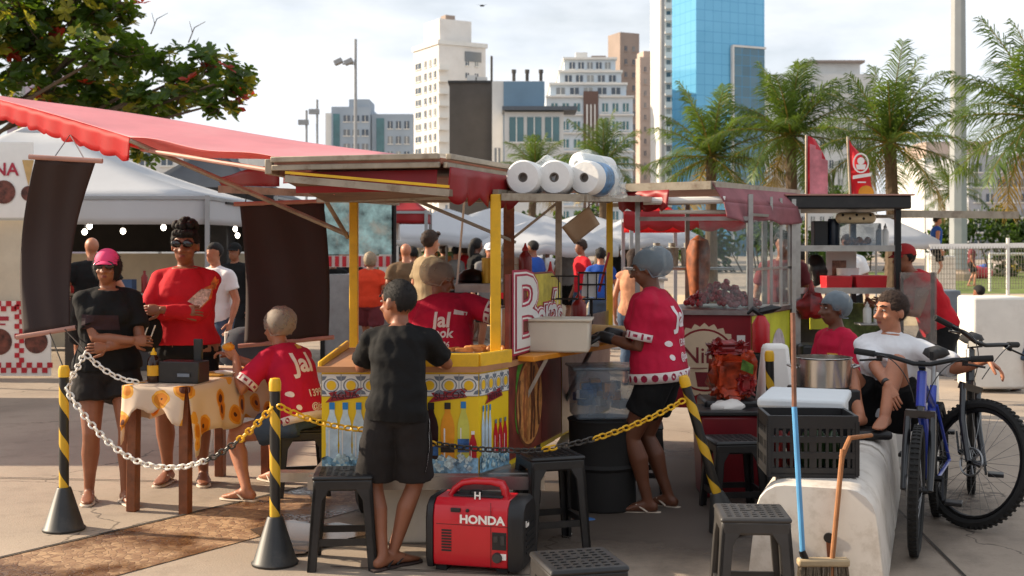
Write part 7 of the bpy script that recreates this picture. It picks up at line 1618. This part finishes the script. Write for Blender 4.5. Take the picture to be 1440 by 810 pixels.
    # hair and head wear
    if hair:
        kind, hm = hair; b = MB()
        def hcap(rx, ry, rz, c, cut, amp=.008, fq=28):
            u, w = 26, 16; o0 = len(b.v); b.ell((0, 0, 0), (rx, ry, rz), u=u, w=w)
            for i in range(o0, len(b.v)):
                v = b.v[i]; n = v.normalized(); v = v+n*amp*mnoise.noise(n*fq*.12*10)+V(c); zc = cut(v)+.010*mnoise.noise(n*9)
                if v.z < zc: v = V((v.x*.90, v.y*.90, zc-.004))
                b.v[i] = H(v)
            if lod < 2 and not net:
                rg3 = random.Random(17)
                for k in range(1500 if lod == 0 else 350):
                    n = rvec(rg3); p = V((n.x*rx, n.y*ry, n.z*rz)); v = p+V(c)
                    if v.z < cut(v)-.004: continue
                    t = (V((rg3.uniform(-.5, .5), -.55+rg3.uniform(-.5, .5), -.45 if kind in ('fade', 'bob', 'long') else .15))+rvec(rg3)*.35); t = (t-n*t.dot(n)).normalized()
                    ln = rg3.uniform(.010, .024)*(.55 if kind == 'fade' else (1.5 if kind in ('bob', 'long', 'fringe') else 1)); w3 = n.cross(t)*.0015
                    e = v+t*ln+n*(.003+ln*(.10 if kind == 'fade' else .22)); b.add([H(v-w3), H(v+w3), H(e)], [(0, 1, 2)])
        if kind == 'short': hcap(.079, .101, .090, (0, -.014, .034), lambda v: .052 if v.y > .035 else (.035 if v.y > -.01 else -.045))
        elif kind == 'fade': hcap(.077, .099, .090, (0, -.013, .033), lambda v: .058 if v.y > .045 else (.018 if v.y > -.045 else -.045), .003)
        elif kind == 'updo':
            hcap(.084, .106, .098, (0, -.016, .036), lambda v: .060 if v.y > .05 else (.02 if v.y > -.0 else -.06), .01)
            rg2 = random.Random(1)
            for k in range(26): d = rvec(rg2); q = V((d.x*.062, -.01+d.y*.07, .120+abs(d.z)*.045)); b.ell(H(q), (.024*hs, .024*hs, .022*hs), u=8, w=6)
            for k in range(9): b.ell(H((-.05+.0125*k, .082-abs(k-4)*.004, .082+.004*(k % 2))), (.018*hs, .014*hs, .02*hs), u=8, w=6)
        elif kind == 'bob': hcap(.092, .108, .115, (0, -.022, .008), lambda v: .050 if v.y > .045 else -.085, .012)
        elif kind == 'long': hcap(.090, .108, .100, (0, -.02, .026), lambda v: .055 if v.y > .04 else -.06); b.limb([H((0, -.09, .0)), H((0, -.11, -.10)), H((0, -.11, -.22))], [.06*hs, .06*hs, .03*hs], 10)
        elif kind == 'curly':
            hcap(.084, .104, .098, (0, -.012, .040), lambda v: .06 if v.y > .045 else (.03 if v.y > -.01 else -.04), .016, 60)
            b.limb([H((-.05, .075, .09)), H((0, .09, .10)), H((.05, .07, .095))], [.022*hs, .026*hs, .02*hs], 8)
        elif kind == 'fringe': hcap(.081, .099, .096, (0, -.016, .036), lambda v: .070 if v.y > .05 else (.015 if v.y > -.01 else -.05), .008)
        b.build('hair', hm, T, smooth=70)
    if net:
        b = MB(); u, w = 28, 18; b.ell((0, 0, 0), (.093, .122, .104), u=u, w=w)
        for i, v in enumerate(b.v):
            n = v.normalized(); v = v*(1+(netk-1)*max(0, -n.y+.3))+n*.008*mnoise.noise(n*4)+n*.003*abs(mnoise.noise(V((n.x*5, n.y*5, n.z*16))))+V((0, -.034, .036)); zc = .042 if v.y > .05 else (.0 if v.y > -.02 else -.062)
            if v.z < zc: v = V((v.x*.90, v.y*.90, zc-.003))
            b.v[i] = H(v)
        b.build('hairnet', net, T, smooth=70)
        b = MB(); ring = [H((.083*math.cos(a), -.016+.102*math.sin(a), .050 if math.sin(a) > .5 else (.0 if math.sin(a) > -.2 else -.058))) for a in [2*math.pi*k/28 for k in range(28)]]; b.tube(ring, .004*hs, 5, closed=True); b.build('hairnet_elastic', net, T)
    if cap:
        b = MB(); u, w = 26, 14; b.ell((0, 0, 0), (.084, .104, .092), u=u, w=w)
        for i, v in enumerate(b.v):
            v = v+V((0, -.012, .040)); v.z = max(v.z, .042 if v.y > -.05 else .02); b.v[i] = H(v)
        co_ = b.build('cap', cap, T, smooth=50); b = MB(); vs = []
        for j in range(5):
            for k in range(11): a = R(-62+124*k/10); rr = 1+.42*j/4*math.cos(a)**.8; vs.append(H((.083*math.sin(a)*(1+.06*j/4), -.012+.104*math.cos(a)*rr, .046-.018*(j/4)-.012*math.sin(a)**2)))
        b.add(vs, [(j*11+k, j*11+k+1, (j+1)*11+k+1, (j+1)*11+k) for j in range(4) for k in range(10)]); solid(b.build('cap_brim', cap, co_, smooth=60), .004)
    if lod == 0:
        if glasses:
            b = MB()
            for q in (-1, 1): b.ell(H((q*.034, .092, .018)), (.033*hs, .010*hs, .024*hs), HM, 14, 8); b.tube([H((q*.066, .085, .024)), H((q*.078, .03, .022)), H((q*.079, -.02, .016))], .0035*hs, 5)
            b.tube([H((-.01, .103, .024)), H((.01, .103, .024))], .004*hs, 6); b.build('sunglasses', m_sung, T)
        else:
            for q in (-1, 1):
                b = MB(); b.ell(H((q*.030, .0800, .014)), (.0130*hs, .009*hs, .0062*hs), HM, 12, 8); e_ = b.build('eye', m_eye, T); b = MB(); b.ell(H((q*.030, .0885, .014)), (.0058*hs, .0035*hs, .0056*hs), HM, 10, 6); b.build('iris', m_iris, e_)
        b = MB()
        for q in (-1, 1): b.limb([H((q*.016, .094, .037)), H((q*.034, .092, .043)), H((q*.052, .078, .037))], [.0045*hs, .005*hs, .003*hs], 6)
        b.build('eyebrows', m_hair, T)
        b = MB(); b.ell(H((0, .087, -.053)), (.021*hs, .007*hs, .0036*hs), HM, 12, 6); b.ell(H((0, .0865, -.060)), (.018*hs, .007*hs, .0042*hs), HM, 12, 6); b.build('lips', m_lip, T)
    return out

def decal(P_, items, c, X, Yv, ray, m, off=.004, name='shirt_print'):
    """letters or polygons laid on the shirt by projecting along 'ray'"""
    b = MB(); X, Yv = V(X).normalized(), V(Yv).normalized(); c = V(c)
    for it in items:
        if it[0] == 't': _, t, sz, u, v, kw = it; b.text(t, sz, c+X*u+Yv*v, X, Yv, ext=.0, **kw)
        else: b.poly([c+X*p[0]+Yv*p[1] for p in it[1]])
    # subdivide long faces a little so the print follows the cloth
    me = bpy.data.meshes.new('t'); me.from_pydata([tuple(v) for v in b.v], [], b.f); bm = bmesh.new(); bm.from_mesh(me); bmesh.ops.triangulate(bm, faces=bm.faces)
    for _ in range(3):
        ed = [e for e in bm.edges if e.calc_length() > .025]
        if ed: bmesh.ops.subdivide_edges(bm, edges=ed, cuts=1); bmesh.ops.triangulate(bm, faces=bm.faces)
    ray = V(ray).normalized(); keep = []
    for v in bm.verts:
        h_, n_, i_, d_ = P_['bvh'].ray_cast(v.co-ray*.8, ray, 2.0)
        if h_ is None: v.co.z = -9
        else: v.co = h_-ray*off
    bmesh.ops.delete(bm, geom=[v for v in bm.verts if v.co.z < -8], context='VERTS')
    b2 = MB(); bm.verts.index_update(); b2.add([v.co.copy() for v in bm.verts], [tuple(v.index for v in f.verts) for f in bm.faces if f.calc_area() < .01]); bm.free(); bpy.data.meshes.remove(me)
    return b2.build(name, m, P_['shirt'], smooth=0, fix=False)
def W(p, loc, fwd):
    f = V((fwd[0], fwd[1], 0)).normalized(); s = V((-f.y, f.x, 0)); d = V(p)-V(loc); return (d.dot(s), d.dot(f), d.z)
def backframe(fwd): f = V((fwd[0], fwd[1], 0)).normalized(); return V((f.y, -f.x, 0)), V((0, 0, 1)), f
m_print = mat('shirt print white', (226, 214, 214), .8, var=.05); m_printy = mat('shirt print gold', (206, 160, 60), .8)
# --- woman in black with the pink cap
fw = (.42, -.9); lo = (-2.53, 7.55, 0)
a = person('woman in black shirt, black shorts and pink cap, arms folded at her belly', lo, fw, h=1.56, pelvis=(.0, 0, .86), neck=(0, .03, 1.335), hands=[(.12, .25, 1.02), (-.02, .22, .98)], elbows=[(-1, -.35, -.5), (1, -.2, -.5)], hdir=[(1, .1, -.05), (-1, .2, 0)], hnorm=[(0, 1, .2), (0, 1, .2)], feet=[(-.10, -.05, 0), (.10, .10, 0)], look=(-.30, .9, -.02), skin='brown', fem=True, girth=1.18, bust=.085, shirt=dict(mat=f_blk, sleeve=.72, loose=.022, hem=-.06, flare=.01), pants=dict(mat=f_blk2, len=.50, loose=.03, flare=.02), hair=('bob', m_hair), cap=mat('pink cap', (226, 62, 116), .7, var=.08), glasses=True, shoes=m_solew)
decal(a, [('p', [(-.10, -.04), (.11, -.05), (.11, .04), (-.10, .05)])], (-2.52, 7.3, 1.13), (1, 0, 0), (0, 0, 1), (0, 1, 0), mat('maroon print', (42, 16, 24), .8))
# --- woman in red
fw = (.06, -1); lo = (-2.20, 8.16, 0)
a = person('woman in a tight red long sleeved top and sunglasses with piled up black hair', lo, fw, h=1.69, pelvis=(0, 0, .93), neck=(0, .01, 1.455), hands=[(.02, .23, 1.17), (-.10, .27, 1.18)], elbows=[(-1, -.1, -.25), (1, -.15, -.55)], hdir=[(1, .1, .05), (-1, .1, 0)], hnorm=[(0, 1, .3), (0, 1, .3)], feet=[(-.12, 0, 0), (.12, .02, 0)], look=(.0, 1, -.02), skin='brown', fem=True, girth=1.38, head=1.1, bust=.09, shirt=dict(mat=f_red, sleeve=1.93, loose=.008, hem=.02, wr=.6, collar=True), pants=dict(mat=f_blk, len=.62, loose=.012), hair=('updo', m_hair), glasses=True, shoes=m_solew)
c = (-2.10, 7.9, 1.29)
decal(a, [('p', [(-.02, -.06), (.06, -.10), (.12, -.02), (.12, .06), (.06, .03)]), ('p', [(.10, .0), (.13, .06), (.13, .15), (.09, .06)])], c, (1, 0, 0), (0, 0, 1), (0, 1, 0), mat('orange print', (206, 110, 50), .8, var=.4, vs=30))
decal(a, [('p', [(-.04, -.06), (.05, -.10), (.09, -.05), (.10, .02), (.04, .02)])], c, (1, 0, 0), (0, 0, 1), (0, 1, 0), mat('pale print', (206, 176, 160), .8, var=.5, vs=40), off=.006)
T = thing('handbag', 'black and white sports bag hanging between the two standing women', 'bag', (-2.40, 7.93, .95)); b = MB(); b.ell((-2.40, 7.93, 1.03), (.11, .06, .13), u=18, w=12); b.build('body', f_blk, T); b = MB()
for k in range(3): b.bar(V((-2.45+.045*k, 7.862, .97)), V((-2.41+.045*k, 7.862, 1.08)), .012, .006)
b.build('stripe', m_wht, T); b = MB(); b.ell((-2.47, 7.90, 1.05), (.05, .05, .10)); b.build('side_panel', f_wht, T); b = MB(); b.tube([V((-2.46, 7.93, 1.13)), V((-2.42, 7.95, 1.22)), V((-2.36, 7.93, 1.13))], .008, 6); b.build('strap', f_blk, T)
# --- seated woman with the hairnet
fw = (-.72, .60); lo = (-1.36, 7.80, 0); wl = lambda p: W(p, lo, fw)
a = person('seated woman in crimson printed shirt and white hairnet eating at the sunflower table', lo, fw, h=1.58, pelvis=(0, -.02, .50), neck=(.0, .20, .935), hands=[wl((-1.86, 8.02, .86)), wl((-1.78, 7.80, .88))], elbows=[(-.3, -.3, -1), (.3, -.3, -1)], hdir=[None, wl((-1.36-.5, 7.8+.1, .5))], hnorm=[(0, 0, 1), (.8, 0, .3)], curl=.75, feet=[wl((-1.60, 8.15, 0)), wl((-1.66, 7.56, 0))], knees=[(0, 1, .6), (.2, 1, .5)], toes=[(-.1, 1, 0), (.35, .9, 0)], look=(-.05, 1, -.22), skin='tan', fem=True, girth=1.15, shirt=dict(mat=f_crim, sleeve=.8, loose=.020, hem=-.10, band=True), pants=dict(mat=f_jean, len=.55, loose=.02), hair=('short', m_hairb), net=m_net, netk=1.22, shoes=m_solew)
X, Yv, f = backframe(fw); c = V(lo)-f*.15+X*.02
decal(a, [('t', 'Jal', .16, -.02, .84, {'bold': .03}), ('t', '13996', .062, .03, .655, {'bold': .02}), ('t', '@jalba', .055, .03, .575, {'bold': .02}), ('p', [(-.15+.018*math.cos(k*.52), .655+.018*math.sin(k*.52)) for k in range(12)]), ('p', [(-.13+.017*math.cos(k*.52), .575+.017*math.sin(k*.52)) for k in range(12)])], c, X, Yv, f, m_print)
decal(a, [('p', [(.0, .93), (.05, .93), (.06, .97), (.02, .98)])], c, X, Yv, f, m_printy, off=.005)
b = MB(); lump(b, V((-1.83, 7.80, .945)), (.045, .025, .022), .012, 20); tag(b.build('snack', mat('golden snack', (226, 150, 30), .5)), 'golden yellow snack held up by the seated woman', 'snack')
# --- boy in black
fw = (.06, 1); lo = (-.575, 6.0, 0); wl = lambda p: W(p, lo, fw)
a = person('boy in black shirt and shorts leaning on the yellow cart, back turned', lo, fw, h=1.42, pelvis=(0, .03, .782), neck=(.0, .12, 1.19), hands=[wl((-.45, 6.44, 1.0)), wl((-.66, 6.44, 1.0))], elbows=[(-.8, -.1, -.55), (.8, -.2, -.7)], hdir=[(1, .3, 0), (-1, .3, 0)], hnorm=[(0, 0, 1), (0, 0, 1)], feet=[(.02, .02, 0), (.06, -.04, 0)], knees=[(-.55, .8, 0), (.55, .8, 0)], toes=[(-.75, .6, 0), (-.6, .8, 0)], look=(.95, .75, -.05), skin='brown', girth=.93, head=1.13, shirt=dict(mat=f_blk, sleeve=.72, loose=.024, hem=-.16, flare=.018, wr=1.6), pants=dict(mat=f_blk2, len=.90, loose=.018, flare=.016), hair=('fade', m_hair), shoes=m_sole)
T_ = a['pants']; b = MB(); 
pts = [V((-.440, 6.0, .74)), V((-.432, 5.98, .62)), V((-.425, 5.98, .50))]
bv = BVHTree.FromPolygons([v.co+V(lo) for v in T_.data.vertices], [tuple(p.vertices) for p in T_.data.polygons]); vs = []
for k in range(13):
    z = .74-.27*k/12; h_, n_, i_, d_ = bv.ray_cast(V((0.4, 5.985, z)), V((-1, 0.02, 0)))
    if h_: vs += [h_+V((.004, -.008, 0)), h_+V((.004, .008, 0))]
if len(vs) > 4: b.add(vs, [(2*k, 2*k+1, 2*k+3, 2*k+2) for k in range(len(vs)//2-1)]); b.build('side_stripe', f_wht, T_, smooth=0, fix=False)
# --- vendor behind cart one
fw = (.25, .95); lo = (-.42, 7.76, 0); wl = lambda p: W(p, lo, fw)
a = person('vendor in crimson shirt and white hairnet bending behind the yellow cart counter', lo, fw, h=1.56, pelvis=(.0, .0, .84), neck=(.11, .20, 1.255), hands=[wl((.08, 7.72, 1.05)), wl((-.5, 8.2, 1.0))], elbows=[(-1, -.1, -.3), (.6, -.1, -.8)], look=(-.7, .7, -.35), skin='brown', fem=True, girth=1.3, shirt=dict(mat=f_crim, sleeve=.85, loose=.028, hem=-.1, band=True, wr=1.4), pants=dict(mat=f_blk, len=1.8), hair=('short', m_hairb), net=m_net, netk=1.2, lod=0)
X, Yv, f = backframe(fw); c = V(lo)-f*.15
decal(a, [('t', 'Jal', .13, -.02, 1.12, {'bold': .03}), ('t', 'cook', .08, -.02, 1.04, {'bold': .03}), ('t', '13996', .05, -.01, .97, {'bold': .02}), ('p', [(.05, 1.16), (.12, 1.15), (.12, 1.17), (.05, 1.19)])], c, X, Yv, f, m_print)
# --- vendor at the right of cart one
fw = (-.86, .32); lo = (.90, 7.28, 0); wl = lambda p: W(p, lo, fw)
a = person('standing vendor in a crimson shirt and grey hairnet working at the side shelf', lo, fw, h=1.58, pelvis=(0, 0, .86), neck=(.0, .06, 1.33), hands=[wl((.62, 7.50, 1.06)), wl((.56, 7.28, 1.05))], elbows=[(-.3, -.6, -.8), (.3, -.8, -.7)], hdir=[(0, 1, -.1), (0, 1, -.1)], hnorm=[(0, 0, 1), (.3, 0, 1)], feet=[(-.10, -.02, 0), (.10, .06, 0)], look=(.06, 1, -.20), skin='dark', fem=True, girth=1.38, bust=.08, shirt=dict(mat=f_crim, sleeve=.82, loose=.020, hem=-.14, band=True), pants=dict(mat=f_blk, len=.62, loose=.015), hair=('short', m_hair), net=m_netg, netk=1.15, shoes=m_solew)
X, Yv, f = backframe(fw); c = V(lo)-f*.15
decal(a, [('t', 'Jal', .17, -.02, 1.17, {'bold': .03}), ('t', '13996', .06, -.0, 1.02, {'bold': .02}), ('t', '@jalba', .06, 0, .94, {'bold': .02}), ('p', [(-.15+.018*math.cos(k*.52), 1.02+.018*math.sin(k*.52)) for k in range(12)]), ('p', [(-.15+.018*math.cos(k*.52), .94+.018*math.sin(k*.52)) for k in range(12)])], c, X, Yv, f, m_print)
decal(a, [('p', [(.0, 1.30), (.06, 1.29), (.07, 1.33), (.02, 1.34)])], c, X, Yv, f, m_printy, off=.005)
for i in (0, 1):
    d = (a['wr'][i]-a['el'][i]).normalized(); b = MB(); hand(b, a['wr'][i], V((fw[0], fw[1], -.1)), V((0, 0, 1)), .192, .5, 1 if i == 0 else -1); b.limb([a['wr'][i]-d*.05, a['wr'][i]+V((fw[0], fw[1], 0))*.02], [.034, .034], 10); b.build('glove', m_black, a['T'], smooth=60)
# --- seated person in the hairnet at the right
fw = (-.93, -.30); lo = (2.27, 8.3, 0); wl = lambda p: W(p, lo, fw)
a = person('seated young person in red shirt and grey blue hairnet beside the steel pot', lo, fw, h=1.58, pelvis=(0, 0, .56), neck=(0, .05, 1.03), hands=[(-.1, .3, .65), (.1, .32, .62)], feet=[(-.1, .42, 0), (.1, .42, 0)], knees=[(0, 1, .6), (0, 1, .6)], look=(.0, 1, .03), skin='dark', shirt=dict(mat=f_crim, sleeve=.7, loose=.018, collar=True), pants=dict(mat=f_blk, len=1.8), hair=('short', m_hair), net=m_netg, shoes=m_sole)
decal(a, [('p', [(-.03, -.02), (.03, -.02), (.03, .02), (-.03, .02)])], V(lo)+V((-.1, -.25, .85)), (1, 0, 0), (0, 0, 1), (0, 1, 0), m_printy)
b = MB(); b.lathe([(.17, 0), (.16, .44), (0, .45)], (2.29, 8.34, 0), 20); tag(b.build('black_drum', m_black), 'black drum seat under the young person with the grey blue hairnet', 'drum')
# --- boy in white
fw = (-.55, -.83); lo = (2.27, 7.36, 0); wl = lambda p: W(p, lo, fw)
a = person('boy in white shirt sitting on the bench, one arm along the handlebar', lo, fw, h=1.62, pelvis=(0, 0, .585), neck=(.02, -.08, 1.055), hands=[wl((2.19, 7.02, .78)), wl((2.72, 6.93, .945))], elbows=[(-1, .1, -.5), (.6, -.2, -1)], hdir=[(.45, .5, -.75), wl((2.27+.55, 7.36-.25, -.45))], hnorm=[(-.2, .7, .5), (.5, -.2, .9)], curl=[.35, .45], feet=[wl((2.00, 6.96, .545)), wl((2.14, 6.94, .545))], knees=[(-.1, .8, .7), (.1, .8, .7)], toes=[(-.2, 1, 0), (.05, 1, 0)], look=(-.55, .9, .03), skin='tan', girth=.98, head=1.1, shirt=dict(mat=f_wht, sleeve=.95, loose=.026, hem=-.08, collar=True, wr=1.5), pants=dict(mat=f_blk, len=.62, loose=.03, flare=.015), hair=('fringe', m_hairb))
for i in (0, 1):
    p0, p1 = a['sp'](.9), a['el'][i]
b = MB(); d = (a['wr'][0]-a['el'][0]).normalized(); x, y, _ = frame_from(d); q = a['wr'][0]-d*.03; n = 16; b.loft([[q+d*t+(x*math.cos(2*math.pi*k/n)+y*math.sin(2*math.pi*k/n))*.031 for k in range(n)] for t in (-.014, .014)]); b.build('watch', m_black, a['T'])
# --- man with the red cap at cart three
fw = (-.95, -.15); lo = (3.60, 10.3, 0); wl = lambda p: W(p, lo, fw)
person('man in a red sleeveless shirt and red cap bending over the black roofed cart', lo, fw, h=1.68, pelvis=(0, -.05, .92), neck=(0, .22, 1.36), hands=[wl((3.1, 10.4, 1.1)), wl((3.15, 10.15, 1.1))], look=(0, 1, -.15), skin='brown', girth=1.15, shirt=dict(mat=f_red, sleeve=.25, loose=.02), pants=dict(mat=f_blk, len=.8, loose=.03), hair=('short', m_hair), cap=mat('red cap cloth', (160, 20, 24), .8), shoes=m_sole, lod=1)
person('person in a dark red shirt standing behind the black roofed cart', (2.62, 11.7, 0), (-.2, -1), h=1.72, skin='brown', shirt=dict(mat=f_maro, sleeve=.6), pants=dict(mat=f_blk, len=1.8), hair=('curly', m_hair), lod=1)
# --- people further back
BG = 'people in the background'
def bgp(label, px, Y, h, fwd, skin, shirt, pants, hair, sleeve=.6, plen=.8, lod=1, hands=None, **k):
    s = random.Random(px); st = s.uniform(.05, .16)
    return person(label, ((px-CX)/FPX*Y, Y, k.pop('z', 0)), fwd, h=h, skin=skin, shirt=dict(mat=shirt, sleeve=sleeve, loose=.022), pants=dict(mat=pants, len=plen, loose=.025), hair=hair, lod=lod, feet=[(-.1, -st, 0), (.1, st, 0)], hands=hands, group=BG, shoes=m_sole if lod < 2 else None, **k)
bgp('bald man in a black t-shirt standing in front of the white tent counter', 130, 13, 1.68, (-.5, .85), 'tan', f_blk, f_blk2, None, girth=1.15, hands=[(-.25, .2, 1.05), (.25, .2, 1.05)])
bgp('man in a white t-shirt behind the shoulder of the woman in red', 305, 12.2, 1.62, (-.5, -.85), 'tan', f_wht, f_jean, ('short', m_hair), girth=1.15)
bgp('man in a dark cap and black shirt beside the black cabinet', 332, 15, 1.62, (-.3, -1), 'brown', f_blk, f_blk, ('short', m_hair), cap=f_blk)
bgp('bearded man in a navy t-shirt and navy shorts left of the yellow post', 487, 18, 1.63, (.25, -1), 'tan', f_navy, f_navy, ('short', m_hair), plen=.9)
bgp('woman with a grey blond bob in an orange red top seen from behind', 520, 16.2, 1.50, (.15, 1), 'tan', f_org, f_maro, ('bob', m_hairg), girth=1.15, fem=True, plen=.7)
bgp('woman with long dark hair in a blue top near the wooden fence', 549, 20.5, 1.63, (.8, .3), 'brown', f_blue, f_blk, ('long', m_hair), plen=1.8, fem=True)
bgp('bald man in a brown shirt seen from behind left of the tall young man', 571, 15.5, 1.62, (-.2, 1), 'tan', fab('brown cotton', (104, 82, 60)), f_blk, None, girth=1.15)
bgp('tall young man in a beige t-shirt looking right behind the vendor', 601, 13, 1.74, (.75, .55), 'tan', f_beige, f_jean, ('curly', m_hairb), plen=1.8)
bgp('man in a white cap behind the pan lid on the cart shelf', 688, 17, 1.62, (.3, -1), 'tan', f_grey, f_blk, ('short', m_hairb), cap=f_wht)
bgp('boy in a red shirt right of the front yellow post', 712, 16, 1.64, (.6, -.6), 'tan', f_red, f_blk, ('short', m_hair))
bgp('woman in a tan top and jeans with her back turned between the two carts', 890, 13.8, 1.55, (.3, 1), 'tan', fab('tan top', (196, 140, 108)), f_jean, ('long', m_hairb), sleeve=.1, plen=1.8, fem=True)
bgp('person in dark clothes half hidden behind the brown tarp panel', 468, 17, 1.5, (.2, -1), 'brown', f_blk, f_blk, ('short', m_hair), plen=1.8)
T = bgp('man in a blue tank top sitting on the white wall block beside the mast', 1316, 29.9, 1.72, (.9, -.1), 'tan', f_blue, f_blk, ('short', m_hair), .15, .7, z=.60)
bgp('walker in a red top passing behind the mast on the grass', 1366, 47, 1.72, (.8, -.3), 'tan', f_maro, f_blk, ('short', m_hair), lod=2)
bgp('dark haired child sitting behind the white freezer cabinet', 1379, 14.2, 1.12, (-.6, .8), 'brown', f_blk, f_blk, ('short', m_hair))
bgp('child in a teal shirt at the right edge behind the black bicycle', 1440, 13.2, 1.02, (-.6, -.6), 'tan', fab('teal cotton', (40, 120, 124)), f_jean, ('short', m_hair))
rg = random.Random(21); cols = [(f_grey, 'grey'), (f_red, 'red'), (f_blk, 'black'), (f_beige, 'beige'), (f_blue, 'blue'), (f_wht, 'white')]
where = ['left of the pan lid', 'beside the stay rod', 'under the second parasol', 'beyond the ketchup bottle', 'left of the cardboard sheet', 'below the cardboard sheet', 'beyond the napkin basket', 'near the far counter', 'beside the red awning stall', 'between the far parasols', 'close to the first yellow post', 'beyond the printed stall']
for i, (px, Y) in enumerate(((640, 21), (655, 23), (668, 20), (735, 21), (752, 19), (770, 23), (800, 21), (820, 19), (870, 22), (625, 24), (560, 24), (508, 24))):
    c_, n_ = cols[i % 6]
    bgp('small distant person in %s %s' % (n_, where[i]), px, Y, rg.uniform(1.55, 1.75), (rg.uniform(-1, 1), rg.uniform(-1, 1)), ['tan', 'brown', 'dark'][i % 3], c_, [f_blk, f_jean][i % 2], (['short', 'bob', 'long', 'curly'][i % 4], [m_hair, m_hairb][i % 2]), lod=2, plen=[.8, 1.8][i % 2])

for i, (px, Y, w_) in enumerate(((582, 19, 'between the bald man and the tall young man'), (646, 26, 'far under the white parasols on the left'), (699, 27, 'far behind the front yellow post'), (760, 27, 'far behind the sign panel'), (845, 17.5, 'just right of the cardboard sheet'), (880, 26, 'far behind the woman in tan'), (1128, 15, 'between the second and third cart'), (478, 23, 'far left of the yellow post'), (612, 30, 'farthest under the parasols'), (1192, 16, 'seen through the third cart shelves'))):
    c_, n_ = cols[(i*5+2) % 6]
    bgp('small distant person in %s %s' % (n_, w_), px, Y, rg.uniform(1.52, 1.74), (rg.uniform(-1, 1), rg.uniform(-1, 1)), ['brown', 'tan', 'dark'][i % 3], c_, [f_jean, f_blk][i % 2], (['curly', 'short', 'bob', 'long'][i % 4], [m_hair, m_hairb][i % 2]), lod=2, plen=[1.8, .8][i % 2])
